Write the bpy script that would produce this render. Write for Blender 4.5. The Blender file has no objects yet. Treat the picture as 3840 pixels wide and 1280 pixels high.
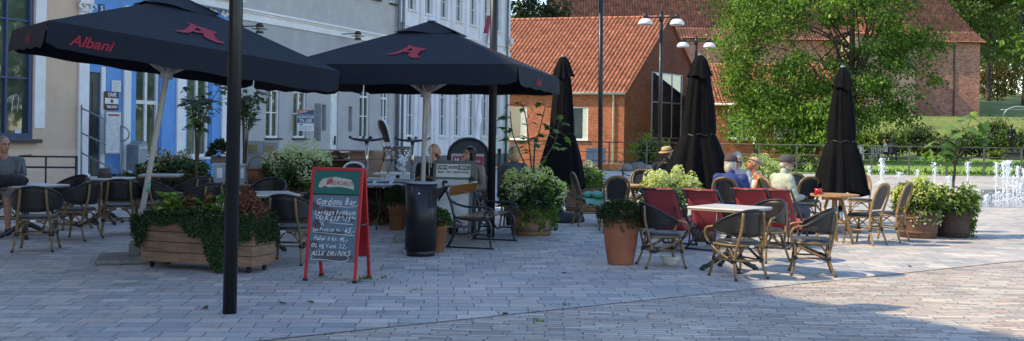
import bpy, bmesh, math, random
from mathutils import Vector, Matrix, noise
PI = math.pi
rnd = random.Random(11)
scene = bpy.context.scene
C = scene.collection
def rad(d): return math.radians(d)
V = Vector

# ------------------------------------------------------------------ camera geometry (pixel of the 3840x1280 photograph -> world)
F, CAMZ, ROLL, HOR = 3840.0, 1.6, rad(0.85), 140.0
cR, sR = math.cos(ROLL), math.sin(ROLL)
def ray(px, py):
    u, v = px - 1920.0, 640.0 - py - HOR
    return u*cR - v*sR, u*sR + v*cR
def G(px, py, z=0.0):
    u, w = ray(px, py); t = (z - CAMZ)/w
    return V((u*t, F*t, z))
def P(px, py, Y):
    u, w = ray(px, py); t = Y/F
    return V((u*t, Y, CAMZ + w*t))
def GY(px, Y):                       # ground point under a column of the photograph at a depth
    u, w = ray(px, 700); return V((u*Y/F, Y, 0))

# ------------------------------------------------------------------ materials
MATS = {}
def _new(name):
    m = bpy.data.materials.new(name); m.use_nodes = True
    nt = m.node_tree; nt.nodes.clear()
    out = nt.nodes.new('ShaderNodeOutputMaterial')
    b = nt.nodes.new('ShaderNodeBsdfPrincipled')
    nt.links.new(b.outputs[0], out.inputs[0])
    MATS[name] = m
    return m, nt, b, out
def c4(c): return (c[0], c[1], c[2], 1.0)
def ramp(nt, stops, interp='LINEAR'):
    r = nt.nodes.new('ShaderNodeValToRGB'); e = r.color_ramp; e.interpolation = interp
    while len(e.elements) < len(stops): e.elements.new(0.5)
    for k, (p, c) in enumerate(stops):
        e.elements[k].position = p; e.elements[k].color = c4(c)
    return r
def mixc(nt, a, b, fac, mode='MIX'):
    n = nt.nodes.new('ShaderNodeMix'); n.data_type = 'RGBA'; n.blend_type = mode
    for sock, val in ((n.inputs[0], fac), (n.inputs[6], a), (n.inputs[7], b)):
        if hasattr(val, 'is_output'): nt.links.new(val, sock)
        elif isinstance(val, (int, float)): sock.default_value = val
        else: sock.default_value = c4(val)
    return n.outputs[2]
def coords(nt, scale=(1, 1, 1), rot=(0, 0, 0), kind='Object'):
    tc = nt.nodes.new('ShaderNodeTexCoord'); mp = nt.nodes.new('ShaderNodeMapping')
    mp.inputs['Scale'].default_value = scale; mp.inputs['Rotation'].default_value = rot
    nt.links.new(tc.outputs[kind], mp.inputs['Vector'])
    return mp.outputs[0]
def noise_tex(nt, vec, scale, detail=5, rough=0.6, dist=0.0):
    n = nt.nodes.new('ShaderNodeTexNoise'); n.inputs['Scale'].default_value = scale
    n.inputs['Detail'].default_value = detail; n.inputs['Roughness'].default_value = rough
    n.inputs['Distortion'].default_value = dist
    nt.links.new(vec, n.inputs['Vector']); return n
def add_bump(nt, b, height, strength, dist=0.01):
    bp = nt.nodes.new('ShaderNodeBump'); bp.inputs['Strength'].default_value = strength
    bp.inputs['Distance'].default_value = dist
    nt.links.new(height, bp.inputs['Height']); nt.links.new(bp.outputs[0], b.inputs['Normal'])
def mat(name, c1, c2=None, scale=5, rough=0.6, metal=0.0, bump=0.0, bscale=60, coat=0.0, stretch=(1, 1, 1), rand=0.12, spec=0.5, dirt=0.0):
    m, nt, b, out = _new(name)
    if c2 is None: c2 = tuple(x*0.78 for x in c1)
    vec = coords(nt, stretch)
    n = noise_tex(nt, vec, scale, 8, 0.65)
    r = ramp(nt, [(0.3, c2), (0.7, c1)]); nt.links.new(n.outputs[0], r.inputs[0])
    col = r.outputs[0]
    if dirt:
        n3 = noise_tex(nt, coords(nt), 1.3, 9, 0.75)
        rr = ramp(nt, [(0.42, (1-dirt,)*3), (0.62, (1, 1, 1))]); nt.links.new(n3.outputs[0], rr.inputs[0])
        col = mixc(nt, col, rr.outputs[0], 1.0, 'MULTIPLY')
    if rand:
        oi = nt.nodes.new('ShaderNodeObjectInfo')
        r2 = ramp(nt, [(0, (1-rand,)*3), (1, (1+rand*0.5,)*3)]); nt.links.new(oi.outputs['Random'], r2.inputs[0])
        col = mixc(nt, col, r2.outputs[0], 1.0, 'MULTIPLY')
    nt.links.new(col, b.inputs['Base Color'])
    b.inputs['Roughness'].default_value = rough; b.inputs['Metallic'].default_value = metal
    b.inputs['Coat Weight'].default_value = coat; b.inputs['Specular IOR Level'].default_value = spec
    if bump:
        n2 = noise_tex(nt, vec, bscale, 4); add_bump(nt, b, n2.outputs[0], bump)
    return m
def leaf_mat(name, stops, trans=0.3, rough=0.5, vary=0.35, vscale=0.9):
    m, nt, b, out = _new(name)
    g = nt.nodes.new('ShaderNodeNewGeometry')
    r = ramp(nt, stops); nt.links.new(g.outputs['Random Per Island'], r.inputs[0])
    n = noise_tex(nt, coords(nt), vscale, 4)
    r2 = ramp(nt, [(0.3, (1-vary,)*3), (0.7, (1+vary*0.6,)*3)]); nt.links.new(n.outputs[0], r2.inputs[0])
    col = mixc(nt, r.outputs[0], r2.outputs[0], 1.0, 'MULTIPLY')
    nt.links.new(col, b.inputs['Base Color']); b.inputs['Roughness'].default_value = rough
    b.inputs['Specular IOR Level'].default_value = 0.35
    t = nt.nodes.new('ShaderNodeBsdfTranslucent')
    br = mixc(nt, col, (1.25, 1.3, 0.6), 1.0, 'MULTIPLY'); nt.links.new(br, t.inputs[0])
    mx = nt.nodes.new('ShaderNodeMixShader'); mx.inputs[0].default_value = trans
    nt.links.new(b.outputs[0], mx.inputs[1]); nt.links.new(t.outputs[0], mx.inputs[2])
    nt.links.new(mx.outputs[0], out.inputs[0])
    return m
def brick_mat(name, cols, mortar, axis='xz', bw=0.23, bh=0.075, ms=0.012, weather=None, rough=0.85, bump=0.6):
    m, nt, b, out = _new(name)
    tc = nt.nodes.new('ShaderNodeTexCoord'); sp = nt.nodes.new('ShaderNodeSeparateXYZ'); cb = nt.nodes.new('ShaderNodeCombineXYZ')
    nt.links.new(tc.outputs['Object'], sp.inputs[0])
    nt.links.new(sp.outputs['XYZ'.index(axis[0].upper())], cb.inputs[0]); nt.links.new(sp.outputs['XYZ'.index(axis[1].upper())], cb.inputs[1])
    br = nt.nodes.new('ShaderNodeTexBrick'); nt.links.new(cb.outputs[0], br.inputs['Vector'])
    br.inputs['Color1'].default_value = (0, 0, 0, 1); br.inputs['Color2'].default_value = (1, 1, 1, 1); br.inputs['Mortar'].default_value = (0.5, 0.5, 0.5, 1)
    br.inputs['Scale'].default_value = 1.0; br.inputs['Brick Width'].default_value = bw; br.inputs['Row Height'].default_value = bh
    br.inputs['Mortar Size'].default_value = ms; br.inputs['Mortar Smooth'].default_value = 0.2; br.inputs['Bias'].default_value = 0.0
    r = ramp(nt, cols); nt.links.new(br.outputs['Color'], r.inputs[0])
    n = noise_tex(nt, tc.outputs['Object'], 0.55, 10, 0.72)
    r2 = ramp(nt, [(0.32, (0.62, 0.62, 0.64)), (0.5, (1, 1, 1)), (0.7, (1.18, 1.14, 1.1))]); nt.links.new(n.outputs[0], r2.inputs[0])
    col = mixc(nt, r.outputs[0], mortar, br.outputs['Fac'])
    col = mixc(nt, col, r2.outputs[0], 1.0, 'MULTIPLY')
    if weather:
        n2 = noise_tex(nt, tc.outputs['Object'], 0.33, 12, 0.8, 0.6)
        r3 = ramp(nt, [(0.55, (0, 0, 0)), (0.66, (1, 1, 1))]); nt.links.new(n2.outputs[0], r3.inputs[0])
        sc = nt.nodes.new('ShaderNodeMath'); sc.operation = 'MULTIPLY'; sc.inputs[1].default_value = 0.45
        nt.links.new(r3.outputs[0], sc.inputs[0])
        col = mixc(nt, col, weather, sc.outputs[0])
    nt.links.new(col, b.inputs['Base Color']); b.inputs['Roughness'].default_value = rough
    inv = nt.nodes.new('ShaderNodeMath'); inv.operation = 'SUBTRACT'; inv.inputs[0].default_value = 1.0; nt.links.new(br.outputs['Fac'], inv.inputs[1])
    add_bump(nt, b, inv.outputs[0], bump, 0.012)
    return m
def paving_mat(name, cols, mortar, bw, bh, ms, rot, distort, dscale, off=0.5, bump=0.9, weeds=None):
    m, nt, b, out = _new(name)
    vec = coords(nt, (1, 1, 1), (0, 0, rot))
    nz = noise_tex(nt, vec, dscale, 3)
    sub = nt.nodes.new('ShaderNodeVectorMath'); sub.operation = 'SUBTRACT'; sub.inputs[1].default_value = (0.5, 0.5, 0.5)
    nt.links.new(nz.outputs['Color'], sub.inputs[0])
    scl = nt.nodes.new('ShaderNodeVectorMath'); scl.operation = 'SCALE'; scl.inputs['Scale'].default_value = distort; nt.links.new(sub.outputs[0], scl.inputs[0])
    ad = nt.nodes.new('ShaderNodeVectorMath'); ad.operation = 'ADD'; nt.links.new(vec, ad.inputs[0]); nt.links.new(scl.outputs[0], ad.inputs[1])
    br = nt.nodes.new('ShaderNodeTexBrick'); nt.links.new(ad.outputs[0], br.inputs['Vector']); br.offset = off
    br.offset_frequency = 2; br.squash = 0.82; br.squash_frequency = 3
    br.inputs['Color1'].default_value = (0, 0, 0, 1); br.inputs['Color2'].default_value = (1, 1, 1, 1); br.inputs['Mortar'].default_value = (0.5, 0.5, 0.5, 1)
    br.inputs['Scale'].default_value = 1; br.inputs['Brick Width'].default_value = bw; br.inputs['Row Height'].default_value = bh
    br.inputs['Mortar Size'].default_value = ms; br.inputs['Mortar Smooth'].default_value = 0.35
    r = ramp(nt, cols); nt.links.new(br.outputs['Color'], r.inputs[0])
    n = noise_tex(nt, vec, 0.35, 8, 0.7); r2 = ramp(nt, [(0.3, (0.72, 0.72, 0.74)), (0.68, (1.12, 1.1, 1.07))]); nt.links.new(n.outputs[0], r2.inputs[0])
    n3 = noise_tex(nt, vec, 28, 6, 0.75); r3 = ramp(nt, [(0.3, (0.8, 0.8, 0.8)), (0.7, (1.13, 1.13, 1.13))]); nt.links.new(n3.outputs[0], r3.inputs[0])
    col = mixc(nt, r.outputs[0], r3.outputs[0], 1.0, 'MULTIPLY')
    mo = mortar
    if weeds:
        n4 = noise_tex(nt, vec, 1.1, 6, 0.7); r4 = ramp(nt, [(0.5, mortar), (0.66, weeds)]); nt.links.new(n4.outputs[0], r4.inputs[0]); mo = r4.outputs[0]
    col = mixc(nt, col, mo, br.outputs['Fac'])
    col = mixc(nt, col, r2.outputs[0], 1.0, 'MULTIPLY')
    n5 = noise_tex(nt, vec, 2.3, 10, 0.78, 0.8); r5 = ramp(nt, [(0.30, (0.60, 0.58, 0.55)), (0.46, (0.97, 0.97, 0.97)), (0.75, (1.06, 1.05, 1.04))]); nt.links.new(n5.outputs[0], r5.inputs[0])
    col = mixc(nt, col, r5.outputs[0], 1.0, 'MULTIPLY')
    nt.links.new(col, b.inputs['Base Color']); b.inputs['Roughness'].default_value = 0.72; b.inputs['Specular IOR Level'].default_value = 0.4
    inv = nt.nodes.new('ShaderNodeMath'); inv.operation = 'SUBTRACT'; inv.inputs[0].default_value = 1.0; nt.links.new(br.outputs['Fac'], inv.inputs[1])
    a2 = nt.nodes.new('ShaderNodeMath'); a2.operation = 'MULTIPLY_ADD'; a2.inputs[1].default_value = 0.35
    nt.links.new(br.outputs['Color'], a2.inputs[0]); nt.links.new(inv.outputs[0], a2.inputs[2])
    a3 = nt.nodes.new('ShaderNodeMath'); a3.operation = 'MULTIPLY_ADD'; a3.inputs[1].default_value = 0.5
    nt.links.new(n3.outputs[0], a3.inputs[0]); nt.links.new(a2.outputs[0], a3.inputs[2])
    add_bump(nt, b, a3.outputs[0], bump, 0.012)
    return m
def wicker_mat(name, dark, light, rough=0.38, sc=130):
    m, nt, b, out = _new(name)
    w1 = nt.nodes.new('ShaderNodeTexChecker'); w1.inputs['Scale'].default_value = sc
    nt.links.new(coords(nt, (1, 1, 0.8), (0.3, 0.2, 0.4)), w1.inputs['Vector'])
    n = noise_tex(nt, coords(nt), 30, 4)
    r = ramp(nt, [(0.3, dark), (0.75, light)]); nt.links.new(n.outputs[0], r.inputs[0])
    col = mixc(nt, r.outputs[0], tuple(x*0.4 for x in dark), w1.outputs['Fac'])
    nt.links.new(col, b.inputs['Base Color']); b.inputs['Roughness'].default_value = rough
    add_bump(nt, b, w1.outputs['Fac'], 0.7, 0.004)
    return m
def glass_mat(name, tint=(0.015, 0.02, 0.022), rough=0.03):
    m, nt, b, out = _new(name)
    n = noise_tex(nt, coords(nt), 0.8, 3); r = ramp(nt, [(0.35, tint), (0.7, tuple(x*2.5+0.01 for x in tint))]); nt.links.new(n.outputs[0], r.inputs[0])
    nt.links.new(r.outputs[0], b.inputs['Base Color']); b.inputs['Roughness'].default_value = rough
    b.inputs['Specular IOR Level'].default_value = 0.9; b.inputs['IOR'].default_value = 1.7
    n2 = noise_tex(nt, coords(nt), 1.7, 2); add_bump(nt, b, n2.outputs[0], 0.05, 0.02)
    return m

# ------------------------------------------------------------------ mesh building
class MB:
    def __init__(s): s.v = []; s.f = []; s.m = []; s.sm = []
    def add(s, vs, fs, mi=0, smooth=False, M=None):
        o = len(s.v)
        for p in vs:
            p = V(p); s.v.append(tuple(M @ p) if M is not None else tuple(p))
        for f in fs:
            s.f.append(tuple(i+o for i in f)); s.m.append(mi); s.sm.append(smooth)
    def box(s, c, d, mi=0, M=None, rz=0.0, rot=None):
        x, y, z = d[0]/2, d[1]/2, d[2]/2
        vs = [(-x,-y,-z),(x,-y,-z),(x,y,-z),(-x,y,-z),(-x,-y,z),(x,-y,z),(x,y,z),(-x,y,z)]
        R = rot if rot is not None else Matrix.Rotation(rz, 4, 'Z')
        T = Matrix.Translation(V(c)) @ R.to_4x4()
        if M is not None: T = M @ T
        s.add(vs, [(0,3,2,1),(4,5,6,7),(0,1,5,4),(1,2,6,5),(2,3,7,6),(3,0,4,7)], mi, False, T)
    def span(s, a, b, mi=0, M=None):              # box from min corner to max corner
        s.box([(a[i]+b[i])/2 for i in range(3)], [abs(b[i]-a[i]) for i in range(3)], mi, M)
    def poly(s, pts, mi=0, M=None): s.add(pts, [tuple(range(len(pts)))], mi, False, M)
    def tube(s, pts, r, n=8, mi=0, M=None, cap=True, closed=False, flat=1.0):
        pts = [V(p) for p in pts]; k = len(pts)
        rs = r if isinstance(r, (list, tuple)) else [r]*k
        T = []
        for i in range(k):
            a = pts[(i-1) % k] if (closed or i > 0) else pts[i]; b = pts[(i+1) % k] if (closed or i < k-1) else pts[i]
            t = b-a
            T.append(t.normalized() if t.length > 1e-9 else V((0, 0, 1)))
        up = V((0, 0, 1)) if abs(T[0].z) < 0.9 else V((1, 0, 0))
        nrm = (up - T[0]*up.dot(T[0])).normalized()
        vs = []
        for i in range(k):
            nrm = nrm - T[i]*nrm.dot(T[i])
            nrm = nrm.normalized() if nrm.length > 1e-6 else V((1, 0, 0))
            bn = T[i].cross(nrm)
            for j in range(n):
                a = 2*PI*j/n
                vs.append(pts[i] + nrm*(math.cos(a)*rs[i]*flat) + bn*(math.sin(a)*rs[i]))
        fs = []
        for i in range(k if closed else k-1):
            for j in range(n):
                i2 = (i+1) % k
                fs.append((i*n+j, i*n+(j+1) % n, i2*n+(j+1) % n, i2*n+j))
        s.add(vs, fs, mi, True, M)
        if cap and not closed:
            o = len(s.v) - len(vs)
            s.f.append(tuple(o+j for j in reversed(range(n)))); s.m.append(mi); s.sm.append(False)
            s.f.append(tuple(o+(k-1)*n+j for j in range(n))); s.m.append(mi); s.sm.append(False)
    def lathe(s, prof, n=20, c=(0, 0, 0), mi=0, M=None, sx=1.0, sy=1.0):
        vs = []; fs = []
        for (r, z) in prof:
            for j in range(n):
                a = 2*PI*j/n; vs.append((c[0]+r*math.cos(a)*sx, c[1]+r*math.sin(a)*sy, c[2]+z))
        k = len(prof)
        for i in range(k-1):
            for j in range(n):
                fs.append((i*n+j, i*n+(j+1) % n, (i+1)*n+(j+1) % n, (i+1)*n+j))
        s.add(vs, fs, mi, True, M)
        for i, rev in ((0, True), (k-1, False)):
            if prof[i][0] > 1e-4:
                o = len(s.v)-len(vs)+i*n; idx = [o+j for j in range(n)]
                s.f.append(tuple(reversed(idx) if rev else idx)); s.m.append(mi); s.sm.append(False)
    def ell(s, c, r, n=14, k=9, mi=0, M=None, R=None):
        vs = []; fs = []
        T = Matrix.Translation(V(c)) @ (R.to_4x4() if R is not None else Matrix())
        if M is not None: T = M @ T
        for i in range(k+1):
            ph = PI*i/k
            for j in range(n):
                a = 2*PI*j/n
                q = max(math.sin(ph), 1e-3)
                vs.append((r[0]*q*math.cos(a), r[1]*q*math.sin(a), -r[2]*math.cos(ph)))
        for i in range(k):
            for j in range(n): fs.append((i*n+j, i*n+(j+1) % n, (i+1)*n+(j+1) % n, (i+1)*n+j))
        fs.append(tuple(reversed(range(n)))); fs.append(tuple(k*n+j for j in range(n)))
        s.add(vs, fs, mi, True, T)
    def cap(s, a, b, ra, rb, n=12):                # tapered capsule, closed
        a, b = V(a), V(b); d = (b-a); L = d.length
        t = d.normalized() if L > 1e-6 else V((0, 0, 1))
        pts = []; rs = []
        for th in (-1.35, -0.9, -0.45): pts.append(a + t*ra*math.sin(th)); rs.append(ra*math.cos(th))
        pts.append(a); rs.append(ra); pts.append(b + t*1e-4); rs.append(rb)
        for th in (0.45, 0.9, 1.35): pts.append(b + t*rb*math.sin(th)); rs.append(rb*math.cos(th))
        s.tube(pts, rs, n)
    def prism(s, outline, y0, y1, mi=0, M=None):   # outline in x,z, thickness in y
        n = len(outline)
        vs = [(x, y0, z) for x, z in outline] + [(x, y1, z) for x, z in outline]
        fs = [tuple(range(n)), tuple(reversed(range(n, 2*n)))]
        for i in range(n): fs.append((i, n+i, n+(i+1) % n, (i+1) % n))
        s.add(vs, fs, mi, False, M)
    def leaf(s, p, d, nrm, L, W, mi=0, fold=0.25):
        d = d.normalized(); side = d.cross(nrm)
        side = side.normalized() if side.length > 1e-5 else V((1, 0, 0))
        up = side.cross(d)
        mid = p + d*L*0.45
        s.add([p, mid + side*W*0.5 + up*W*fold, p + d*L - up*L*0.15, mid - side*W*0.5 + up*W*fold], [(0, 3, 2), (0, 2, 1)], mi, False)
    def mesh(s, name, mats):
        me = bpy.data.meshes.new(name); me.from_pydata(s.v, [], s.f)
        for m in mats: me.materials.append(m if not isinstance(m, str) else MATS[m])
        me.polygons.foreach_set('material_index', s.m); me.polygons.foreach_set('use_smooth', s.sm)
        me.update(); return me
    def build(s, name, mats, parent=None, bevel=0.0, **tags):
        if isinstance(mats, str): mats = [mats]
        o = bpy.data.objects.new(name, s.mesh(name, mats)); C.objects.link(o)
        if parent is not None: o.parent = parent
        if bevel:
            b = o.modifiers.new('bevel', 'BEVEL'); b.width = bevel; b.segments = 2; b.limit_method = 'ANGLE'
        for k, v in tags.items(): o[k] = v
        return o
def tag(o, label, cat, group=None):
    o['label'] = label; o['category'] = cat
    if group: o['group'] = group
    return o
def thing(name, label, cat, loc=(0, 0, 0), rz=0.0, group=None):
    o = bpy.data.objects.new(name, None); C.objects.link(o); o.empty_display_size = 0.1
    o.location = loc; o.rotation_euler = (0, 0, rz); return tag(o, label, cat, group)
def copy_tree(o, parent=None):
    c = o.copy(); C.objects.link(c)
    if parent is not None: c.parent = parent
    for ch in list(o.children): copy_tree(ch, c)
    return c
class Kind:                                        # a kind of repeat: the first placing uses the built thing, later ones copy it with all its parts
    def __init__(s, root): s.root = root; s.used = False
    def put(s, loc, rz, label, group=None, tilt=None, scale=None):
        o = s.root if not s.used else copy_tree(s.root)
        s.used = True; o.location = loc
        o.rotation_euler = (tilt[0] if tilt else 0, tilt[1] if tilt else 0, rz); o['label'] = label
        if scale: o.scale = (scale,)*3
        if group: o['group'] = group
        return o
BENCH = bpy.data.scenes.new('workbench')           # modifiers and lettering are turned into plain meshes in a scene of their own
def baked(o):
    BENCH.collection.objects.link(o)
    with bpy.context.temp_override(scene=BENCH, view_layer=BENCH.view_layers[0]):
        dg = bpy.context.evaluated_depsgraph_get()
    return bpy.data.meshes.new_from_object(o.evaluated_get(dg))
def text_obj(txt, size, material, parent, M, name='lettering', shear=0.0, wide=1.0, bold=0.0, align='CENTER'):
    cu = bpy.data.curves.new(name, 'FONT'); cu.body = txt; cu.size = size; cu.shear = shear; cu.align_x = align; cu.align_y = 'CENTER'
    cu.offset = bold; cu.resolution_u = 3; cu.fill_mode = 'FRONT'
    t = bpy.data.objects.new(name, cu); me = baked(t)
    bpy.data.objects.remove(t); bpy.data.curves.remove(cu)
    me.transform(M @ Matrix.Diagonal((wide, 1, 1, 1))); me.materials.clear(); me.materials.append(MATS[material])
    o = bpy.data.objects.new(name, me); C.objects.link(o); o.parent = parent; return o
def hand_text(txt, size, material, parent, M, name='handwriting', seed=1, wide=1.0):   # chalk writing: every letter set a little differently
    r = random.Random(seed); m = MB(); x = 0; lets = []
    for ch in txt:
        if ch == ' ': x += size*.34*wide; continue
        cu = bpy.data.curves.new('c', 'FONT'); cu.body = ch; cu.size = size*r.uniform(.9, 1.14); cu.shear = r.uniform(.12, .38); cu.offset = size*.012; cu.resolution_u = 2; cu.fill_mode = 'FRONT'
        o = bpy.data.objects.new('c', cu); me = baked(o); bpy.data.objects.remove(o); bpy.data.curves.remove(cu)
        if not me.vertices: continue
        x0 = min(v.co.x for v in me.vertices); x1 = max(v.co.x for v in me.vertices); rot = Matrix.Rotation(r.uniform(-.13, .13), 4, 'Z'); dy = r.uniform(-.06, .06)*size
        lets.append(([V((x+(v.co.x-x0)*wide, v.co.y+dy, 0)) for v in me.vertices], [tuple(p.vertices) for p in me.polygons], rot, V((x, 0, 0)))); x += (x1-x0)*wide+size*.05
    for vs, fs, rot, o in lets: m.add([M @ V(((o + rot.to_3x3() @ (p-o)).x-x/2, (o + rot.to_3x3() @ (p-o)).y-size*.34, 0)) for p in vs], fs)
    return m.build(name, material, parent)
def frame(o, x, y):                                # matrix whose x and y axes are given; z is their cross product
    x = V(x).normalized(); y = V(y); y = (y - x*y.dot(x)).normalized(); z = x.cross(y)
    M = Matrix((x, y, z)).transposed().to_4x4(); M.translation = V(o); return M
FRONT = lambda x, y, z: frame((x, y, z), (1, 0, 0), (0, 0, 1))      # writing that faces local -Y
def blob(name, mb, voxel, material, parent, smooth=4, M=None):
    if M is not None: mb.v = [tuple(M @ V(p)) for p in mb.v]
    o = bpy.data.objects.new('tmp', mb.mesh('tmp', []))
    r = o.modifiers.new('r', 'REMESH'); r.mode = 'VOXEL'; r.voxel_size = voxel; r.use_smooth_shade = True
    sm = o.modifiers.new('s', 'SMOOTH'); sm.factor = 0.5; sm.iterations = smooth
    me = baked(o)
    bpy.data.objects.remove(o); me.materials.clear(); me.materials.append(MATS[material])
    for p in me.polygons: p.use_smooth = True
    q = bpy.data.objects.new(name, me); C.objects.link(q); q.parent = parent; return q
def arc(n, f): return [f(i/(n-1)) for i in range(n)]
def bez(a, b, c, d, n=10):
    a, b, c, d = V(a), V(b), V(c), V(d)
    return [a*(1-t)**3 + b*3*t*(1-t)**2 + c*3*t*t*(1-t) + d*t**3 for t in [i/(n-1) for i in range(n)]]
def spline(pts, n=6):
    pts = [V(p) for p in pts]; out = []
    for i in range(len(pts)-1):
        p0 = pts[max(i-1, 0)]; p1 = pts[i]; p2 = pts[i+1]; p3 = pts[min(i+2, len(pts)-1)]
        for k in range(n):
            t = k/n
            out.append(0.5*((2*p1) + (p2-p0)*t + (2*p0-5*p1+4*p2-p3)*t*t + (3*p1-p0-3*p2+p3)*t**3))
    out.append(pts[-1]); return out
def rv(r=rnd):
    while True:
        v = V((r.uniform(-1, 1), r.uniform(-1, 1), r.uniform(-1, 1)))
        if 0.05 < v.length < 1: return v.normalized()

# ------------------------------------------------------------------ material palette
mat('black_paint', (0.010, 0.010, 0.011), (0.006, 0.007, 0.008), rough=0.42, coat=0.08, scale=3, spec=0.4)
mat('black_iron', (0.012, 0.013, 0.018), (0.006, 0.007, 0.010), rough=0.38, bump=0.25, bscale=90, coat=0.2)
mat('canvas_black', (0.009, 0.013, 0.024), (0.006, 0.009, 0.017), scale=5, rough=0.8, bump=0.3, bscale=300, rand=0.1, spec=0.3)
mat('canvas_shut', (0.0055, 0.0055, 0.0065), (0.003, 0.003, 0.004), scale=8, rough=0.9, bump=0.25, bscale=220, spec=0.12)
mat('logo_red', (0.32, 0.014, 0.032), (0.25, 0.01, 0.025), scale=9, rough=0.8)
mat('pole_white', (0.68, 0.66, 0.62), (0.52, 0.51, 0.49), rough=0.4, dirt=0.2)
mat('band_green', (0.16, 0.36, 0.24), rough=0.5)
mat('steel', (0.62, 0.6, 0.55), (0.5, 0.48, 0.44), rough=0.25, metal=1.0, stretch=(1, 1, 0.1), scale=20)
mat('alu', (0.6, 0.63, 0.68), (0.45, 0.48, 0.53), rough=0.3, metal=0.9, scale=9)
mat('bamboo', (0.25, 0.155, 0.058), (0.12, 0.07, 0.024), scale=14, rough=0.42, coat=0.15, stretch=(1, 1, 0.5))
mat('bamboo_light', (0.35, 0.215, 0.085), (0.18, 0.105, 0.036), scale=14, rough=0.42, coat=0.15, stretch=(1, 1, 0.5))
mat('binding', (0.020, 0.017, 0.018), rough=0.5)
wicker_mat('wicker', (0.010, 0.009, 0.011), (0.030, 0.026, 0.027), rough=0.45)
wicker_mat('wicker_seat', (0.03, 0.032, 0.04), (0.08, 0.085, 0.10), rough=0.33, sc=110)
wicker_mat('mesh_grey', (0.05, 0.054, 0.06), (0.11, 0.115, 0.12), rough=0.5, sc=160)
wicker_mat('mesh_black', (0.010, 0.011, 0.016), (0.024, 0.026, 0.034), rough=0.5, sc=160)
wicker_mat('basket_red', (0.16, 0.05, 0.025), (0.30, 0.10, 0.05), rough=0.55, sc=60)
wicker_mat('basket_brown', (0.12, 0.075, 0.045), (0.26, 0.17, 0.10), rough=0.6, sc=60)
mat('tag_white', (0.8, 0.8, 0.78), rough=0.4)
mat('arch_white', (0.72, 0.74, 0.78), rough=0.35)
mat('table_white', (0.62, 0.58, 0.54), (0.52, 0.48, 0.45), scale=12, rough=0.35, dirt=0.1)
mat('table_grey', (0.34, 0.36, 0.38), (0.24, 0.26, 0.28), scale=10, rough=0.3)
mat('table_edge', (0.28, 0.2, 0.14), rough=0.5)
mat('wood_light', (0.50, 0.29, 0.12), (0.30, 0.155, 0.06), scale=6, rough=0.45, stretch=(1, 8, 1), bump=0.15)
mat('wood_varnish', (0.36, 0.155, 0.045), (0.20, 0.075, 0.02), scale=5, rough=0.18, coat=0.8, stretch=(8, 1, 8))
mat('wood_seat', (0.24, 0.13, 0.06), (0.13, 0.065, 0.03), scale=5, rough=0.3, coat=0.4, stretch=(8, 1, 8))
mat('planter_wood', (0.38, 0.225, 0.13), (0.20, 0.11, 0.06), scale=3.5, rough=0.7, stretch=(1, 6, 7), bump=0.25, bscale=30, rand=0.2, dirt=0.35)
mat('planter_grey', (0.27, 0.20, 0.15), (0.16, 0.11, 0.08), scale=4, rough=0.75, stretch=(1, 6, 6), bump=0.25, bscale=30, dirt=0.4)
mat('barrel_oak', (0.36, 0.19, 0.09), (0.20, 0.095, 0.045), scale=7, rough=0.65, stretch=(6, 6, 0.7), bump=0.3, bscale=30, dirt=0.35)
mat('barrel_dark', (0.10, 0.052, 0.036), (0.042, 0.022, 0.016), scale=7, rough=0.7, stretch=(6, 6, 0.7), bump=0.3, bscale=30, dirt=0.4)
mat('barrel_brown', (0.21, 0.10, 0.06), (0.10, 0.045, 0.027), scale=6, rough=0.7, stretch=(6, 6, 0.7), bump=0.3, bscale=30, dirt=0.5)
mat('hoop', (0.17, 0.15, 0.13), (0.09, 0.06, 0.045), scale=9, rough=0.6, metal=0.3)
mat('hoop_rust', (0.17, 0.075, 0.045), (0.07, 0.035, 0.024), scale=9, rough=0.75, metal=0.1)
mat('terracotta', (0.44, 0.15, 0.078), (0.33, 0.105, 0.052), scale=4, rough=0.8, bump=0.1, dirt=0.18)
mat('terracotta_pale', (0.48, 0.20, 0.095), (0.36, 0.14, 0.065), scale=5, rough=0.8, dirt=0.2)
mat('soil', (0.03, 0.02, 0.014), rough=0.95)
mat('red_frame', (0.50, 0.016, 0.022), (0.38, 0.012, 0.018), rough=0.4, dirt=0.12)
mat('board_slate', (0.095, 0.15, 0.20), (0.075, 0.115, 0.15), scale=4, rough=0.55)
mat('board_green', (0.0, 0.115, 0.09), (0.0, 0.09, 0.072), scale=4, rough=0.5)
mat('chalk', (0.75, 0.75, 0.76), rough=0.9)
mat('wiped', (0.055, 0.038, 0.045), (0.08, 0.075, 0.085), scale=9, rough=0.6)
mat('sticker', (0.50, 0.46, 0.40), (0.36, 0.33, 0.29), scale=12, rough=0.6)
mat('sticker_red', (0.34, 0.08, 0.06), rough=0.6)
mat('rubber', (0.012, 0.012, 0.014), rough=0.8)
mat('deck_red', (0.34, 0.05, 0.058), (0.27, 0.037, 0.044), scale=6, rough=0.85, bump=0.25, bscale=250)
mat('deck_frame', (0.012, 0.014, 0.03), rough=0.4, coat=0.2)
mat('cup_red', (0.55, 0.012, 0.02), rough=0.15, coat=0.7)
mat('bowl_white', (0.72, 0.72, 0.62), rough=0.25, coat=0.3)
mat('concrete', (0.30, 0.28, 0.255), (0.20, 0.185, 0.17), scale=18, rough=0.9, bump=0.4, bscale=90, dirt=0.3)
mat('base_dark', (0.045, 0.05, 0.058), rough=0.7, dirt=0.3)
mat('cardboard', (0.36, 0.235, 0.155), (0.28, 0.175, 0.115), scale=3, rough=0.85, bump=0.1, rand=0.25, dirt=0.15)
mat('plastic_wrap', (0.62, 0.64, 0.68), (0.4, 0.42, 0.46), scale=7, rough=0.18, bump=0.8, bscale=22, coat=0.5)
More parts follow.
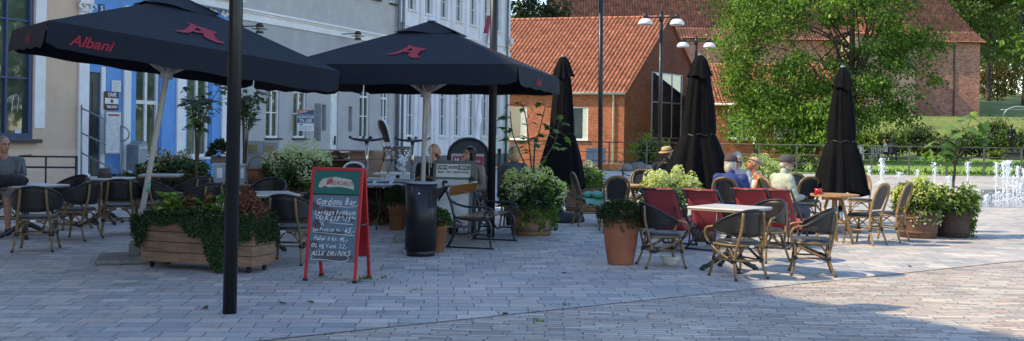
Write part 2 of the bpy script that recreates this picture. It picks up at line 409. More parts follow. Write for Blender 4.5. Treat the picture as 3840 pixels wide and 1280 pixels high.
mat('blue_film', (0.10, 0.17, 0.36), (0.05, 0.08, 0.2), scale=8, rough=0.2, bump=0.6, bscale=24, coat=0.5)
mat('metal_grey', (0.30, 0.33, 0.36), (0.2, 0.22, 0.25), scale=6, rough=0.45, metal=0.4)
mat('metal_pale', (0.46, 0.50, 0.54), (0.36, 0.4, 0.44), scale=6, rough=0.4, metal=0.3)
mat('brass', (0.22, 0.20, 0.12), rough=0.3, metal=0.8)
mat('board_grey', (0.15, 0.165, 0.165), (0.11, 0.12, 0.12), scale=8, rough=0.5, dirt=0.15)
mat('paper', (0.68, 0.68, 0.66), (0.58, 0.58, 0.57), scale=6, rough=0.5)
mat('poster_pale', (0.46, 0.48, 0.47), (0.38, 0.36, 0.33), scale=5, rough=0.25, coat=0.5)
mat('ink', (0.02, 0.02, 0.022), rough=0.6)
mat('ink_grey', (0.28, 0.29, 0.3), rough=0.6)
mat('ink_red', (0.30, 0.03, 0.035), rough=0.6)
mat('sign_crimson', (0.28, 0.02, 0.05), rough=0.5)
mat('sign_maroon', (0.075, 0.014, 0.016), rough=0.5)
mat('sign_navy', (0.022, 0.05, 0.15), rough=0.4)
mat('sign_orange', (0.5, 0.085, 0.035), rough=0.4)
mat('green_cloth', (0.20, 0.46, 0.36), (0.09, 0.27, 0.19), scale=9, rough=0.9, bump=0.3, bscale=70)
# buildings
mat('wall_beige', (0.70, 0.50, 0.36), (0.64, 0.455, 0.325), scale=3, rough=0.9, bump=0.15, bscale=120, dirt=0.12)
mat('wall_blue', (0.14, 0.335, 0.69), (0.12, 0.295, 0.62), scale=3, rough=0.7, bump=0.1, bscale=80, dirt=0.1)
mat('wall_grey', (0.46, 0.44, 0.43), (0.42, 0.40, 0.395), scale=3, rough=0.85, bump=0.12, bscale=90, dirt=0.12)
mat('wall_grey_up', (0.52, 0.485, 0.455), (0.47, 0.44, 0.415), scale=2, rough=0.9, bump=0.15, bscale=90, stretch=(1, 1, 0.3), dirt=0.14)
mat('wall_white', (0.80, 0.77, 0.79), (0.74, 0.71, 0.74), scale=2, rough=0.85, bump=0.1, bscale=90, dirt=0.08)
mat('trim_white', (0.80, 0.77, 0.75), (0.73, 0.70, 0.68), scale=5, rough=0.6, dirt=0.12)
mat('frame_white', (0.78, 0.77, 0.75), rough=0.45)
mat('frame_blue', (0.028, 0.058, 0.14), rough=0.4)
mat('frame_dark', (0.06, 0.045, 0.04), rough=0.5)
mat('door_dark', (0.07, 0.07, 0.062), (0.05, 0.05, 0.045), rough=0.4)
mat('sill_dark', (0.05, 0.04, 0.042), rough=0.6)
mat('plinth', (0.20, 0.19, 0.19), (0.14, 0.135, 0.14), rough=0.9, dirt=0.3)
mat('zinc', (0.24, 0.25, 0.27), (0.17, 0.18, 0.2), rough=0.5, metal=0.4, dirt=0.3)
mat('slot_grey', (0.17, 0.165, 0.165), rough=0.8)
mat('curtain', (0.66, 0.64, 0.6), rough=0.9)
mat('interior', (0.05, 0.045, 0.04), (0.02, 0.018, 0.016), scale=2, rough=0.9)
mat('asphalt_roof', (0.10, 0.045, 0.03), rough=0.9)
mat('lamp_glass', (0.5, 0.46, 0.38), rough=0.15, coat=0.5)
mat('lamp_white', (0.75, 0.75, 0.72), rough=0.3)
glass_mat('glass'); glass_mat('glass_green', (0.03, 0.04, 0.03))
mat('tile', (0.58, 0.21, 0.11), (0.34, 0.10, 0.05), scale=4, rough=0.7, bump=0.2, bscale=40, dirt=0.3)
mat('tile_old', (0.38, 0.15, 0.095), (0.19, 0.082, 0.06), scale=1.8, rough=0.85, bump=0.2, bscale=30, dirt=0.35)
brick_mat('brick_x', [(0, (0.22, 0.045, 0.020)), (0.5, (0.38, 0.085, 0.036)), (1, (0.48, 0.125, 0.055))], (0.30, 0.14, 0.085), 'xz')
brick_mat('brick_y', [(0, (0.22, 0.045, 0.020)), (0.5, (0.38, 0.085, 0.036)), (1, (0.48, 0.125, 0.055))], (0.30, 0.14, 0.085), 'yz')
brick_mat('brick_shade', [(0, (0.13, 0.030, 0.014)), (0.5, (0.22, 0.052, 0.023)), (1, (0.29, 0.08, 0.036))], (0.18, 0.085, 0.055), 'xz')  # darker copy of the house brick: the gable's shade put into its colour
brick_mat('castle_brick', [(0, (0.24, 0.07, 0.045)), (0.5, (0.46, 0.16, 0.105)), (1, (0.60, 0.27, 0.18))], (0.40, 0.24, 0.17), 'xz', 0.3, 0.11, 0.02, weather=(0.52, 0.40, 0.33))
brick_mat('castle_pale', [(0, (0.17, 0.09, 0.065)), (0.5, (0.29, 0.16, 0.115)), (1, (0.42, 0.28, 0.21))], (0.36, 0.28, 0.22), 'xz', 0.28, 0.1, 0.02, weather=(0.4, 0.34, 0.28))
paving_mat('slabs', [(0, (0.33, 0.335, 0.34)), (0.18, (0.42, 0.41, 0.40)), (0.36, (0.47, 0.405, 0.375)), (0.5, (0.40, 0.40, 0.395)), (0.65, (0.50, 0.48, 0.45)), (0.82, (0.53, 0.45, 0.40)), (1, (0.60, 0.56, 0.51))],
           (0.15, 0.13, 0.115), 0.33, 0.20, 0.0050, rad(-4), 0.06, 0.9, weeds=(0.075, 0.08, 0.045), bump=1.0)
paving_mat('setts', [(0, (0.30, 0.285, 0.275)), (0.2, (0.45, 0.35, 0.29)), (0.4, (0.42, 0.39, 0.36)), (0.6, (0.52, 0.42, 0.34)), (0.8, (0.48, 0.455, 0.42)), (1, (0.64, 0.56, 0.46))],
           (0.15, 0.115, 0.09), 0.30, 0.082, 0.0055, rad(3), 0.17, 1.4, bump=1.1)
# vegetation
GS = lambda a, b, c: [(0, a), (0.5, b), (1, c)]
leaf_mat('leaf_dark', GS((0.016, 0.036, 0.016), (0.028, 0.058, 0.02), (0.055, 0.09, 0.028)), 0.2)
leaf_mat('leaf_mid', GS((0.032, 0.078, 0.018), (0.068, 0.14, 0.03), (0.125, 0.20, 0.045)), 0.35)
leaf_mat('leaf_tree', GS((0.05, 0.11, 0.016), (0.15, 0.26, 0.036), (0.30, 0.42, 0.075)), 0.45, vscale=0.45, vary=0.6)
leaf_mat('leaf_far', GS((0.04, 0.085, 0.02), (0.09, 0.16, 0.035), (0.19, 0.25, 0.06)), 0.4, vscale=0.25, vary=0.5)
leaf_mat('leaf_autumn', GS((0.05, 0.06, 0.02), (0.11, 0.10, 0.03), (0.2, 0.13, 0.04)), 0.3, vscale=0.4)
leaf_mat('leaf_lime', GS((0.13, 0.20, 0.03), (0.22, 0.29, 0.045), (0.33, 0.38, 0.08)), 0.35)
leaf_mat('leaf_fig', GS((0.06, 0.14, 0.025), (0.12, 0.25, 0.04), (0.22, 0.36, 0.06)), 0.35)
leaf_mat('leaf_red', GS((0.05, 0.008, 0.012), (0.10, 0.014, 0.018), (0.17, 0.03, 0.03)), 0.25)
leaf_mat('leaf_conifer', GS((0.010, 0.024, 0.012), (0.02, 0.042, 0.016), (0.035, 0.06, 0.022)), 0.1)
leaf_mat('bloom_lime', GS((0.44, 0.52, 0.10), (0.60, 0.66, 0.17), (0.74, 0.74, 0.32)), 0.35, vary=0.2)
leaf_mat('bloom_cream', GS((0.46, 0.54, 0.28), (0.62, 0.66, 0.40), (0.76, 0.76, 0.55)), 0.3, vary=0.2)
leaf_mat('bloom_rust', GS((0.085, 0.026, 0.014), (0.16, 0.055, 0.028), (0.26, 0.11, 0.05)), 0.25, vary=0.25)
leaf_mat('bloom_white', GS((0.6, 0.6, 0.58), (0.7, 0.7, 0.68), (0.8, 0.8, 0.78)), 0.2, vary=0.1)
leaf_mat('grass_blade', GS((0.06, 0.12, 0.02), (0.11, 0.19, 0.03), (0.19, 0.27, 0.05)), 0.35)
leaf_mat('dry_leaf', GS((0.06, 0.035, 0.02), (0.12, 0.07, 0.035), (0.2, 0.12, 0.05)), 0.2)
mat('bark', (0.075, 0.055, 0.04), (0.035, 0.026, 0.02), scale=9, rough=0.9, stretch=(3, 3, 0.5), bump=0.6, bscale=20)
mat('stem', (0.13, 0.085, 0.05), (0.06, 0.045, 0.03), scale=12, rough=0.85)
mat('stem_green', (0.08, 0.11, 0.03), rough=0.7)
mat('lawn', (0.20, 0.32, 0.045), (0.14, 0.24, 0.035), scale=3, rough=0.95, bump=0.6, bscale=40, rand=0)
mat('hill_grass', (0.20, 0.22, 0.055), (0.085, 0.14, 0.03), scale=0.45, rough=0.95, bump=0.7, bscale=9, rand=0)
mat('gravel', (0.42, 0.38, 0.31), (0.33, 0.3, 0.25), scale=6, rough=0.95, rand=0)
mat('bronze', (0.018, 0.019, 0.017), (0.01, 0.011, 0.01), rough=0.35, metal=0.5, scale=6)
mat('granite', (0.26, 0.245, 0.225), (0.16, 0.15, 0.14), scale=7, rough=0.9, bump=0.5, bscale=20, rand=0.2, dirt=0.2)
mat('fence_metal', (0.13, 0.125, 0.115), (0.08, 0.077, 0.07), rough=0.55, metal=0.3, scale=9)
# people
mat('skin', (0.46, 0.235, 0.155), (0.38, 0.17, 0.11), scale=16, rough=0.5, rand=0.05)
mat('skin_tan', (0.42, 0.175, 0.095), (0.34, 0.125, 0.065), scale=16, rough=0.45, rand=0)
mat('skin_light', (0.56, 0.335, 0.235), (0.48, 0.26, 0.18), scale=16, rough=0.5, rand=0)
mat('hair_blonde', (0.50, 0.36, 0.19), (0.36, 0.24, 0.12), scale=40, rough=0.5, stretch=(1, 1, 0.2), bump=0.5, bscale=80)
mat('hair_white', (0.52, 0.48, 0.41), (0.36, 0.33, 0.28), scale=40, rough=0.55, stretch=(1, 1, 0.2), bump=0.5, bscale=80)
mat('hair_black', (0.016, 0.013, 0.013), rough=0.35, bump=0.4, bscale=80)
mat('hair_grey', (0.22, 0.17, 0.13), (0.13, 0.1, 0.08), scale=40, rough=0.6, bump=0.5, bscale=80)
mat('beard_red', (0.17, 0.045, 0.02), (0.10, 0.03, 0.015), scale=50, rough=0.8, bump=0.5, bscale=90)
mat('cloth_grey', (0.13, 0.145, 0.155), (0.1, 0.11, 0.12), scale=7, rough=0.9, bump=0.3, bscale=90)
mat('cloth_navy', (0.016, 0.02, 0.034), rough=0.9, bump=0.3, bscale=90)
mat('cloth_blue', (0.018, 0.04, 0.20), (0.012, 0.03, 0.14), scale=5, rough=0.75, bump=0.5, bscale=22)
mat('cloth_cream', (0.40, 0.42, 0.34), (0.32, 0.34, 0.28), scale=5, rough=0.9, bump=0.5, bscale=22)
mat('cloth_beige', (0.36, 0.28, 0.235), (0.29, 0.22, 0.19), scale=6, rough=0.9, bump=0.4, bscale=60)
mat('cloth_khaki', (0.25, 0.22, 0.16), rough=0.9)
mat('cloth_black', (0.012, 0.012, 0.014), rough=0.9, bump=0.3, bscale=60)
mat('cloth_white', (0.62, 0.62, 0.62), rough=0.9)
mat('cloth_slate', (0.09, 0.10, 0.12), rough=0.9, bump=0.3, bscale=60)
mat('straw', (0.50, 0.36, 0.17), (0.38, 0.26, 0.11), scale=30, rough=0.8)
mat('cap_brown', (0.075, 0.045, 0.05), rough=0.9)
mat('cap_grey', (0.07, 0.068, 0.068), (0.05, 0.05, 0.05), rough=0.9)
mat('eye_dark', (0.012, 0.01, 0.01), rough=0.3)
mat('lips', (0.32, 0.11, 0.09), rough=0.5)
mat('scarf_red', (0.36, 0.06, 0.04), rough=0.8)
m, nt, b, out = _new('spray')
b.inputs['Base Color'].default_value = (0.88, 0.92, 0.97, 1); b.inputs['Roughness'].default_value = 0.25
t_ = nt.nodes.new('ShaderNodeBsdfTranslucent'); t_.inputs[0].default_value = (0.85, 0.9, 0.95, 1)
mx_ = nt.nodes.new('ShaderNodeMixShader'); mx_.inputs[0].default_value = 0.4
nt.links.new(b.outputs[0], mx_.inputs[1]); nt.links.new(t_.outputs[0], mx_.inputs[2]); nt.links.new(mx_.outputs[0], out.inputs[0])
m, nt, b, out = _new('wet')
n_ = noise_tex(nt, coords(nt), 3.0, 6); r_ = ramp(nt, [(0.35, (0.17, 0.17, 0.2)), (0.65, (0.42, 0.43, 0.5))]); nt.links.new(n_.outputs[0], r_.inputs[0])
nt.links.new(r_.outputs[0], b.inputs['Base Color']); b.inputs['Roughness'].default_value = 0.12
n2_ = noise_tex(nt, coords(nt), 9, 4); add_bump(nt, b, n2_.outputs[0], 0.5, 0.02)
# ================================================================== THE SETTING
def struct(name, mb, mats):
    return mb.build(name, mats, kind='structure')
s1, s2 = G(1350, 1240), G(3840, 978); sd = (s2-s1).normalized()
sa, sb = s1 - sd*16, s1 + sd*60
FENCE_Y = 45.5
g = MB(); g.poly([(-400, -60, -1.6), (400, -60, -1.6), (400, 900, -1.6), (-400, 900, -1.6)]); struct('ground', g, 'concrete')
g = MB(); g.poly([(sa.x, sa.y, 0), (sb.x, sb.y, 0), (70, FENCE_Y+0.1, 0), (-40, FENCE_Y+0.1, 0), (-40, sa.y, 0)]); struct('square_paving', g, 'slabs')
g = MB(); g.poly([(sa.x, sa.y, 0), (sa.x-2, -30, 0), (70, -30, 0), (sb.x+4, sb.y, 0), (sb.x, sb.y, 0)]); struct('cobbled_road', g, 'setts')
# thin stone line along the seam between slabs and setts
g = MB(); nrm = V((-sd.y, sd.x, 0)); rr = random.Random(5); t = -9.0
while t < 26:
    L = rr.uniform(0.3, 0.6); a = s1 + sd*t; b_ = s1 + sd*(t+L-0.012); w = 0.011 + rr.uniform(-.004, .004)
    g.poly([tuple(a-nrm*w+V((0, 0, .004))), tuple(b_-nrm*w+V((0, 0, .004))), tuple(b_+nrm*w+V((0, 0, .004))), tuple(a+nrm*w+V((0, 0, .004)))]); t += L
struct('paving_joint', g, 'planter_grey')
def smooth(a, b_, x):
    t = min(max((x-a)/(b_-a), 0), 1); return t*t*(3-2*t)
def zter(x, y):
    z = 0.02 + 0.23*smooth(46.5, 50, y)
    z += (3.4 + 0.5*noise.noise((x*.05, y*.05, 3)))*smooth(75, 92, y)*smooth(-8, 10, x) + 2.4*smooth(95, 112, y) + 4*smooth(115, 190, y) + 3*smooth(190, 400, y)
    z -= 1.25*smooth(46.8, 48.6, y)*(1-smooth(10.0, 13.0, x))
    z += 0.10*noise.noise((x*.3, y*.3, 0))*smooth(50, 60, y)
    return z
g = MB(); xs = [-90+2.0*i for i in range(120)]; ys = [45.6, 46, 46.6, 47.2]+[48+1.5*i for i in range(60)]+[140+12*i for i in range(30)]
vs = [(x, y, zter(x, y)) for y in ys for x in xs]; n = len(xs)
fs = [(j*n+i, j*n+i+1, (j+1)*n+i+1, (j+1)*n+i) for j in range(len(ys)-1) for i in range(n-1)]
mi = [(1 if ys[f[0]//n] > 76 else 0) for f in fs]
g.add(vs, fs, 0, True); g.m = mi; struct('terrain', g, ['lawn', 'hill_grass'])
g = MB()
for i in range(60):
    x0, x1 = 14+i*1.2, 14+(i+1)*1.2
    g.poly([(x0, 71.6, zter(x0, 71.6)+.03), (x1, 71.6, zter(x1, 71.6)+.03), (x1, 73.4, zter(x1, 73.4)+.03), (x0, 73.4, zter(x0, 73.4)+.03)])
struct('path', g, 'gravel')
g = MB(); a = G(3655, 776); b_ = G(4300, 790); c_ = G(4300, 708); d_ = G(3640, 712)
g.poly([(a.x, a.y, .004), (b_.x, b_.y, .004), (c_.x, c_.y, .004), (d_.x, d_.y, .004)]); struct('water', g, 'wet')

# ------------------------------------------------------------------ wall helpers (local frame: x along the wall, -y outward, z up)
def wall_open(mb, x0, x1, z0, z1, ops, y=0.0, depth=0.15, mi=0, mr=None):
    mr = mi if mr is None else mr
    X = sorted(set([x0, x1]+[v for o in ops for v in o[:2]])); Z = sorted(set([z0, z1]+[v for o in ops for v in o[2:4]]))
    for i in range(len(X)-1):
        for j in range(len(Z)-1):
            cx, cz = (X[i]+X[i+1])/2, (Z[j]+Z[j+1])/2
            if any(o[0] < cx < o[1] and o[2] < cz < o[3] for o in ops): continue
            mb.poly([(X[i], y, Z[j]), (X[i+1], y, Z[j]), (X[i+1], y, Z[j+1]), (X[i], y, Z[j+1])], mi)
    for (a, b_, c, d) in ops:
        mb.poly([(a, y, c), (a, y, d), (a, y+depth, d), (a, y+depth, c)], mr); mb.poly([(b_, y, c), (b_, y+depth, c), (b_, y+depth, d), (b_, y, d)], mr)
        mb.poly([(a, y, d), (b_, y, d), (b_, y+depth, d), (a, y+depth, d)], mr); mb.poly([(a, y, c), (a, y+depth, c), (b_, y+depth, c), (b_, y, c)], mr)
def window(parent, x0, x1, z0, z1, cols=2, rows=(0.5,), y=0.1, fm='frame_white', bar=0.035, edge=0.06, mid=True, sill=None, glass='glass', heavy=None, curtain=False, pm=None):
    m = MB()
    for a, b_ in ((x0, x0+edge), (x1-edge, x1)): m.span((a, y-.05, z0), (b_, y+.02, z1))
    m.span((x0+edge, y-.048, z0), (x1-edge, y+.02, z0+edge*1.2)); m.span((x0+edge, y-.048, z1-edge), (x1-edge, y+.02, z1))
    for k in range(1, cols):
        xc = x0+(x1-x0)*k/cols; w = edge*1.15 if (mid and 2*k == cols) else bar
        m.span((xc-w/2, y-.044 if w > bar else y-.03, z0+edge), (xc+w/2, y+.015, z1-edge))
    for r in rows:
        zc = z0+(z1-z0)*r; w = edge*1.3 if (heavy is not None and abs(r-heavy) < 1e-3) else bar
        m.span((x0+edge, y-.040 if w > bar else y-.026, zc-w/2), (x1-edge, y+.012, zc+w/2))
    o = m.build('window', fm, parent)
    p = MB(); p.poly([(x0+edge*.5, y+.006, z0+edge*.5), (x1-edge*.5, y+.006, z0+edge*.5), (x1-edge*.5, y+.006, z1-edge*.5), (x0+edge*.5, y+.006, z1-edge*.5)]); p.build('pane', glass, o)
    if curtain:
        q = MB(); w = (x1-x0)
        for k in range(14):
            a = x1-edge-w*0.28*(k+1)/14; q.span((a, y-.014+.006*math.sin(k*1.9), z0+edge), (a+w*.28/14*0.96, y-.004+.006*math.sin(k*1.9), z1-edge))
        q.build('curtain', 'curtain', o)
    if sill:
        q = MB(); q.span((x0-.05, y-.22, z0-.06), (x1+.05, y+.02, z0-.003)); q.build('sill', sill, o)
    return o
FU = V((0.379, 0.925, 0)); FRZ = math.atan2(0.925, 0.379)
FO = GY(1903, 50.0)
FN = V((FU.y, -FU.x, 0))                            # outward from the street front
def fac(px, py, out=0.0):                          # pixel -> (distance along the street front, height), on a plane set out from the front
    u, w = ray(px, py); O_ = FO + FN*out
    det = F*FU.x - u*FU.y
    t = (O_.y*FU.x - O_.x*FU.y)/det
    return (F*t - O_.y)/FU.y, CAMZ + w*t
def fx(px, py=500): return fac(px, py)[0]
def building(name, label, x0): return thing(name, label, 'building', FO + FU*x0, FRZ)

# ---- beige shop house on the far left
B0 = fx(-420); B1 = fx(287)
bb = building('shop_building', 'beige rendered shop building with large blue framed window, at the left edge of the photo', B0); L = B1-B0
rx = lambda px, py=500: fx(px, py)-B0
m = MB(); wx0, wx1, wz0, wz1 = rx(-190), rx(122), fac(60, 522)[1], 4.9
m2 = MB(); wall_open(m, 0, L, 0, 6.2, [(wx0, wx1, wz0, wz1)], 0, 0.22); m.span((0, 0.3, 0), (L, 9, 6.2)); m.span((0, 0, 6.2), (L, 9, 12.0)); m.build('wall', 'wall_beige', bb)
m = MB(); m.span((wx1+.03, -.025, wz0+.25), (rx(165), -.001, 6.2)); m.span((0, -.03, 5.3), (L, -.002, 5.55)); m.build('white_surround', 'trim_white', bb)
m = MB(); m.span((0, -.02, 0), (L, -.001, fac(230, 560)[1])); m.build('base_course', 'wall_beige', bb)
m = MB(); m.span((-.1, -.2, 12.0), (L+.02, 9.2, 12.25)); m.poly([(0, 0, 12.25), (L, 0, 12.25), (L, 4.5, 16.2), (0, 4.5, 16.2)]); m.poly([(0, 9, 12.25), (0, 4.5, 16.2), (L, 4.5, 16.2), (L, 9, 12.25)]); m.poly([(0, 0, 12.25), (0, 4.5, 16.2), (0, 9, 12.25)]); m.poly([(L, 0, 12.25), (L, 9, 12.25), (L, 4.5, 16.2)]); m.build('roof', 'asphalt_roof', bb)
w = MB(); zt = wz1
e = .1
for a, b_ in ((wx0, wx0+e), (wx1-e, wx1)): w.span((a, .03, wz0), (b_, .18, zt))
w.span((wx0+e, .032, wz0), (wx1-e, .18, wz0+.13)); w.span((wx0+e, .032, zt-e), (wx1-e, .18, zt))
for px in (28, -80): xc = rx(px); w.span((xc-.03, .06, wz0+.13), (xc+.03, .17, zt-e))
for py in (290, 70): zc = fac(40, py)[1]; w.span((wx0+e, .065, zc-.022), (wx1-e, .165, zc+.022))
wo = w.build('window', 'frame_blue', bb)
p = MB(); p.poly([(wx0+.02, .13, wz0+.02), (wx1-.02, .13, wz0+.02), (wx1-.02, .13, zt-.02), (wx0+.02, .13, zt-.02)]); p.build('pane', 'glass_green', wo)
p = MB(); p.span((wx0-.1, -.14, wz0-.09), (wx1+.16, .03, wz0-.003)); p.build('sill', 'sill_dark', wo)
p = MB(); sx, sz = rx(82), fac(82, 500)[1]; p.span((sx-.09, .118, sz-.07), (sx+.09, .127, sz+.09)); p.build('notice', 'paper', wo)
p = MB()                                            # drawing of two hands on the pane, in white line
hx, hz = rx(63), fac(63, 392)[1]
for k, (dx, dz) in enumerate(((-.10, -.05), (.06, .03))):
    o = V((hx+dx, .124, hz+dz)); pts = [(-.07, -.2), (-.09, 0), (-.05, .17), (-.03, .2), (-.01, .16), (.02, .22), (.045, .17), (.07, .19), (.085, .1), (.06, -.05), (.05, -.2)]
    p.tube([o+V((x, 0, z)) for x, z in pts], .007, 5)
p.build('hand_drawing', 'chalk', wo)

# ---- blue cafe building
A0, A1 = B1, fx(868)
cb = building('cafe_building', 'bright blue cafe building with white pilasters and tall windows', A0); L = A1-A0
rx = lambda px, py=500: fx(px, py)-A0
ops = [(rx(326), rx(374), 0.12, 2.95), (rx(508), rx(598), fac(550, 595)[1], 3.75), (rx(701), rx(785), fac(740, 590)[1], 3.75)]
m = MB(); wall_open(m, 0, L, 0, 5.05, ops, 0, .2); m.span((0, .32, 0), (L, 9, 5.05)); m.span((0, 0, 5.05), (L, 9, 10.2)); m.build('wall', 'wall_blue', cb)
m = MB(); m.span((0, -.3, 5.05), (L, -.002, 5.22)); m.span((0, -.22, 5.22), (L, -.004, 5.32)); m.span((0, -.4, 5.32), (L, -.003, 5.45))
m.build('cornice', 'trim_white', cb)
m = MB(); m.poly([(0, -.3, 10.2), (L, -.3, 10.2), (L, 4.5, 14.2), (0, 4.5, 14.2)]); m.poly([(0, 9.3, 10.2), (0, 4.5, 14.2), (L, 4.5, 14.2), (L, 9.3, 10.2)]); m.poly([(0, -.3, 10.2), (0, 4.5, 14.2), (0, 9.3, 10.2)]); m.build('roof', 'asphalt_roof', cb)
def pilaster(a, b_, cap):
    m = MB(); m.span((a, -.07, 0), (b_, -.001, 4.25)); m.span((a-.04, -.1, 0), (b_+.04, -.003, .45)); o = m.build('pilaster', 'trim_white', cb, bevel=.01)
    if cap:
        q = MB(); q.span((a-.03, -.1, 4.25), (b_+.03, -.003, 4.33)); q.span((a-.05, -.13, 4.62), (b_+.05, -.003, 4.7)); q.span((a-.01, -.085, 4.33), (b_+.01, -.004, 4.62))
        for xx in (a-.02, b_+.02):
            pts = [V((xx+(.13-.018*k*.8)*math.cos(k*.7)*.9, -.12, 4.5+(.13-.018*k*.8)*math.sin(k*.7))) for k in range(9)]
            q.tube(pts, .026, 6)
        q.tube([(a, -.12, 4.6), (b_, -.12, 4.6)], .03, 6)
        for k in range(5): q.ell((a+(b_-a)*(k+.5)/5, -.1, 4.42), (.03, .04, .06), 8, 6)
        q.build('capital', 'trim_white', o)
for a, b_, cap in ((287, 325, True), (456, 483, True), (657, 690, True), (826, 846, True)): pilaster(rx(a), rx(b_), cap)
for px in range(560, 860, 46):                      # white stucco ornaments on the frieze
    xx = rx(px); m = MB(); m.span((xx-.17, -.03, 4.9), (xx+.17, -.002, 4.94))
    for k in range(9): m.ell((xx-.16+.04*k, -.025, 4.93+.06*math.sin(k*1.3)+.02*(k % 3)), (.05, .03, .045), 7, 5)
    m.build('ornament', 'trim_white', cb)
for pa, pb in ((392, 412), (602, 622), (790, 806)): m = MB(); m.span((rx(pa), -.035, .5), (rx(pb), -.002, 4.2)); m.build('panel', 'wall_blue', cb)
m = MB(); a, b_ = ops[0][:2]; m.span((a+.02, .03, .12), (b_-.02, .09, 2.93)); m.span((a+.18, .012, .35), (b_-.18, .029, 1.1)); m.span((a+.18, .012, 1.25), (b_-.18, .029, 2.7)); d = m.build('door', 'door_dark', cb)
m = MB(); m.tube([(b_-.12, -.01, 1.0), (b_-.12, -.01, 1.35)], .018, 8); m.build('handle', 'brass', d)
m = MB(); m.span((b_, -.035, .12), (rx(390), -.002, 3.1)); m.build('door_frame', 'trim_white', cb)
m = MB(); m.span((rx(318), -.9, 0), (rx(452), -.001, .12)); m.span((rx(322), -.5, .12), (rx(450), -.002, .24)); m.build('step', 'plinth', cb, bevel=.01)
for (a, b_, c, d_) in ops[1:]: window(cb, a, b_, c, d_, 2, (.5, .999), .12, 'frame_white', .06, .075, True, 'trim_white', 'glass_green', heavy=.5)
m = MB(); zt = fac(372, 32)[1]; m.span((rx(372)-.09, -.03, zt-.11), (rx(372)+.09, -.008, zt+.11)); hn = m.build('house_number', 'sign_navy', cb); text_obj('5', .17, 'paper', hn, FRONT(rx(372), -.034, zt), bold=.004)
def on_front(px, py, out=.0):                       # a point a little in front of the street front, in world space
    s, z = fac(px, py, out); p = FO + FU*s + FN*out; return V((p.x, p.y, z))
def sign_thing(name, label, cat, px0, px1, py0, py1, out, border, face, bmat='frame_dark', th=.03):
    (s0, za), (s1_, zb) = fac(px0, py0, out), fac(px1, py1, out); z1, z0 = max(za, zb), min(za, zb); W = s1_-s0; H = z1-z0
    c = FO + FU*((s0+s1_)/2) + V((FU.y, -FU.x, 0))*out
    t = thing(name, label, cat, (c.x, c.y, z0), FRZ)
    m = MB(); m.span((-W/2, -th, 0), (W/2, 0, H)); m.build('board', bmat, t)
    m = MB(); m.span((-W/2+border, -th-.004, border), (W/2-border, -th-.0005, H-border)); m.build('face', face, t)
    return t, W, H
t, W, H = sign_thing('cafe_sign', 'cafe and take away sign in white and maroon bands on blue wall', 'sign', 391, 441, 343, 414, .06, .003, 'paper', th=.02)
m = MB(); m.span((-W/2+.003, -.03, H*.655), (W/2-.003, -.0245, H-.003)); m.span((-W/2+.003, -.03, .003), (W/2-.003, -.0245, H*.33)); m.build('band', 'sign_maroon', t)
text_obj('CAFE', H*.27, 'paper', t, FRONT(0, -.034, H*.825), wide=.98, bold=.006)
text_obj('&', H*.26, 'sign_maroon', t, FRONT(0, -.034, H*.49), bold=.008)
text_obj('TAKE AWAY', H*.19, 'paper', t, FRONT(0, -.034, H*.165), wide=.72, bold=.004)
t, W, H = sign_thing('notice', 'white paper notice above the cafe sign', 'notice', 418, 452, 301, 346, .05, .002, 'paper', 'paper', th=.008)
def lines(t, W, H, y, n, z0, z1, mt='ink_grey', seed=1, margin=.12, th=.25):
    m = MB(); r = random.Random(seed)
    for k in range(n):
        z = z1-(z1-z0)*(k+.5)/n; h = (z1-z0)/n*th
        x = -W/2+W*margin
        while x < W/2-W*margin:
            w = min(r.uniform(.05, .2)*W, W/2-W*margin-x)
            if r.random() < .8 and w > 0.01: m.span((x, y-.002, z-h/2), (x+w, y, z+h/2))
            x += w+.03*W
    return m.build('print', mt, t)
lines(t, W, H, -.0135, 7, H*.1, H*.92, 'ink_grey', 3)
t, W, H = sign_thing('menu_case', 'tall white menu sheet in a grey frame beside the cafe door', 'menu', 391, 449, 416, 577, .35, .03, 'paper', 'metal_grey', th=.04)
lines(t, W, H, -.0455, 26, H*.06, H*.86, 'ink_grey', 4, .1)
m = MB(); m.span((-W*.35, -.048, H*.885), (W*.35, -.0455, H*.925)); m.build('heading', 'ink_red', t)
# handrail of the cafe steps
p0 = P(306, 600, 24.7); p0.z = 0; t = thing('handrail', 'grey steel tube handrail beside the cafe door', 'handrail', p0, 0)
m = MB(); m.tube([P(306, 393, 24.7)-p0, V((0, 0, .1))], .022, 8); m.build('post', 'metal_grey', t)
for (xa, ya), (xb, yb) in (((306, 406), (398, 450)), ((306, 499), (398, 543)), ((306, 574), (452, 648))):
    m = MB(); m.tube([P(xa, ya, 24.68)-p0, P(xb, yb, 24.3)-p0], .018, 8); m.build('rail', 'metal_grey', t)
m = MB(); q = P(453, 474, 24.2)-p0; m.tube([V((q.x, q.y, 0)), V((q.x, q.y, q.z+.02))], .02, 8); m.build('post', 'metal_grey', t)
m = MB(); m.tube([P(x_, y_, 24.2)-p0 for x_, y_ in ((453, 474), (466, 477), (478, 485), (485, 500), (482, 516), (470, 527), (453, 530))], .018, 8); m.build('grip', 'metal_grey', t)
# letter box
p0 = on_front(512, 640, .5); zb = P(512, 640, p0.y).z; zt = P(512, 528, p0.y).z
t = thing('letter_box', 'grey rounded metal letter box in front of blue wall', 'letter box', (p0.x, p0.y, 0), FRZ)
m = MB(); w = .2; prof = [(-.16, zb), (.16, zb), (.16, zt-.1)] + [(.16-.32*i/6, zt-.1+.1*math.sin(PI*min(i/6+.25, 1))) for i in range(1, 7)]
m.prism([(y, z) for y, z in prof], -w, w); m.build('box', 'metal_grey', t, bevel=.015)
m = MB(); m.span((-.05, -.02, .0), (.05, .06, zb)); m.build('post', 'metal_grey', t)
m = MB(); m.span((-.14, -w-.012, zt-.2), (.14, -w-.002, zt-.14)); m.build('slot', 'metal_pale', t)

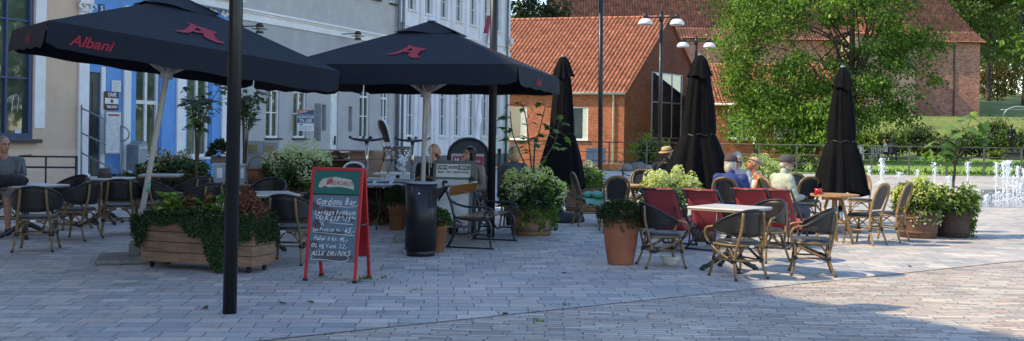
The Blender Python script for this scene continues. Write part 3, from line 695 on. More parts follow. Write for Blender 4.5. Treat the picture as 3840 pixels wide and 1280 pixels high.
# ---- grey office building
C0, C1 = A1, fx(1494)
gb = building('office_building', 'grey rendered office building with white cornice band and white windows', C0); L = C1-C0
rx = lambda px, py=500: fx(px, py)-C0
zs = 1.34; zc0, zc1 = 4.88, 5.22
wins = [(996, 1046), (1098, 1147), (1347, 1384), (1427, 1455)]; ops = [(rx(a), rx(b_), zs, 3.55) for a, b_ in wins]
dr = (rx(1238), rx(1267), .18, 3.0); slots = [(rx(a), rx(b_), z0, z1) for a, b_, z0, z1 in ((1206, 1222, fac(1214, 490)[1], fac(1214, 393)[1]), (1306, 1320, fac(1313, 494)[1], fac(1313, 400)[1]))]
up = [(rx(a), rx(b_), 6.5, 8.3) for a, b_ in ((898, 955), (990, 1042), (1098, 1142), (1210, 1250), (1322, 1358), (1385, 1417), (1458, 1480))]
m = MB(); wall_open(m, 0, L, 0, 4.9, ops+[dr]+slots, 0, .2, 0); wall_open(m, 0, L, 4.9, 10.0, up, .04, .18, 1); m.span((0, .3, 0), (L, 9, 10.0), 0)
m.build('wall', ['wall_grey', 'wall_grey_up'], gb)
m = MB(); m.span((-.02, -.05, zc0), (L, .045, zc0+.22)); m.span((-.02, -.1, zc0+.22), (L, .043, zc0+.27)); m.span((-.02, -.16, zc0+.275), (L, .041, zc1)); m.build('cornice', 'trim_white', gb)
m = MB(); m.span((0, -.035, 0), (dr[0], -.001, .55)); m.span((dr[1], -.035, 0), (L, -.001, .55)); m.build('base_course', 'plinth', gb)
m = MB(); m.poly([(0, -.3, 10), (L, -.3, 10), (L, 4.5, 13.8), (0, 4.5, 13.8)]); m.poly([(0, 9.3, 10), (0, 4.5, 13.8), (L, 4.5, 13.8), (L, 9.3, 10)]); m.poly([(L, -.3, 10), (L, 9.3, 10), (L, 4.5, 13.8)]); m.build('roof', 'asphalt_roof', gb)
for o in ops: window(gb, *o, 2, (.36, .68), .1, 'frame_white', .035, .055, True, 'sill_dark', heavy=.68)
for o in up: window(gb, *o, 2, (.5,), .14, 'frame_white', .035, .055, True, 'sill_dark')
for a, b_, z0, z1 in slots:
    m = MB(); m.poly([(a, .12, z0), (b_, .12, z0), (b_, .12, z1), (a, .12, z1)]); m.build('niche', 'slot_grey', gb)
m = MB(); a, b_, z0, z1 = dr; m.span((a, .05, z0), (b_, .11, z1)); m.span((a+.12, .035, .4), (b_-.12, .049, 1.1)); m.span((a+.12, .035, 1.3), (b_-.12, .049, 2.6)); d = m.build('door', 'frame_white', gb)
m = MB(); m.span((a+.62*(b_-a), -.0, 1.1), (a+.74*(b_-a), .034, 1.42)); m.tube([(a+.68*(b_-a), -.02, 1.2), (a+.4*(b_-a), -.02, 1.2)], .014, 6); m.build('handle', 'black_iron', d)
m = MB(); m.span((a, -.3, 0), (b_, -.002, .18)); m.build('step', 'plinth', gb)
m = MB()
for k in range(5): xx = rx(1178+5*k); m.tube([(xx, -.03, fac(1190, 530)[1]), (xx, -.03, fac(1190, 388)[1])], .012, 6)
m.build('cable_rods', 'zinc', gb)
m = MB(); s, z = rx(935), fac(935, 470)[1]; m.lathe([(0.001, -.03), (.08, -.025), (.085, 0)], 14, mi=0, M=Matrix.Translation((s, -.005, z)) @ Matrix.Rotation(PI/2, 4, 'X') @ Matrix.Diagonal((1, 1.9, 1, 1))); m.build('bell_plate', 'sign_maroon', gb)
# sign KONTOR TIL LEJE, on its bracket
s0, z0 = fac(1120, 491); s1_, z1 = fac(1170, 412); c = on_front(1146, 460, .45)
t = thing('rental_sign', 'navy and white hanging sign with orange corner offering an office to let', 'sign', (c.x, c.y, z0), rad(18)); W, H = .52, P(1146, 412, c.y).z-P(1146, 491, c.y).z
m = MB(); m.span((-W/2, -.012, 0), (W/2, .012, H)); m.build('panel', 'paper', t)
m = MB(); m.span((-W/2+.002, -.017, H*.36), (W/2-.002, -.0125, H-.002)); m.build('field', 'sign_navy', t)
m = MB(); m.poly([(-W/2+.003, -.020, H*.8), (W/2-.01, -.020, H-.004), (-W/2+.003, -.020, H-.004)]); m.build('corner', 'sign_orange', t)
text_obj('TIL LEJE', .075, 'paper', t, frame((-.1, -.023, H*.9), (1, 0, .22), (-.22, 0, 1)), bold=.001)
text_obj('KONTOR', .118, 'paper', t, FRONT(0, -.021, H*.65), bold=.003); text_obj('TIL LEJE', .118, 'paper', t, FRONT(0, -.021, H*.49), bold=.003)
m = MB(); m.span((-W*.44, -.020, H*.755), (W*.44, -.0175, H*.768)); m.span((-W*.44, -.020, H*.40), (W*.44, -.0175, H*.412)); m.build('rule', 'paper', t)
m = MB(); m.poly([(-W*.38, -.015, H*.26), (-W*.16, -.015, H*.26), (-W*.18, -.015, H*.32), (-W*.27, -.015, H*.335), (-W*.36, -.015, H*.31)]); m.build('emblem', 'sign_navy', t)
lines(t, W, H, -.0128, 3, H*.04, H*.24, 'sign_navy', 9, .12, .35)
m = MB(); m.tube([(W/2+.32, .3, H*.93), (-W/2, 0, H*.96)], .012, 6); m.build('bracket', 'zinc', t)
# wall lanterns
def wall_lantern(px, py, label):
    s, z = fac(px, py); c = FO + FU*s; t = thing('wall_lantern', label, 'lantern', (c.x, c.y, z), FRZ, 'lanterns on the grey wall')
    m = MB(); m.lathe([(.001, -.02), (.09, -.02), (.08, .02), (.001, .03)], 12, M=Matrix.Translation((0, -.01, 0)) @ Matrix.Rotation(PI/2, 4, 'X')); m.tube([(0, -.02, 0), (0, -.62, 0)], .018, 8); m.build('bracket', 'black_iron', t)
    m = MB(); m.lathe([(.001, .09), (.07, .08), (.12, .02), (.12, -.03), (.10, -.035)], 14, (0, -.66, 0)); m.lathe([(.24, -.095), (.24, -.085), (.09, -.08)], 16, (0, -.66, 0)); m.lathe([(.115, -.22), (.12, -.17), (.1, -.165)], 14, (0, -.66, 0)); m.build('cage', 'black_iron', t)
    m = MB(); m.lathe([(.095, -.17), (.1, -.04)], 14, (0, -.66, 0)); m.build('glass', 'lamp_glass', t)
wall_lantern(905, 100, 'black wall lantern on the left half of the grey wall, beside the near lamp post'); wall_lantern(1281, 128, 'black wall lantern on the grey wall between the two open parasols')
# downpipes between the grey and the white building
for px, lab in ((1489, 'dark zinc downpipe, left one of the pair between grey and white buildings'), (1506, 'dark zinc downpipe, right one of the pair between grey and white buildings')):
    c = on_front(px, 560, .1); m = MB(); m.tube([(0, 0, .1), (0, 0, 9.9)], .06, 10)
    for z in (1.5, 3.6, 5.8, 8): m.lathe([(.06, -.02), (.075, -.02), (.075, .02), (.06, .02)], 10, (0, 0, z))
    o = m.build('downpipe', 'zinc'); o.location = (c.x, c.y, 0); tag(o, lab, 'downpipe')

# ---- white building
D0, D1 = fx(1497), 0.0
wb = building('white_building', 'long white building with two rows of narrow tall windows', D0); L = D1-D0
rx = lambda px, py=500: fx(px, py)-D0
cx = [1538, 1602, 1659, 1715, 1768, 1818, 1863]
hw = .33; lo = [(rx(p)-hw, rx(p)+hw, 1.42, 3.9) for p in cx]; hi = [(rx(p)-hw, rx(p)+hw, 6.42, 8.5) for p in cx]
m = MB(); wall_open(m, 0, L, 0, 10.0, lo+hi, 0, .22); m.span((0, .36, 0), (L, 9, 10.0)); m.build('wall', 'wall_white', wb)
m = MB(); m.poly([(0, -.4, 10), (L, -.4, 10), (L, 4.5, 10.9), (0, 4.5, 10.9)]); m.poly([(0, 9.3, 10), (0, 4.5, 10.9), (L, 4.5, 10.9), (L, 9.3, 10)]); m.build('roof', 'asphalt_roof', wb)
m = MB(); m.span((0, -.05, 0), (L, -.001, .62)); m.build('base_course', 'plinth', wb)
m = MB(); m.span((0, -.09, 5.35), (L, -.002, 5.5)); m.span((0, -.06, 5.75), (L, -.003, 5.85)); m.span((0, -.12, 9.6), (L, -.002, 10)); m.build('string_course', 'trim_white', wb)
edges = [0]+[(lo[i][1]+lo[i+1][0])/2 for i in range(6)]+[L-.2]
for xx in edges: m = MB(); m.span((xx-.12, -.08, .62), (xx+.12, -.0015, 5.35)); m.span((xx-.12, -.07, 5.85), (xx+.12, -.0015, 9.6)); m.build('pilaster', 'wall_white', wb)
for o in lo: window(wb, *o, 2, (.34, .67), .14, 'frame_white', .03, .05, True, 'trim_white')
for o in hi: window(wb, *o, 2, (.34, .67), .14, 'frame_white', .03, .05, True, 'trim_white')
c = on_front(1897, 560, .12); m = MB(); m.tube([(0, 0, .1), (0, 0, 9.9)], .055, 10); o = m.build('downpipe', 'zinc'); o.location = (c.x, c.y, 0); tag(o, 'grey downpipe at the far corner of the white building', 'downpipe')
t = thing('flood_light', 'small white flood light on the corner of the white building', 'lamp', on_front(1908, 157, .1), 0)
m = MB(); m.box((.14, -.05, 0), (.2, .16, .34)); m.build('housing', 'lamp_white', t, bevel=.05); m = MB(); m.box((.0, 0, .02), (.14, .05, .05)); m.build('bracket', 'zinc', t)
t, W, H = sign_thing('wall_plaque', 'small crimson and cream plaque on the white wall', 'sign', 1573, 1588, 463, 521, .03, .004, 'sticker', 'paper', th=.02)
m = MB(); m.span((-W/2+.006, -.029, H*.68), (W/2-.006, -.0245, H-.006)); m.build('band', 'sign_crimson', t); text_obj('HR', H*.2, 'paper', t, FRONT(0, -.033, H*.83))
# two unseen houses added on the left, shaped to cast the square's shade
th_ = building('shade_town_house', 'tall plain town house added out of view on the left for its shadow', 0); th_.location = (0, 0, 0); th_.rotation_euler = (0, 0, 0)
m = MB(); m.span((-23, 8.4, 0), (-11.6, 19.5, 12.8)); m.build('wall', 'wall_beige', th_)
m = MB(); m.span((-23.2, 8.3, 12.8), (-11.58, 19.6, 13.0)); m.build('roof', 'asphalt_roof', th_)
th_ = building('shade_gabled_house', 'tall gabled house added out of view on the left, shaped for its shadow', 0); th_.location = (0, 0, 0); th_.rotation_euler = (0, 0, 0)
m = MB(); m.span((-24, -7.6, 0), (-11.6, 8.38, 12.9)); m.build('wall', 'brick_y', th_)
m = MB(); 
for x in (-24, -11.6): m.poly([(x, -7.6, 12.9), (x, 8.36, 12.9), (x, .4, 17.8)])
m.poly([(-24, 8.36, 12.9), (-11.6, 8.36, 12.9), (-11.6, .4, 17.8), (-24, .4, 17.8)]); m.poly([(-24, -7.6, 12.9), (-24, .4, 17.8), (-11.6, .4, 17.8), (-11.6, -7.6, 12.9)]); m.build('roof', 'asphalt_roof', th_)

# ------------------------------------------------------------------ pantile roofs
def pantiles(mb, o, u, v, width, length, tw, tl, amp, lift, nsub=5, mi=0, u_lim=None):
    o, u, v = V(o), V(u).normalized(), V(v).normalized(); nn = u.cross(v).normalized()
    if nn.z < 0: nn = -nn
    nc = int(width/tw)+1; nr = int(length/tl)+1
    cols = [i*tw/nsub for i in range(nc*nsub+1)]
    pf = [(.5-.5*math.cos(2*PI*(k/nsub)))**1.4 for k in range(nsub)]
    vs = []; fs = []
    for j in range(nr):
        jit = [rnd.uniform(-.012, .012) for _ in range(nc+2)]
        for e in (0, 1):
            d = min((j+e)*tl, length); h0 = lift*(1-e)
            lo, hi = u_lim(d) if u_lim else (0, width)
            for i, c in enumerate(cols):
                cc = min(max(c, lo), min(hi, width)); k = i//nsub
                vs.append(o + u*cc + v*(d+jit[k]) + nn*(amp*pf[i % nsub]+h0))
    N = len(cols)
    for r in range(2*nr-1):
        for i in range(N-1): fs.append((r*N+i, r*N+i+1, (r+1)*N+i+1, (r+1)*N+i))
    mb.add(vs, fs, mi, True)
# ---- near brick house
K = GY(2337, 66.0); K.z = -0.9
ang = rad(17); bang = rad(35)
ud = V((-math.cos(ang), math.sin(ang), 0)); gd = V((math.sin(bang), math.cos(bang), 0)); Wg = 12.26; Lh = 19.0
ze = P(2337, 345, 66).z; za = P(2498, 68, K.y+gd.y*Wg/2).z
h1 = thing('brick_house', 'low red brick house with orange pantile roof and tall gable window, behind the railing', 'house', K, 0)
# front wall is built in a frame whose x runs along the wall from the left end to the corner
def wall_obj(name, parent, origin, xdir, build, mats, bevel=0):
    m = MB(); build(m); o = m.build(name, mats, parent, bevel); rz = math.atan2(xdir.y, xdir.x); o.location = origin; o.rotation_euler = (0, 0, rz); return o
ezl = ze+0.9
def pix_wall(px, py, origin, xdir):                # pixel -> (x along wall, z) with the wall's plane
    u, w = ray(px, py); det = u*(-xdir.y)+F*xdir.x; t = (origin.x*(-xdir.y)+origin.y*xdir.x)/det
    return ((V((u*t, F*t, 0))-origin).dot(xdir)), CAMZ+w*t
O1 = K + ud*Lh; O1.z = 0; fd = -ud
wn = []
for (a, b_, c, d_) in ((1903, 1976, 522, 402), (2143, 2206, 524, 403)):
    x0, z0 = pix_wall(a, c, O1, fd); x1, z1 = pix_wall(b_, d_, O1, fd); wn.append((x0, x1, z0+.9, z1+.9))
wo = wall_obj('front_wall', h1, V(((O1-K).x, (O1-K).y, 0)), fd, lambda m: wall_open(m, 0, Lh, -.3, ezl, wn, 0, .14), ['brick_x'])
for o in wn: window(wo, *o, 1, (), .08, 'frame_white', .03, .06, True, 'trim_white', 'glass', curtain=True)
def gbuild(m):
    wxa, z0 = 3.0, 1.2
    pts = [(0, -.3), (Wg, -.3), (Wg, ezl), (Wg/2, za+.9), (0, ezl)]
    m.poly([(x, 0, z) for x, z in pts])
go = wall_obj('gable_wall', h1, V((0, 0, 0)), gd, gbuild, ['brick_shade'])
gx0, gz0 = pix_wall(2440, 520, K, gd); gx1, gz1 = pix_wall(2556, 283, K, gd)
window(go, gx0, gx1, gz0+.9, gz1+.9, 3, (.55,), -.02, 'metal_pale', .06, .07, False, None, 'glass', heavy=.55)
m = MB(); bk = gd*Wg
m.poly([tuple(ud*Lh+V((0, 0, -.3))), tuple(ud*Lh+V((0, 0, ezl))), tuple(ud*Lh+gd*Wg/2+V((0, 0, za+.9))), tuple(ud*Lh+bk+V((0, 0, ezl))), tuple(ud*Lh+bk+V((0, 0, -.3)))]); m.poly([tuple(bk+V((0, 0, -.3))), tuple(bk+ud*Lh+V((0, 0, -.3))), tuple(bk+ud*Lh+V((0, 0, ezl))), tuple(bk+V((0, 0, ezl)))]); m.build('rear_wall', 'brick_x', h1)
m = MB(); vd = gd*(Wg/2)+V((0, 0, za-ze)); ov = .3; oo = -ud*.12 - vd.normalized()*ov + V((0, 0, ezl+.04))
pantiles(m, oo, ud, vd, Lh+.3, vd.length+ov, .285, .42, .085, .075, 6)
vd2 = -gd*(Wg/2)+V((0, 0, za-ze)); m.poly([tuple(bk-vd2.normalized()*ov-ud*.12+V((0, 0, ezl))), tuple(bk-vd2.normalized()*ov+ud*Lh+V((0, 0, ezl))), tuple(bk+ud*Lh+vd2+V((0, 0, ezl+.03))), tuple(bk-ud*.12+vd2+V((0, 0, ezl+.03)))])
rf = m.build('roof', 'tile', h1)
m = MB(); a = gd*Wg/2+V((0, 0, za+.9+.08))
for k in range(48): c0 = a + ud*(-.12+.4*k); m.tube([c0, c0+ud*.44], [.125, .105], 8)
m.build('ridge_tiles', 'tile', rf)
m = MB(); 
for s_ in (0, 1):
    vv = vd if s_ == 0 else vd2; st = (V((0, 0, ezl)) if s_ == 0 else bk+V((0, 0, ezl))) - vv.normalized()*ov
    m.tube([st-ud*.14+V((0, 0, .04)), st-ud*.14+vv+vv.normalized()*ov+V((0, 0, .06))], .055, 6)
m.build('verge', 'tile', rf)
m = MB(); a = -gd*.34+V((0, 0, ezl-.12)); m.tube([a-ud*.2, a+ud*Lh], .075, 10); m.build('gutter', 'pole_white', h1)
dx = pix_wall(2300, 500, O1, fd)[0]; pp = V(((O1-K).x, (O1-K).y, 0))+fd*dx; m = MB(); q = V((fd.y, -fd.x, 0))*.1
m.tube([pp+q+V((0, 0, -.1)), pp+q+V((0, 0, ezl-.4)), pp+q*3+V((0, 0, ezl-.12))], .055, 10); m.build('downpipe', 'pole_white', h1)
e0 = GY(2233, 46.3); t = thing('cable_cabinet', 'grey metal cable cabinet in front of the brick house', 'cabinet', (e0.x, 46.3, .0), rad(-4)); z0, z1 = 0, P(2233, 561, 46.3).z+.1
m = MB(); m.span((-.44, -.2, 0), (.44, .2, z1-.1)); m.build('box', 'metal_grey', t, bevel=.02); m = MB(); m.span((-.46, -.22, z1-.1), (.46, .22, z1-.04)); m.build('lid', 'metal_grey', t); m = MB(); m.span((-.4, -.212, .1), (-.02, -.203, z1-.2)); m.span((.02, -.212, .1), (.4, -.203, z1-.2)); m.build('door', 'metal_grey', t)

# ---- second low brick house behind the tree
O2 = GY(2655, 66.0); O2.z = .2; L2 = (3215-2655)/3840*66; ez = P(2950, 393, 66).z-.2
h2 = thing('brick_cottage', 'long low red brick house half hidden behind the big tree', 'house', O2, 0)
wn = []
for (a, b_, c, d_) in ((2727, 2799, 520, 446), (2899, 2993, 519, 440), (3062, 3120, 519, 440)):
    wn.append(((a-2655)/3840*66, (b_-2655)/3840*66, P(a, c, 66).z-.2, P(b_, d_, 66).z-.2))
m = MB(); wall_open(m, 0, L2, -.3, ez, wn, 0, .14); m.span((0, .3, -.3), (L2, 8, ez)); w2 = m.build('wall', 'brick_x', h2)
for o in wn: window(h2, *o, 2, (), .06, 'frame_white', .03, .07, True, 'trim_white', 'glass', curtain=True)
m = MB(); pantiles(m, (-.3, -.35, ez-.02), (1, 0, 0), (0, 4.35, 2.9), L2+.6, 5.2, .215, .33, .06, .05, 5); m.poly([(-.3, 8.4, ez), (-.3, 4, ez+2.88), (L2+.3, 4, ez+2.88), (L2+.3, 8.4, ez)]); m.build('roof', 'tile', h2)
m = MB(); m.poly([(L2, .0, ez), (L2, 8, ez), (L2, 4, ez+2.7)]); m.poly([(0, 0, ez), (0, 4, ez+2.7), (0, 8, ez)]); m.build('gable', 'brick_y', h2)
m = MB(); m.tube([(-.3, -.4, ez-.05), (L2+.3, -.4, ez-.05)], .07, 8); m.build('gutter', 'pole_white', h2)
m = MB(); m.tube([(L2-.15, -.1, -.1), (L2-.15, -.1, ez-.1)], .06, 8); m.build('downpipe', 'pole_white', h2)
# ---- castle
KY = 95.0; O3 = GY(2010, KY); Lc = (3668-2010)/3840*KY; cz = P(3560, 158, KY).z
ca = thing('castle', 'long old brick castle with steep weathered tile roof on the hill', 'castle', (O3.x, KY, 0), 0)
m = MB(); m.span((0, 0, -1), (Lc, 13, cz-.05)); m.build('wall', 'castle_brick', ca)
m = MB(); xx = (3571-2010)/3840*KY; m.span((xx-.06, -.06, 2), (xx+.06, -.001, cz-.2)); m.build('wall_joint', 'frame_dark', ca)
m = MB(); ln = 13.0; vv = V((0, 5.2, 8.6)).normalized()
def lim(d): return (max(0, d*.42), Lc+.7-max(0, d-1.6)*.52-min(d, 1.6)*.25)
pantiles(m, (-.35, -.45, cz-.1), (1, 0, 0), (0, 1.3, .95), Lc+.7, 1.6, .26, .4, .07, .06, 4, u_lim=lambda d: (0, Lc+.7-d*.25))
e1 = V((0, 1.3, .95)).normalized()*1.6
pantiles(m, V((-.35, -.45, cz-.1))+e1, (1, 0, 0), vv, Lc+.7, ln-1.6, .26, .4, .07, .06, 4, u_lim=lambda d: (d*.42, Lc+.3-d*.52))
zz = cz-.1+e1.z
m.poly([(Lc-.05, e1.y-.45, zz), (Lc-.05-11.4*.52, e1.y-.45+11.4*vv.y, zz+11.4*vv.z), (Lc-.05, 13.4, zz)]); m.poly([(Lc+.35, -.45, cz-.1), (Lc-.05, e1.y-.45, zz), (Lc-.05, 13.4, zz), (Lc+.35, 13.4, cz-.1)])
m.poly([(-.35, 13.4, cz-.1), (4, 6, zz+10), (Lc-6, 6, zz+10), (Lc, 13.4, cz-.1)]); m.poly([(-.35, -.45, cz-.1), (-.35, 13.4, cz-.1), (4.5, 6, zz+9.7)])
m.build('roof', 'tile_old', ca)
ch0 = (2078-2010)/3840*KY; m = MB(); m.span((ch0-.6, 1.6, cz), (ch0+.6, 2.9, cz+3.6)); m.span((ch0-.68, 1.52, cz+3.6), (ch0+.68, 2.98, cz+3.85)); m.build('chimney', 'castle_brick', ca)
O4 = GY(3195, 91.0); Lw = (3428-3195)/3840*91; wz = P(3440, 134, 91).z
tw = thing('castle_tower', 'projecting pale brick stair tower against the castle front', 'tower', (O4.x, 91, 0), 0)
m = MB(); m.span((0, 0, -1), (Lw, 3.9, wz)); m.build('wall', 'castle_pale', tw)
m = MB(); pantiles(m, (-.4, -.5, wz), (1, 0, 0), (0, 1.0, .72), Lw+1.3, 3.0, .26, .4, .08, .07, 4, u_lim=lambda d: (0, Lw+1.3-d*.7)); m.poly([(Lw+.9, -.5, wz), (Lw+.9, 3.9, wz), (Lw-.8, 1.9, wz+1.7)]); m.build('roof', 'tile', tw)

# ------------------------------------------------------------------ trees and plants
def leaves_at(mb, c, n, spread, L, W, mats, r, flat=.7, out=None):
    for _ in range(n):
        p = c + V((r.gauss(0, 1), r.gauss(0, 1), r.gauss(0, flat)))*spread
        d = rv(r); d.z -= .25
        if out is not None: d = d + (p-out).normalized()*.6
        nr = V((r.uniform(-.6, .6), r.uniform(-.6, .6), 1))
        s = r.uniform(.7, 1.3); mb.leaf(p, d, nr, L*s, W*s, r.choice(mats))
def tree(name, label, loc, h, crown, nclump, per, leaf, mats, seed, trunk_r=.22, spread=.5, lean=(0, 0), skirt=None, group=None, limbs=16, shell=.45, trunk_top=.85):
    r = random.Random(seed); t = thing(name, label, 'tree', loc, 0, group)
    (cx_, cy_, cz_), (ra, rb, rc) = crown
    cc = V((cx_, cy_, cz_)); m = MB()
    top = V((lean[0], lean[1], h*trunk_top)); tp = [V((0, 0, -.3)), V((r.uniform(-.1, .1), 0, h*.2)), V((lean[0]*.4, lean[1]*.4, h*.45)), top]
    tp = spline(tp, 5); m.tube(tp, [trunk_r*(1.25-.05*i) if i < 3 else trunk_r*(1.1-1.0*i/len(tp)) for i in range(len(tp))], 9)
    cl = []
    for k in range(nclump):
        d = rv(r); q = (shell+(1-shell)*r.random()**.6)
        j = 1+.22*noise.noise(d*1.7+V((seed, 0, 0)))
        cl.append(cc+V((d.x*ra, d.y*rb, d.z*rc))*q*j)
    if skirt:
        for k in range(skirt[0]):
            a = r.uniform(0, 2*PI); cl.append(V((cx_+math.cos(a)*ra*r.uniform(.35, .9), cy_+math.sin(a)*rb*r.uniform(.35, .9), r.uniform(skirt[1], skirt[2]))))
    for k in range(limbs):
        e = r.choice(cl); i0 = r.randint(int(len(tp)*.25), len(tp)-2); s = tp[i0]
        mid = (s+e)/2+V((0, 0, (e-s).length*.12)); bp = bez(s, s*.6+mid*.4, mid, e, 7); rr0 = trunk_r*.42*(1-.5*i0/len(tp))
        m.tube(bp, [rr0*(1-.85*i/6) for i in range(7)], 6)
    m.build('trunk', 'bark', t)
    m = MB()
    for c in cl: leaves_at(m, c, int(per*r.uniform(.5, 1.4)), spread*r.uniform(.6, 1.2), leaf, leaf*.62, range(len(mats)), r, .6, cc)
    m.build('crown', mats, t); return t
tl = GY(3190, 57); tree('maple_tree', 'big leafy green tree with drooping branches in front of the castle', (tl.x, 57, .2), 14, ((-1.7, 0, 7.5), (6.6, 5.0, 7.0)), 350, 135, .205, ['leaf_tree', 'leaf_tree', 'leaf_mid'], 3, .26, .50, skirt=(46, 1.5, 4.6), limbs=46, shell=.5)
c0 = GY(1985, 84); tree('yew_tree', 'dark evergreen tree rising behind the brick house roof', (c0.x, 84, .2), 18, ((-.5, 0, 12), (3.2, 3, 6)), 110, 110, .3, ['leaf_conifer', 'leaf_dark'], 5, .3, .5)
for k, (px, Y, h, cr, cz_, sd_, mt, lab, rh) in enumerate((
    (3590, 108, 17, 4.6, 11, 21, ['leaf_far', 'leaf_mid'], 'tall dark tree close beside the right end of the castle', 6.5),
    (3700, 112, 20, 4.6, 14.5, 22, ['leaf_far', 'leaf_autumn'], 'tall thin crowned tree second from the castle end', 6.8),
    (3835, 106, 20, 4.4, 15.5, 23, ['leaf_far', 'leaf_tree'], 'tall tree with bare lower trunk at the right edge of the photo', 6.0),
    (3640, 128, 19, 7, 12, 24, ['leaf_mid', 'leaf_far'], 'broad shady tree far behind the castle end', 8),
    (3760, 150, 17, 9, 11, 25, ['leaf_far', 'leaf_tree'], 'pale green tree deep in the far wood on the hill', 7),
    (3900, 160, 17, 8, 11, 27, ['leaf_far', 'leaf_dark'], 'rounded tree far back beyond the right edge', 7),
    (3560, 140, 20, 8, 13, 28, ['leaf_dark', 'leaf_far'], 'dark tree behind the castle roof hip', 7))):
    g0 = GY(px, Y); tree('hill_tree', lab, (g0.x, Y, zter(g0.x, Y)), h, ((0, 0, cz_), (cr, cr, rh)), 120, 70, .36 if Y < 120 else .5, mt, sd_, .24, .75 if Y < 120 else 1.0, group='trees on the hill by the castle', limbs=18)
for k, (x, y, h, cr) in enumerate(((38, 58, 15, 6), (47, 50, 14, 6), (44, 74, 17, 7), (58, 60, 16, 7), (43, 42, 13, 5), (52, 38, 13, 6))):  # unseen trees added for the green mirrored in the street windows
    tree('unseen_park_tree', 'broad park tree added out of view right of the fountain for window reflections', (x, y, zter(x, max(y, 46)) if y > 46 else 0), h, ((0, 0, h*.55), (cr, cr, h*.43)), 90, 60, .5, ['leaf_tree', 'leaf_far'], 90+k, .25, .9, group='park trees added out of view for window reflections', limbs=12)
g0 = GY(3735, 118); tree('hill_shrub', 'yellowish rounded shrub under the hill trees', (g0.x, 118, zter(g0.x, 118)), 4, ((0, 0, 2.6), (2.6, 2, 2.4)), 60, 60, .3, ['leaf_autumn', 'leaf_autumn'], 26, .1, .5)
def shrub(px, Y, rx_, h, mats, seed, label, n=900, leaf=.16, group='shrubs along the foot of the bank', name='shrub', z=None):
    r = random.Random(seed); g0 = GY(px, Y); t = thing(name, label, 'shrub', (g0.x, Y, zter(g0.x, Y) if z is None else z), 0, group)
    m = MB()
    for k in range(7): a = r.uniform(0, 2*PI); m.tube([(0, 0, -.1), (math.cos(a)*rx_*.3, math.sin(a)*rx_*.3, h*.5), (math.cos(a)*rx_*.6, math.sin(a)*rx_*.6, h*.85)], [.03, .02, .008], 5)
    m.build('stem', 'stem', t)
    m = MB(); 
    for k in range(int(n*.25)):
        p = V((r.gauss(0, .35)*rx_, r.gauss(0, .3)*rx_, h*(.12+.5*r.random()))); m.leaf(p, rv(r), rv(r), leaf*1.5, leaf*1.2, len(mats))  # very dark inner leaves put the shade of the gaps into colour
    for k in range(max(8, n//28)):
        d = rv(r); d.z = abs(d.z)*1.0-.15; j = 1+.25*noise.noise(d*2+V((seed, 1, 0))); c = V((d.x*rx_, d.y*rx_*.8, max(.12, h*.42+d.z*h*.58)))*1.0*(.55+.45*r.random())*j
        leaves_at(m, c, 28, .115*max(rx_, h)*.7, leaf, leaf*.6, range(len(mats)), r)
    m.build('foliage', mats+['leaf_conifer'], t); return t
for k, (px, Y, rx_, h, mt, lab) in enumerate((
    (3225, 66, 1.2, 2.1, ['leaf_lime', 'leaf_tree'], 'bright yellow green bush under the drooping tree branches'),
    (3330, 74, 1.9, 2.6, ['leaf_mid', 'leaf_tree'], 'wide leafy shrub right of the big tree'),
    (3440, 76, 1.9, 2.9, ['leaf_mid', 'leaf_dark'], 'tall dark leaved shrub behind the garden chairs'),
    (3520, 73, 1.4, 1.7, ['leaf_dark', 'leaf_mid'], 'low shrub left of the fig tree in its barrel'),
    (3600, 75, 1.8, 2.3, ['leaf_mid', 'leaf_tree'], 'shrub behind the fig tree leaves'),
    (3680, 76, 1.7, 2.6, ['leaf_tree', 'leaf_mid'], 'shrub just left of the bronze statue'),
    (3735, 78, 1.2, 3.4, ['leaf_mid', 'leaf_dark'], 'tall pointed shrub close behind the bronze statue'),
    (3830, 76, 1.9, 2.9, ['leaf_tree', 'leaf_mid'], 'leafy shrub at the right edge behind the statue'),
    (3760, 70.5, 1.0, .9, ['leaf_lime', 'leaf_tree'], 'small pale green plant beside the statue plinth'),
    (3890, 74, 2.0, 2.6, ['leaf_mid', 'leaf_dark'], 'shrub beyond the right edge of the frame'))):
    shrub(px, Y, rx_, h, mt, 40+k, lab, 1150, .2)
shrub(2432, 47.3, .85, 2.0, ['leaf_tree', 'leaf_lime'], 60, 'loose green shrub growing in front of the brick gable', 1100, .12, group=None, z=0)
shrub(2985, 47.2, .55, .95, ['leaf_mid', 'leaf_lime'], 61, 'small shrub at the railing in front of the bicycle', 450, .1, group=None, z=0)
shrub(3085, 47.4, .7, .8, ['leaf_mid', 'leaf_dark'], 62, 'low shrub at the railing beside the last closed parasol', 450, .1, group=None, z=0)
shrub(2760, 47.4, .8, .9, ['leaf_mid', 'leaf_lime'], 63, 'low shrub at the railing behind the seated group', 450, .1, group=None, z=0)
m = MB(); r = random.Random(99)
for k in range(520):
    x = r.uniform(40, 210); y = r.uniform(185, 240); z0 = zter(x, y); c = V((x, y, z0+r.random()**.7*19*(.8+.4*noise.noise((x*.06, 1, 0)))))
    leaves_at(m, c, 42, 2.0, .95, .6, (0, 0, 1), r)
m.build('far_wood', ['leaf_far', 'leaf_mid'], kind='stuff')
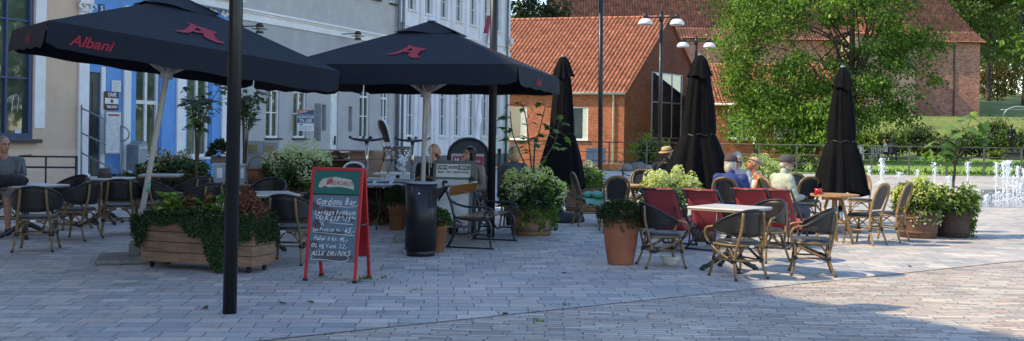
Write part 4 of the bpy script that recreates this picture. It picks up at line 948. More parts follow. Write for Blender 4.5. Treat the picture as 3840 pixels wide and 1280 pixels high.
# grass and ground cover
m = MB(); r = random.Random(77)
for k in range(1500):
    x = r.uniform(7, 34); y = 45.95+abs(r.gauss(0, .8)); z0 = zter(x, y); h = r.uniform(.08, .26)*(1+.8*max(0, noise.noise((x*.5, 0, 0))))
    d = V((r.uniform(-.5, .5), r.uniform(-.5, .5), 1)); m.leaf(V((x, y, z0-.02)), d, V((r.uniform(-1, 1), -1, 0)), h, h*.35, r.choice((0, 0, 1)))
m.build('ground_cover', ['leaf_mid', 'grass_blade'], kind='stuff')
m = MB()
for k in range(9000):
    x = r.uniform(20, 60); y = r.uniform(76, 97); z0 = zter(x, y); h = r.uniform(.05, .16)
    d = V((r.uniform(-.5, .5), r.uniform(-.5, .5), 1)); m.leaf(V((x, y, z0-.03)), d, V((r.uniform(-1, 1), -1, 0)), h, h*.3, r.choice((0, 0, 0, 1, 2)))
m.build('hill_grass', ['grass_blade', 'leaf_lime', 'bloom_cream'], kind='stuff')
m = MB()
for k in range(9000):
    x = r.uniform(8, 44); y = r.uniform(48, 71); z0 = zter(x, y); h = r.uniform(.05, .12)
    m.leaf(V((x, y, z0-.01)), V((r.uniform(-.5, .5), r.uniform(-.5, .5), 1)), V((r.uniform(-1, 1), -1, 0)), h, h*.5, 0)
m.build('grass', ['grass_blade'], kind='stuff')
m = MB()                                            # weeds between the slabs
for (px, py, n_, h_) in ((1345, 1058, 20, .035), (1370, 1048, 26, .055), (1448, 1043, 10, .045), (1560, 1088, 6, .03), (2115, 1145, 12, .03), (2020, 1205, 14, .04), (2380, 1110, 10, .03), (1200, 1040, 14, .03)):
    g0 = G(px, py)
    for k in range(n_):
        d = V((r.uniform(-.9, .9), r.uniform(-.9, .9), 1)); m.leaf(g0+V((r.gauss(0, .035), r.gauss(0, .02), -.004)), d, V((r.uniform(-1, 1), -1, 0)), h_*r.uniform(.5, 1.2), .012, 0)
m.build('weeds', ['leaf_tree'], kind='stuff')
for k, (px, py, lab) in enumerate(((770, 1160, 'dry brown leaf on the slabs left of the near lamp post'), (1058, 1142, 'curled brown leaf on the slabs right of the near lamp post'), (1167, 1138, 'dry leaf on the paving in front of the red framed board'), (2117, 1028, 'dry leaf on the paving left of the terracotta pot'), (1895, 1182, 'dark scrap of leaf by the seam of the cobbles'), (3412, 1003, 'dead leaf on the sunlit slabs beyond the right chairs'))):
    g0 = G(px, py); m = MB()
    for q in range(6): m.leaf(V((0, 0, .008)), V((math.cos(q*1.1+k), math.sin(q*1.1+k), r.uniform(.1, .7))), V((0, 0, 1)), r.uniform(.022, .048), .022, 0, .5)
    o = m.build('dry_leaf', 'dry_leaf'); o.location = g0; tag(o, lab, 'leaf')
# ================================================================== FURNITURE OF THE SQUARE
# ------------------------------------------------------------------ railing along the far edge of the square
t = thing('railing', 'long grey metal railing with three rails along the far edge of the square', 'railing', (14, FENCE_Y-.15, 0), 0)
for z in (1.27, .83, .43):
    m = MB(); m.tube([(-13.5, 0, z), (26, 0, z)], .022 if z > 1 else .014, 6); m.build('rail', 'fence_metal', t)
x = -13.0
while x < 26:
    m = MB(); m.span((x-.035, -.022, 0), (x+.035, .022, 1.25)); m.span((x-.06, -.05, 0), (x+.06, .05, .02)); m.build('post', 'fence_metal', t); x += 1.66
for k, (px, w, h, lab) in enumerate(((2352, .62, .34, 'grey boulder at the foot of the railing, left one of three'), (2392, .7, .4, 'grey boulder at the foot of the railing, middle one of three'), (2432, .55, .3, 'grey boulder at the foot of the railing, right one of three'))):
    g0 = GY(px, FENCE_Y-.45); m = MB(); m.ell((0, 0, h*.42), (w*.55, .3, h*.6), 12, 8); m.v = [tuple(V(p)*(1+.16*noise.noise(V(p)*3+V((k*5, 0, 0))))) for p in m.v]; o = m.build('boulder', 'granite'); o.location = (g0.x, g0.y, 0); tag(o, lab, 'stone', 'stones below the railing')

# ------------------------------------------------------------------ lamp posts
def lamp_post(name, label, loc, H, tilt=0.0, rz=0.0, r=.06):
    t = thing(name, label, 'street lamp', loc, rz, 'lamp posts on the square'); t.rotation_euler = (0, tilt, rz)
    m = MB(); m.tube([(0, 0, 0), (0, 0, H)], [r, r*.97], 20); m.build('pole', 'black_paint', t)
    m = MB(); m.tube([(-.47, 0, H-.17), (.47, 0, H-.17)], .022, 8); m.tube([(0, 0, H-.3), (0, 0, H-.05)], r*1.12, 14); m.build('arm', 'black_paint', t)
    for s in (-1, 1):
        m = MB(); m.lathe([(.06, -.22), (.075, -.2), (.075, -.1), (.05, -.07), (.001, -.06)], 16, (s*.47, 0, H)); hd = m.build('lamp_cap', 'black_paint', t)
        m = MB(); pr = [(.07, -.215)]+[(.07+.15*math.sin(i/7*PI/2), -.215-.14*(1-math.cos(i/7*PI/2))-.02*i/7) for i in range(1, 8)]; pr += [(.215, -.40), (.2, -.375)]
        m.lathe(pr, 24, (s*.47, 0, H)); sh = m.build('lamp_shade', 'lamp_white', t)
        m = MB(); m.lathe([(.001, -.37), (.19, -.375)], 20, (s*.47, 0, H)); m.build('diffuser', 'lamp_glass', sh)
lamp_post('lamp_post', 'thick black lamp post in the foreground, in front of the wooden planter', G(861, 1175), 5.25, rad(.35))
lamp_post('lamp_post', 'black lamp post right behind the iron bench', G(1840, 889), 5.25)
lamp_post('lamp_post', 'black lamp post in front of the brick house wall, right of the first closed parasol', GY(2252, 23.2), 5.3, rad(-.7), r=.055)
lamp_post('lamp_post', 'twin armed black street lamp with white shades in front of the brick gable', GY(2471, 30.6), 5.3, 0, r=.055)
lamp_post('lamp_post', 'farthest twin armed street lamp rising behind the middle closed parasol', GY(2603, 36.5), 5.15, 0, r=.055)

# ------------------------------------------------------------------ parasols
def logo_a(parent, M, w):
    m = MB()
    for q, pts in enumerate(([(222, 203), (255, 199), (280, 185), (300, 165), (318, 150), (345, 155), (330, 172), (312, 190), (290, 205), (258, 211), (230, 209)],
        [(304, 134), (322, 140), (350, 150), (395, 160), (430, 167), (424, 181), (395, 174), (350, 167), (325, 158), (314, 149)],
        [(352, 163), (405, 175), (413, 190), (405, 205), (418, 222), (438, 228), (436, 237), (400, 237), (372, 227), (352, 212), (359, 195), (356, 182)],
        [(312, 190), (322, 181), (358, 182), (356, 193), (325, 195)])):
        m.poly([tuple(M @ V(((x-329)/215*w, (186-y)/102*w*1.05, .0006*q))) for x, y in reversed(pts)])
    return m.build('emblem', 'logo_red', parent)
def open_parasol(label, base, centre, ax, half, tilt_w, tilt_v, rise, hub, letter_sides, logo_sides, blade):
    t = thing('open_parasol', label, 'parasol', base, 0, 'open black parasols')
    w = V((math.cos(ax), math.sin(ax), tilt_w)); v = V((-math.sin(ax), math.cos(ax), tilt_v)); up = V((-tilt_w*math.cos(ax)+tilt_v*math.sin(ax), -tilt_w*math.sin(ax)-tilt_v*math.cos(ax), 1)).normalized()
    c = centre - base; h = half
    cor = [c-w*h-v*h, c+w*h-v*h, c+w*h+v*h, c-w*h+v*h]; ap = c+up*rise; hb = hub-base
    m = MB(); N = 10
    for s in range(4):
        a, b_ = cor[s], cor[(s+1) % 4]; vs = []; fs = []
        nn = (b_-a).cross(ap-a).normalized()
        for j in range(N+1):
            for i in range(N+1):
                p = a.lerp(b_, i/N).lerp(ap, j/N); e = math.sin(PI*i/N)*math.sin(PI*min(j/N*1.2, 1))
                vs.append(p - nn*.012*e + V((0, 0, .005*noise.noise(p*3)*min(j, 1))))
        for j in range(N):
            for i in range(N): fs.append((j*(N+1)+i, j*(N+1)+i+1, (j+1)*(N+1)+i+1, (j+1)*(N+1)+i))
        m.add(vs, fs, 0, True)
    cano = m.build('canopy', 'canvas_black', t)
    VH = .275
    for s in range(4):
        m = MB(); a, b_ = cor[s], cor[(s+1) % 4]; out = (b_-a).cross(up).normalized(); vs = []; fs = []; Nx = 28; Nz = 4
        for j in range(Nz+1):
            q = j/Nz
            for i in range(Nx+1):
                f = i/Nx; f2 = f
                wob = math.sin(f*PI*5+s)*.006*q+math.sin(f*PI*13+s*2)*.003*q; sag = .008*math.sin(f*PI*9+s)*q
                edge = min(f, 1-f); rd = .05*max(0, 1-edge/.03)*(1 if j == Nz else 0)
                vs.append(a.lerp(b_, f2) + out*(.02*math.sin(q*PI/2)+wob) - up*(VH*q-sag-rd*q))
        for j in range(Nz):
            for i in range(Nx): fs.append((j*(Nx+1)+i, (j+1)*(Nx+1)+i, (j+1)*(Nx+1)+i+1, j*(Nx+1)+i+1))
        m.add(vs, fs, 0, True); va = m.build('valance', 'canvas_black', t)
        if s in letter_sides:
            f = letter_sides[s]; o = a.lerp(b_, f)-up*VH*.60+out*.027
            text_obj('Albani', .155, 'logo_red', va, frame(o, b_-a, up), shear=.28, wide=1.05, bold=.0035)
        if s in logo_sides:
            mid = a.lerp(b_, .5).lerp(ap, logo_sides[s]); M = frame(mid, b_-a, ap-a.lerp(b_, .5)); M.translation = mid + (M.to_3x3() @ V((0, 0, 1)))*.005
            logo_a(cano, M, .53)
    m = MB()                                        # vent cap over the peak
    k = .27; lift = .018
    for s in range(4):
        a, b_ = ap.lerp(cor[s], k)+up*lift, ap.lerp(cor[(s+1) % 4], k)+up*lift; top = ap+up*.045; vs = []; fs = []; n_ = 8
        for j in range(5):
            for i in range(n_+1):
                p = a.lerp(b_, i/n_).lerp(top, j/4); vs.append(p+up*(.022*math.sin(i/n_*PI*2+s)*(1-j/4)))
        for j in range(4):
            for i in range(n_): fs.append((j*(n_+1)+i, j*(n_+1)+i+1, (j+1)*(n_+1)+i+1, (j+1)*(n_+1)+i))
        m.add(vs, fs, 0, True)
    m.build('vent_cap', 'canvas_black', t)
    m = MB(); m.lathe([(.001, .1), (.05, .09), (.07, .05), (.07, .03)], 12, ap); m.build('finial', 'arch_white', t)
    pr = .035
    m = MB(); m.tube([(0, 0, .1), hb.lerp(ap, .0), ap-up*.06], [pr, pr, pr*.8], 14); pole = m.build('pole', 'pole_white', t)
    ax_ = hb.normalized(); m = MB(); b0 = hb*blade; m.tube([b0, b0+ax_*.12], pr*1.06, 14); m.build('band', 'band_green', pole)
    m = MB(); m.tube([hb-ax_*.08, hb+ax_*.08], .075, 12); m.build('hub', 'pole_white', t); m = MB(); m.tube([hb+ax_*.5, hb+ax_*.58], .06, 12); m.build('crown_hub', 'pole_white', t)
    for s in range(4):
        a = cor[s]; b_ = (cor[s]+cor[(s+1) % 4])/2
        for e, ww in ((a, .013), (b_, .011)):
            m = MB(); m.tube([ap.lerp(e, .04)-up*.04, e.lerp(c, .05)-up*.03], ww, 6, flat=1.4); m.build('rib', 'pole_white', t)
            m = MB(); m.tube([hb+(e-c).normalized()*.06, ap.lerp(e, .50)-up*.05], ww*1.25, 6, flat=1.5); m.build('strut', 'pole_white', t)
    return t, cor, ap
b0 = G(505, 976); hubA = P(627, 272, b0.y+.12)
cA = V((-4.218, 12.577, 2.561))
pA, corA, apA = open_parasol('large open black parasol with leaning white pole, left one of the open pair', b0, cA, rad(32), 1.583, -.119, .046, .646, hubA, {0: .135, 3: .62}, {0: .30, 1: .36}, .36)
m = MB(); m.span((-.42, -.42, 0), (.42, .42, .055)); m.lathe([(.07, .05), (.07, .22), (.045, .22)], 14); o = m.build('base', 'concrete', pA, bevel=.03); o.rotation_euler = (0, 0, rad(18))
b1 = G(1580, 900); hubB = P(1596, 345, b1.y+.05)
pB, corB, apB = open_parasol('open black parasol over the litter bin, right one of the open pair', b1, V((-1.22, b1.y+.1, 2.5)), rad(-12), 1.66, 0, .0, .72, hubB, {1: .42}, {0: .28, 1: .4}, .24)
m = MB(); m.span((-.38, -.38, 0), (.38, .38, .09)); m.lathe([(.07, .08), (.07, .25), (.045, .25)], 14); m.build('base', 'concrete', pB, bevel=.025)
m = MB(); hb = hubB-b1
for k, dx in enumerate((.03, .09, .06)): m.tube(spline([hb+V((.03, -.03, .05)), hb+V((.06+dx*.3, -.05, -.25)), hb+V((dx, -.05, -.55)), hb+V((.03+dx*.8, -.05, -1.0-.12*k))], 5), .006, 5)
m.build('cord', 'pole_white', pB)
def shut_parasol(label, base, H, wr, seed, base_kind, lean=(0, 0), tie=.53, blade=False):
    t = thing('closed_parasol', label, 'parasol', base, 0, 'closed black parasols'); r = random.Random(seed); n = 96; NF = 9
    t.rotation_euler = (lean[0], lean[1], r.uniform(0, 6))
    def cloth(rows, hem, ph0):
        m = MB(); vs = []; fs = []; ph = [r.uniform(0, 6.3) for _ in range(4)]
        for qi, (z, rb, am) in enumerate(rows):
            for j in range(n):
                a = 2*PI*j/n
                def pl(k, p): return 2*abs(((a*k/(2*PI)+p) % 1)-.5)**.8*1.15-.55      # pleats: rounded crests, sharp valleys
                wv = .55*pl(8, ph[0]+.10*math.sin(a*2+ph0)) + .30*pl(13, ph[1]+.1*math.sin(a*3)) + .35*math.sin(a*2+ph[2]) + .3*noise.noise((math.cos(a)*1.6, math.sin(a)*1.6, z*.9+seed))
                rr_ = rb*(1+am*wv) + .010*noise.noise((math.cos(a)*4, math.sin(a)*4, z*3+seed))
                tw = .10*math.sin(z*1.7+ph0)
                zz = z + (hem*(.6*math.sin(a*2+ph[3])+.4*math.sin(a*5+ph[1])) if qi == len(rows)-1 else 0)
                vs.append((rr_*math.cos(a+tw), rr_*math.sin(a+tw), zz))
        for i in range(len(rows)-1):
            for j in range(n): fs.append((i*n+j, (i+1)*n+j, (i+1)*n+(j+1) % n, i*n+(j+1) % n))
        m.add(vs, fs, 0, True); return m
    zt = H*tie; W = wr
    body = [(H*.93, .10*W, .1), (H*.88, .135*W, .16), (H*.8, .165*W, .2), (H*.72, .185*W, .24), (H*.64, .205*W, .24), (zt+.07, .222*W, .2), (zt, .222*W, .15), (zt-.05, .24*W, .2), (zt-.2, .285*W, .24), (zt-.4, .335*W, .27), (zt-.6, .38*W, .28), (zt-.78, .415*W, .28), (.72, .435*W, .28), (.64, .435*W, .28)]
    cloth(body, .07, seed).build('canopy', 'canvas_shut', t)
    hood = [(H*.998, .03, .05), (H*.985, .07*W, .1), (H*.955, .115*W, .16), (H*.925, .14*W, .2), (H*.895, .165*W, .24), (H*.87, .19*W, .26)]
    cloth(hood, .05, seed+2).build('vent_cap', 'canvas_shut', t)
    m = MB(); m.tube([(.222*W*math.cos(a*2*PI/40), .222*W*math.sin(a*2*PI/40), zt+.015*math.sin(a)) for a in range(40)], .012, 6, closed=True); m.build('strap', 'black_iron', t)
    m = MB(); m.lathe([(.04, -.04), (.045, -.01), (.03, .015), (.001, .02)], 14, (0, 0, H)); m.build('finial', 'zinc', t)
    m = MB(); m.tube([(0, 0, .05), (0, 0, H)], .034, 12); m.tube([(0, 0, .05), (0, 0, .42)], .052, 12); m.build('pole', 'steel', t)
    m = MB()
    if base_kind == 'round': m.lathe([(.001, 0), (.43, 0), (.44, .05), (.40, .14), (.12, .17), (.001, .17)], 28); m.build('base', 'base_dark', t)
    else: m.span((-.28, -.28, 0), (.28, .28, .13)); m.build('base', 'concrete', t, bevel=.02)
shut_parasol('closed black parasol on a dark round foot, leftmost of the closed ones', G(2103, 830), 3.03, 1.0, 4, 'round')
shut_parasol('closed black parasol in the middle, broad at the hem, behind the red deck chairs', G(2616, 845), 3.06, 1.18, 8, 'round', (0, rad(-.4)))
shut_parasol('closed black parasol on a concrete block beside the round wooden table, rightmost one', G(3150, 868), 2.83, .92, 13, 'block', (0, rad(-.5)), tie=.545)

# ------------------------------------------------------------------ chairs
def make_tub():
    t = thing('wicker_armchair', 'chair', 'chair')
    m = MB(); n = 20                                # seat: rounded square with a dip
    for z, sc in ((.40, .97), (.445, 1.0)): pass
    prof = [(.001, .40), (.215, .40), (.235, .415), (.237, .435), (.22, .452), (.12, .445), (.001, .44)]
    vs0 = len(m.v); m.lathe(prof, 32)
    m.v = [((x*(1+.10*abs(math.sin(2*math.atan2(y, x)))**2)), (y*(1+.10*abs(math.sin(2*math.atan2(y, x)))**2))+.0, z) for x, y, z in m.v]
    m.build('seat', 'wicker_seat', t)
    m = MB(); m.tube([(.242*math.cos(a/28*2*PI)*(1+.1*math.sin(4*PI*a/28)**2), .242*math.sin(a/28*2*PI)*(1+.1*math.sin(4*PI*a/28)**2), .405) for a in range(28)], .015, 6, closed=True); m.build('seat_ring', 'bamboo', t)
    # tub back: a leaf shaped wicker shell, highest and deepest behind, running out into the arms
    N = 30; vs = []; fs = []; amax = rad(112)
    def shell(q):                                   # q -1..1 along the rim
        a = q*amax; R1, R2 = .272, .285
        x = math.sin(a)*R1*(1+.06*abs(q)); y = -math.cos(a)*R2+.02
        top = .605+.225*math.cos(q*PI/2)**1.15; bot = .59-.075*math.cos(q*PI/2)**.8
        return x, y, top, bot
    rows = 7
    for k in range(rows):
        f = k/(rows-1)
        for i in range(N+1):
            q = -1+2*i/N; x, y, tp, bt = shell(q); z = bt+(tp-bt)*f; fl = 1+.10*(z-.5)/.35*(1-abs(q)*.4); vs.append((x*fl, (y-.02)*fl+.02, z))
    for k in range(rows-1):
        for i in range(N): fs.append((k*(N+1)+i, k*(N+1)+i+1, (k+1)*(N+1)+i+1, (k+1)*(N+1)+i))
    m = MB(); m.add(vs, fs, 0, True); o = m.build('backrest', 'wicker', t); sd_ = o.modifiers.new('thick', 'SOLIDIFY'); sd_.thickness = .014; sd_.offset = 0
    m = MB(); m.tube([vs[(rows-1)*(N+1)+i] for i in range(N+1)], .017, 8); m.tube([vs[i] for i in range(N+1)], .012, 6); m.build('rim', 'wicker', t)
    for s in (-1, 1):                               # bent bamboo arm: from the end of the rim forward, down to the seat and back to the rear leg
        e = V(vs[(rows-1)*(N+1)+(N if s > 0 else 0)])
        m = MB(); m.tube(spline([e+V((0, -.05, .012)), e+V((s*.012, .06, .0)), V((s*.30, .24, .575)), V((s*.285, .262, .49)), V((s*.262, .215, .41)), V((s*.245, .05, .31)), V((s*.215, -.16, .225))], 6), .0165, 8); a_ = m.build('arm', 'bamboo', t)
        m = MB(); m.tube([(s*.268, .225, .425), (s*.258, .18, .385)], .021, 7); m.tube([(s*.222, -.11, .238), (s*.212, -.18, .21)], .026, 7); m.build('binding', 'binding', a_)
        m = MB(); m.tube(spline([(s*.15, -.285, .80), (s*.165, -.275, .6), (s*.19, -.235, .42), (s*.205, -.20, .22), (s*.235, -.275, 0)], 4), [.017]*13+[.0165, .016, .016, .016], 8); l_ = m.build('leg', 'bamboo', t)
        m = MB(); m.tube([(s*.237, -.278, 0), (s*.235, -.272, .025)], .019, 7); m.tube([(s*.204, -.203, .20), (s*.203, -.203, .245)], .022, 7); m.build('binding', 'binding', l_)
        m = MB(); m.tube(spline([(s*.20, .20, .41), (s*.205, .20, .22), (s*.235, .245, 0)], 4), .0165, 8); l_ = m.build('leg', 'bamboo', t)
        m = MB(); m.tube([(s*.236, .247, 0), (s*.234, .242, .025)], .019, 7); m.tube([(s*.205, .20, .20), (s*.205, .20, .245)], .022, 7); m.build('binding', 'binding', l_)
        m = MB(); m.tube([(s*.205, -.20, .22), (s*.205, .2, .22)], .012, 6); m.tube(spline([(s*.205, -.19, .26), (s*.213, -.1, .37), (s*.215, 0, .39), (s*.213, .1, .37), (s*.205, .19, .26)], 4), .010, 6); m.build('stretcher', 'bamboo', t)
    for y in (-.2, .2):
        m = MB(); m.tube([(-.205, y, .22), (.205, y, .22)], .012, 6); m.tube(spline([(-.19, y, .26), (-.1, y, .365), (0, y, .39), (.1, y, .365), (.19, y, .26)], 4), .010, 6); m.build('stretcher', 'bamboo', t)
    m = MB(); m.span((-.032, -.262, .385), (.032, -.255, .41)); m.build('maker_tag', 'tag_white', t)
    return t
def make_bistro(frame_mat, panel_mat, seat_mat, rim_mat=None):
    t = thing('bistro_chair', 'chair', 'chair'); rim_mat = rim_mat or frame_mat
    m = MB(); m.lathe([(.001, .415), (.205, .415), (.222, .43), (.222, .448), (.205, .46), (.001, .452)], 28); m.v = [((x*(1+.08*abs(math.sin(2*math.atan2(y, x)))**2)), (y*(1+.08*abs(math.sin(2*math.atan2(y, x)))**2)), z) for x, y, z in m.v]; m.build('seat', seat_mat, t)
    m = MB(); m.tube([(.226*math.cos(a/28*2*PI), .226*math.sin(a/28*2*PI), .42) for a in range(28)], .015, 6, closed=True); m.build('seat_ring', frame_mat, t)
    by = lambda z: -.195-.13*max(0, (z-.45)/.45)
    out = [V((-.175, by(.44), .44)), V((-.195, by(.6), .6)), V((-.205, by(.74), .74)), V((-.165, by(.86), .86)), V((-.085, by(.915), .915)), V((0, by(.925), .925))]
    out = out+[V((-p.x, p.y, p.z)) for p in reversed(out[:-1])]; sp_ = spline(out, 5)
    m = MB(); m.tube(sp_, .019, 8); bf = m.build('back_frame', rim_mat, t)
    ins = [V((p.x*.8, p.y+.004, .54+(p.z-.44)*.75)) for p in sp_]
    m = MB(); m.tube(ins, .011, 6, closed=True); m.build('inner_frame', frame_mat, bf)
    m = MB(); vs = []; nn = len(ins)//2; fs = []
    for i in range(nn+1):
        a, b_ = ins[i], ins[len(ins)-1-i]
        for k in range(7): vs.append(a.lerp(b_, k/6)+V((0, -.018*math.sin(PI*k/6), 0)))
    for i in range(nn):
        for k in range(6): fs.append((i*7+k, i*7+k+1, (i+1)*7+k+1, (i+1)*7+k))
    m.add(vs, fs, 0, True); m.build('back_panel', panel_mat, t)
    for s in (-1, 1):
        m = MB(); m.tube(spline([(s*.175, -.197, .45), (s*.18, -.20, .23), (s*.205, -.275, 0)], 4), .0165, 8); l_ = m.build('leg', frame_mat, t)
        m = MB(); m.tube([(s*.181, -.202, .2), (s*.18, -.2, .25)], .021, 7); m.build('binding', 'binding', l_)
        m = MB(); m.tube(spline([(s*.18, .18, .42), (s*.185, .19, .22), (s*.20, .225, 0)], 4), .0165, 8); l_ = m.build('leg', frame_mat, t)
        m = MB(); m.tube([(s*.185, .19, .2), (s*.185, .19, .25)], .021, 7); m.build('binding', 'binding', l_)
        m = MB(); m.tube([(s*.182, -.2, .225), (s*.185, .19, .225)], .011, 6); m.tube(spline([(s*.18, -.19, .26), (s*.19, 0, .39), (s*.18, .18, .26)], 6), .010, 6); m.build('stretcher', frame_mat, t)
    for y in (-.2, .19):
        m = MB(); m.tube([(-.182, y, .225), (.182, y, .225)], .011, 6); m.tube(spline([(-.17, y, .26), (0, y, .39), (.17, y, .26)], 6), .010, 6); m.build('stretcher', frame_mat, t)
    m = MB(); m.span((-.03, -.232, .405), (.03, -.225, .43)); m.build('maker_tag', 'tag_white', t)
    return t
tub = Kind(make_tub()); GR = 'dark wicker armchairs with bamboo frames'
for px, py, rz, lab in (
    (138, 938, 14, "wicker armchair nearest the left edge, its back to us at the seated man's table"),
    (285, 898, 82, 'wicker armchair turned sideways, between the two left tables'),
    (250, 858, 150, 'wicker armchair behind the sideways one, below the black iron rail'),
    (443, 878, 22, 'wicker armchair just left of the leaning white parasol pole, back to us'),
    (588, 872, -30, 'wicker armchair immediately right of the leaning parasol pole, mostly hidden by it'),
    (705, 855, 70, 'farther of two wicker armchairs showing only their slanted backs above the flower planter'),
    (742, 905, 62, 'nearer of two wicker armchairs showing only their slanted backs above the flower planter'),
    (1000, 868, 172, 'wicker armchair behind the white table between lamp post and red framed board'),
    (1085, 985, -6, 'wicker armchair with its back to us between flower planter and red framed board'),
    (1168, 880, 100, 'wicker armchair mostly hidden behind the red framed board, only the curved rim showing')):
    tub.put(G(px, py), rad(rz), lab, GR)
for px, py, rz, lab in (
    (2482, 1000, -82, 'wicker armchair right of the terracotta pot, seen from behind its left arm'),
    (2765, 1040, 26, 'wicker armchair nearest us on the right, back turned, in front of the white table'),
    (2862, 978, 128, 'wicker armchair on the far side of the white table, facing us with sunlit wicker'),
    (3040, 1028, 78, 'rightmost wicker armchair, in full sun on the bright slabs')):
    tub.put(G(px, py), rad(rz), lab, GR, scale=.94)
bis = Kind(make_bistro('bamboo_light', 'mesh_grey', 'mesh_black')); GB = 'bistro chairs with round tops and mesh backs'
for px, py, rz, lab in (
    (3238, 915, 42, 'sunny bistro chair right of the round wooden table, front one of its pair'),
    (3328, 905, 50, 'sunny bistro chair right of the round wooden table, outer one nearest the barrels'),
    (3225, 838, 165, 'bistro chair with grey mesh back behind the last closed parasol'),
    (3022, 842, 200, 'pale bamboo bistro chair behind the red cup, left of the last parasol')):
    bis.put(G(px, py), rad(rz), lab, GB)
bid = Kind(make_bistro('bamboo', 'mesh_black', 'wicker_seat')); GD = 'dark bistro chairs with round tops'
for px, py, rz, lab in (
    (2300, 870, 4, 'dark bistro chair seen from behind, straight above the terracotta pot'),
    (2212, 846, -78, 'dark bistro chair with a green blanket on its seat, beside the first closed parasol'),
    (2408, 822, 178, 'dark bistro chair facing us behind the small wooden table'),
    (3000, 862, 14, 'dark bistro chair with its back to us, right of the man in the cream shirt')):
    bid.put(G(px, py), rad(rz), lab, GD)
wh = Kind(make_bistro('bamboo', 'mesh_black', 'wicker_seat', 'arch_white')); GW = 'bistro chairs with padded white rims'
m = MB()                                            # blanket
vs = []; fs = []
for j in range(13):
    for i in range(15):
        x, y = -.30+.6*i/14, -.16+.5*j/12; z = .475+.03*noise.noise((x*9, y*9, 1))+.03*abs(noise.noise((x*5, y*5, 7))); dr_ = max(0, y-.2); z -= dr_*1.9; y2 = y-dr_*.6; dx_ = max(0, abs(x)-.23); z -= dx_*1.3
        vs.append((x, y2, z))
for j in range(12):
    for i in range(14): fs.append((j*15+i, j*15+i+1, (j+1)*15+i+1, (j+1)*15+i))
m.add(vs, fs, 0, True); m.ell((.08, .12, .54), (.17, .14, .07), 12, 8); m.ell((-.12, .02, .53), (.13, .16, .06), 12, 8)
m.v = [tuple(V(p)+V((0, 0, .03*noise.noise(V(p)*14)))) for p in m.v]
o = m.build('blanket', 'green_cloth'); o.location = G(2212, 846); o.rotation_euler = (0, 0, rad(-78)); tag(o, 'crumpled green blanket lying on the dark bistro chair', 'blanket')

# ------------------------------------------------------------------ tables
def square_table(label, loc, rz, size, top_mat, h=.76, foot=True):
    t = thing('cafe_table', label, 'table', loc, rz, 'square cafe tables'); s = size/2
    m = MB(); m.span((-s, -s, h-.022), (s, s, h)); tp = m.build('tabletop', top_mat, t, bevel=.006); m = MB(); m.span((-s+.006, -s+.006, h-.040), (s-.006, s-.006, h-.0225)); m.build('edging', 'table_edge', tp)
    m = MB(); m.lathe([(.06, .16), (.045, .22), (.03, .3), (.035, .36), (.028, .42), (.03, .66), (.06, .72)], 14); m.box((0, 0, h-.052), (.4, .05, .02)); m.box((0, 0, h-.052), (.05, .4, .02)); m.build('column', 'black_iron', t)
    for k in range(4):
        a = k*PI/2+PI/4; c_, s_ = math.cos(a), math.sin(a)
        m = MB(); m.tube(spline([(0, 0, .2), (c_*.12, s_*.12, .15), (c_*.24, s_*.24, .07), (c_*.32, s_*.32, .035)], 4), [.034, .034, .031, .028, .026, .025, .024, .023, .022, .021, .022, .025, .028], 8, flat=1.3); m.ell((c_*.16, s_*.16, .13), (.03, .03, .035), 8, 6); m.ell((c_*.33, s_*.33, .025), (.038, .038, .024), 8, 6); m.build('foot', 'black_iron', t)
    return t
square_table("pale cafe table of the seated man at the left edge", V((-6.95, 14.7, 0)), rad(-20), .8, 'table_white')
square_table('pale cafe table with a brown pot on it, second from the left', V((-6.75, 17.0, 0)), rad(5), .8, 'table_white')
square_table('grey cafe table far behind the leaning parasol pole', V((-6.35, 18.6, 0)), rad(10), .7, 'table_grey')
square_table('white cafe table half hidden behind the near lamp post', V((-3.28, 13.6, 0)), rad(24), .8, 'table_white')
square_table('white square cafe table amid the wicker armchairs on the right', V((2.62, 12.25, 0)), rad(-38), .75, 'table_white')
t = thing('round_table', 'round grey metal table behind the litter bin and red framed board', 'table', G(1425, 855), 0); m = MB(); m.lathe([(.001, .70), (.36, .70), (.37, .715), (.36, .73), (.001, .73)], 28); m.build('tabletop', 'table_grey', t)
for k in range(3):
    a = k*2*PI/3+.5; m = MB(); m.tube(spline([(math.cos(a)*.1, math.sin(a)*.1, .7), (math.cos(a)*.1, math.sin(a)*.1, .35), (math.cos(a)*.36, math.sin(a)*.36, .05), (math.cos(a)*.38, math.sin(a)*.38, 0)], 4), .014, 6); m.build('leg', 'black_iron', t)
def wood_table(label, loc, R, h, rz):
    t = thing('wooden_table', label, 'table', loc, rz); m = MB(); n = 9
    for k in range(n):
        x0, x1 = -R+2*R*k/n+.003, -R+2*R*(k+1)/n-.003; pts = []
        for q in range(5): x = x0+(x1-x0)*q/4; pts.append((x, math.sqrt(max(0, R*R-x*x))))
        ol = [(x, -y) for x, y in pts]+[(x, y) for x, y in reversed(pts)]; nn = len(ol)
        m.add([(x, y, h-.03) for x, y in ol]+[(x, y, h) for x, y in ol], [tuple(reversed(range(nn))), tuple(range(nn, 2*nn))]+[(i, (i+1) % nn, nn+(i+1) % nn, nn+i) for i in range(nn)])
    m.build('tabletop', 'wood_light', t)
    m = MB(); m.box((0, 0, h-.06), (1.2*R, .06, .05)); m.box((0, 0, h-.062), (.06, 1.2*R, .046)); m.build('apron', 'wood_light', t)
    for k in range(4):
        a = k*PI/2+PI/4; c_, s_ = math.cos(a), math.sin(a); m = MB(); m.tube([(c_*R*.28, s_*R*.28, h-.07), (c_*R*.78, s_*R*.78, 0)], .03, 4); m.build('leg', 'wood_light', t)
    m = MB(); m.box((0, 0, .33), (R*.95, .04, .045), rz=PI/4); m.box((0, 0, .332), (R*.95, .04, .041), rz=-PI/4); m.build('stretcher', 'wood_light', t)
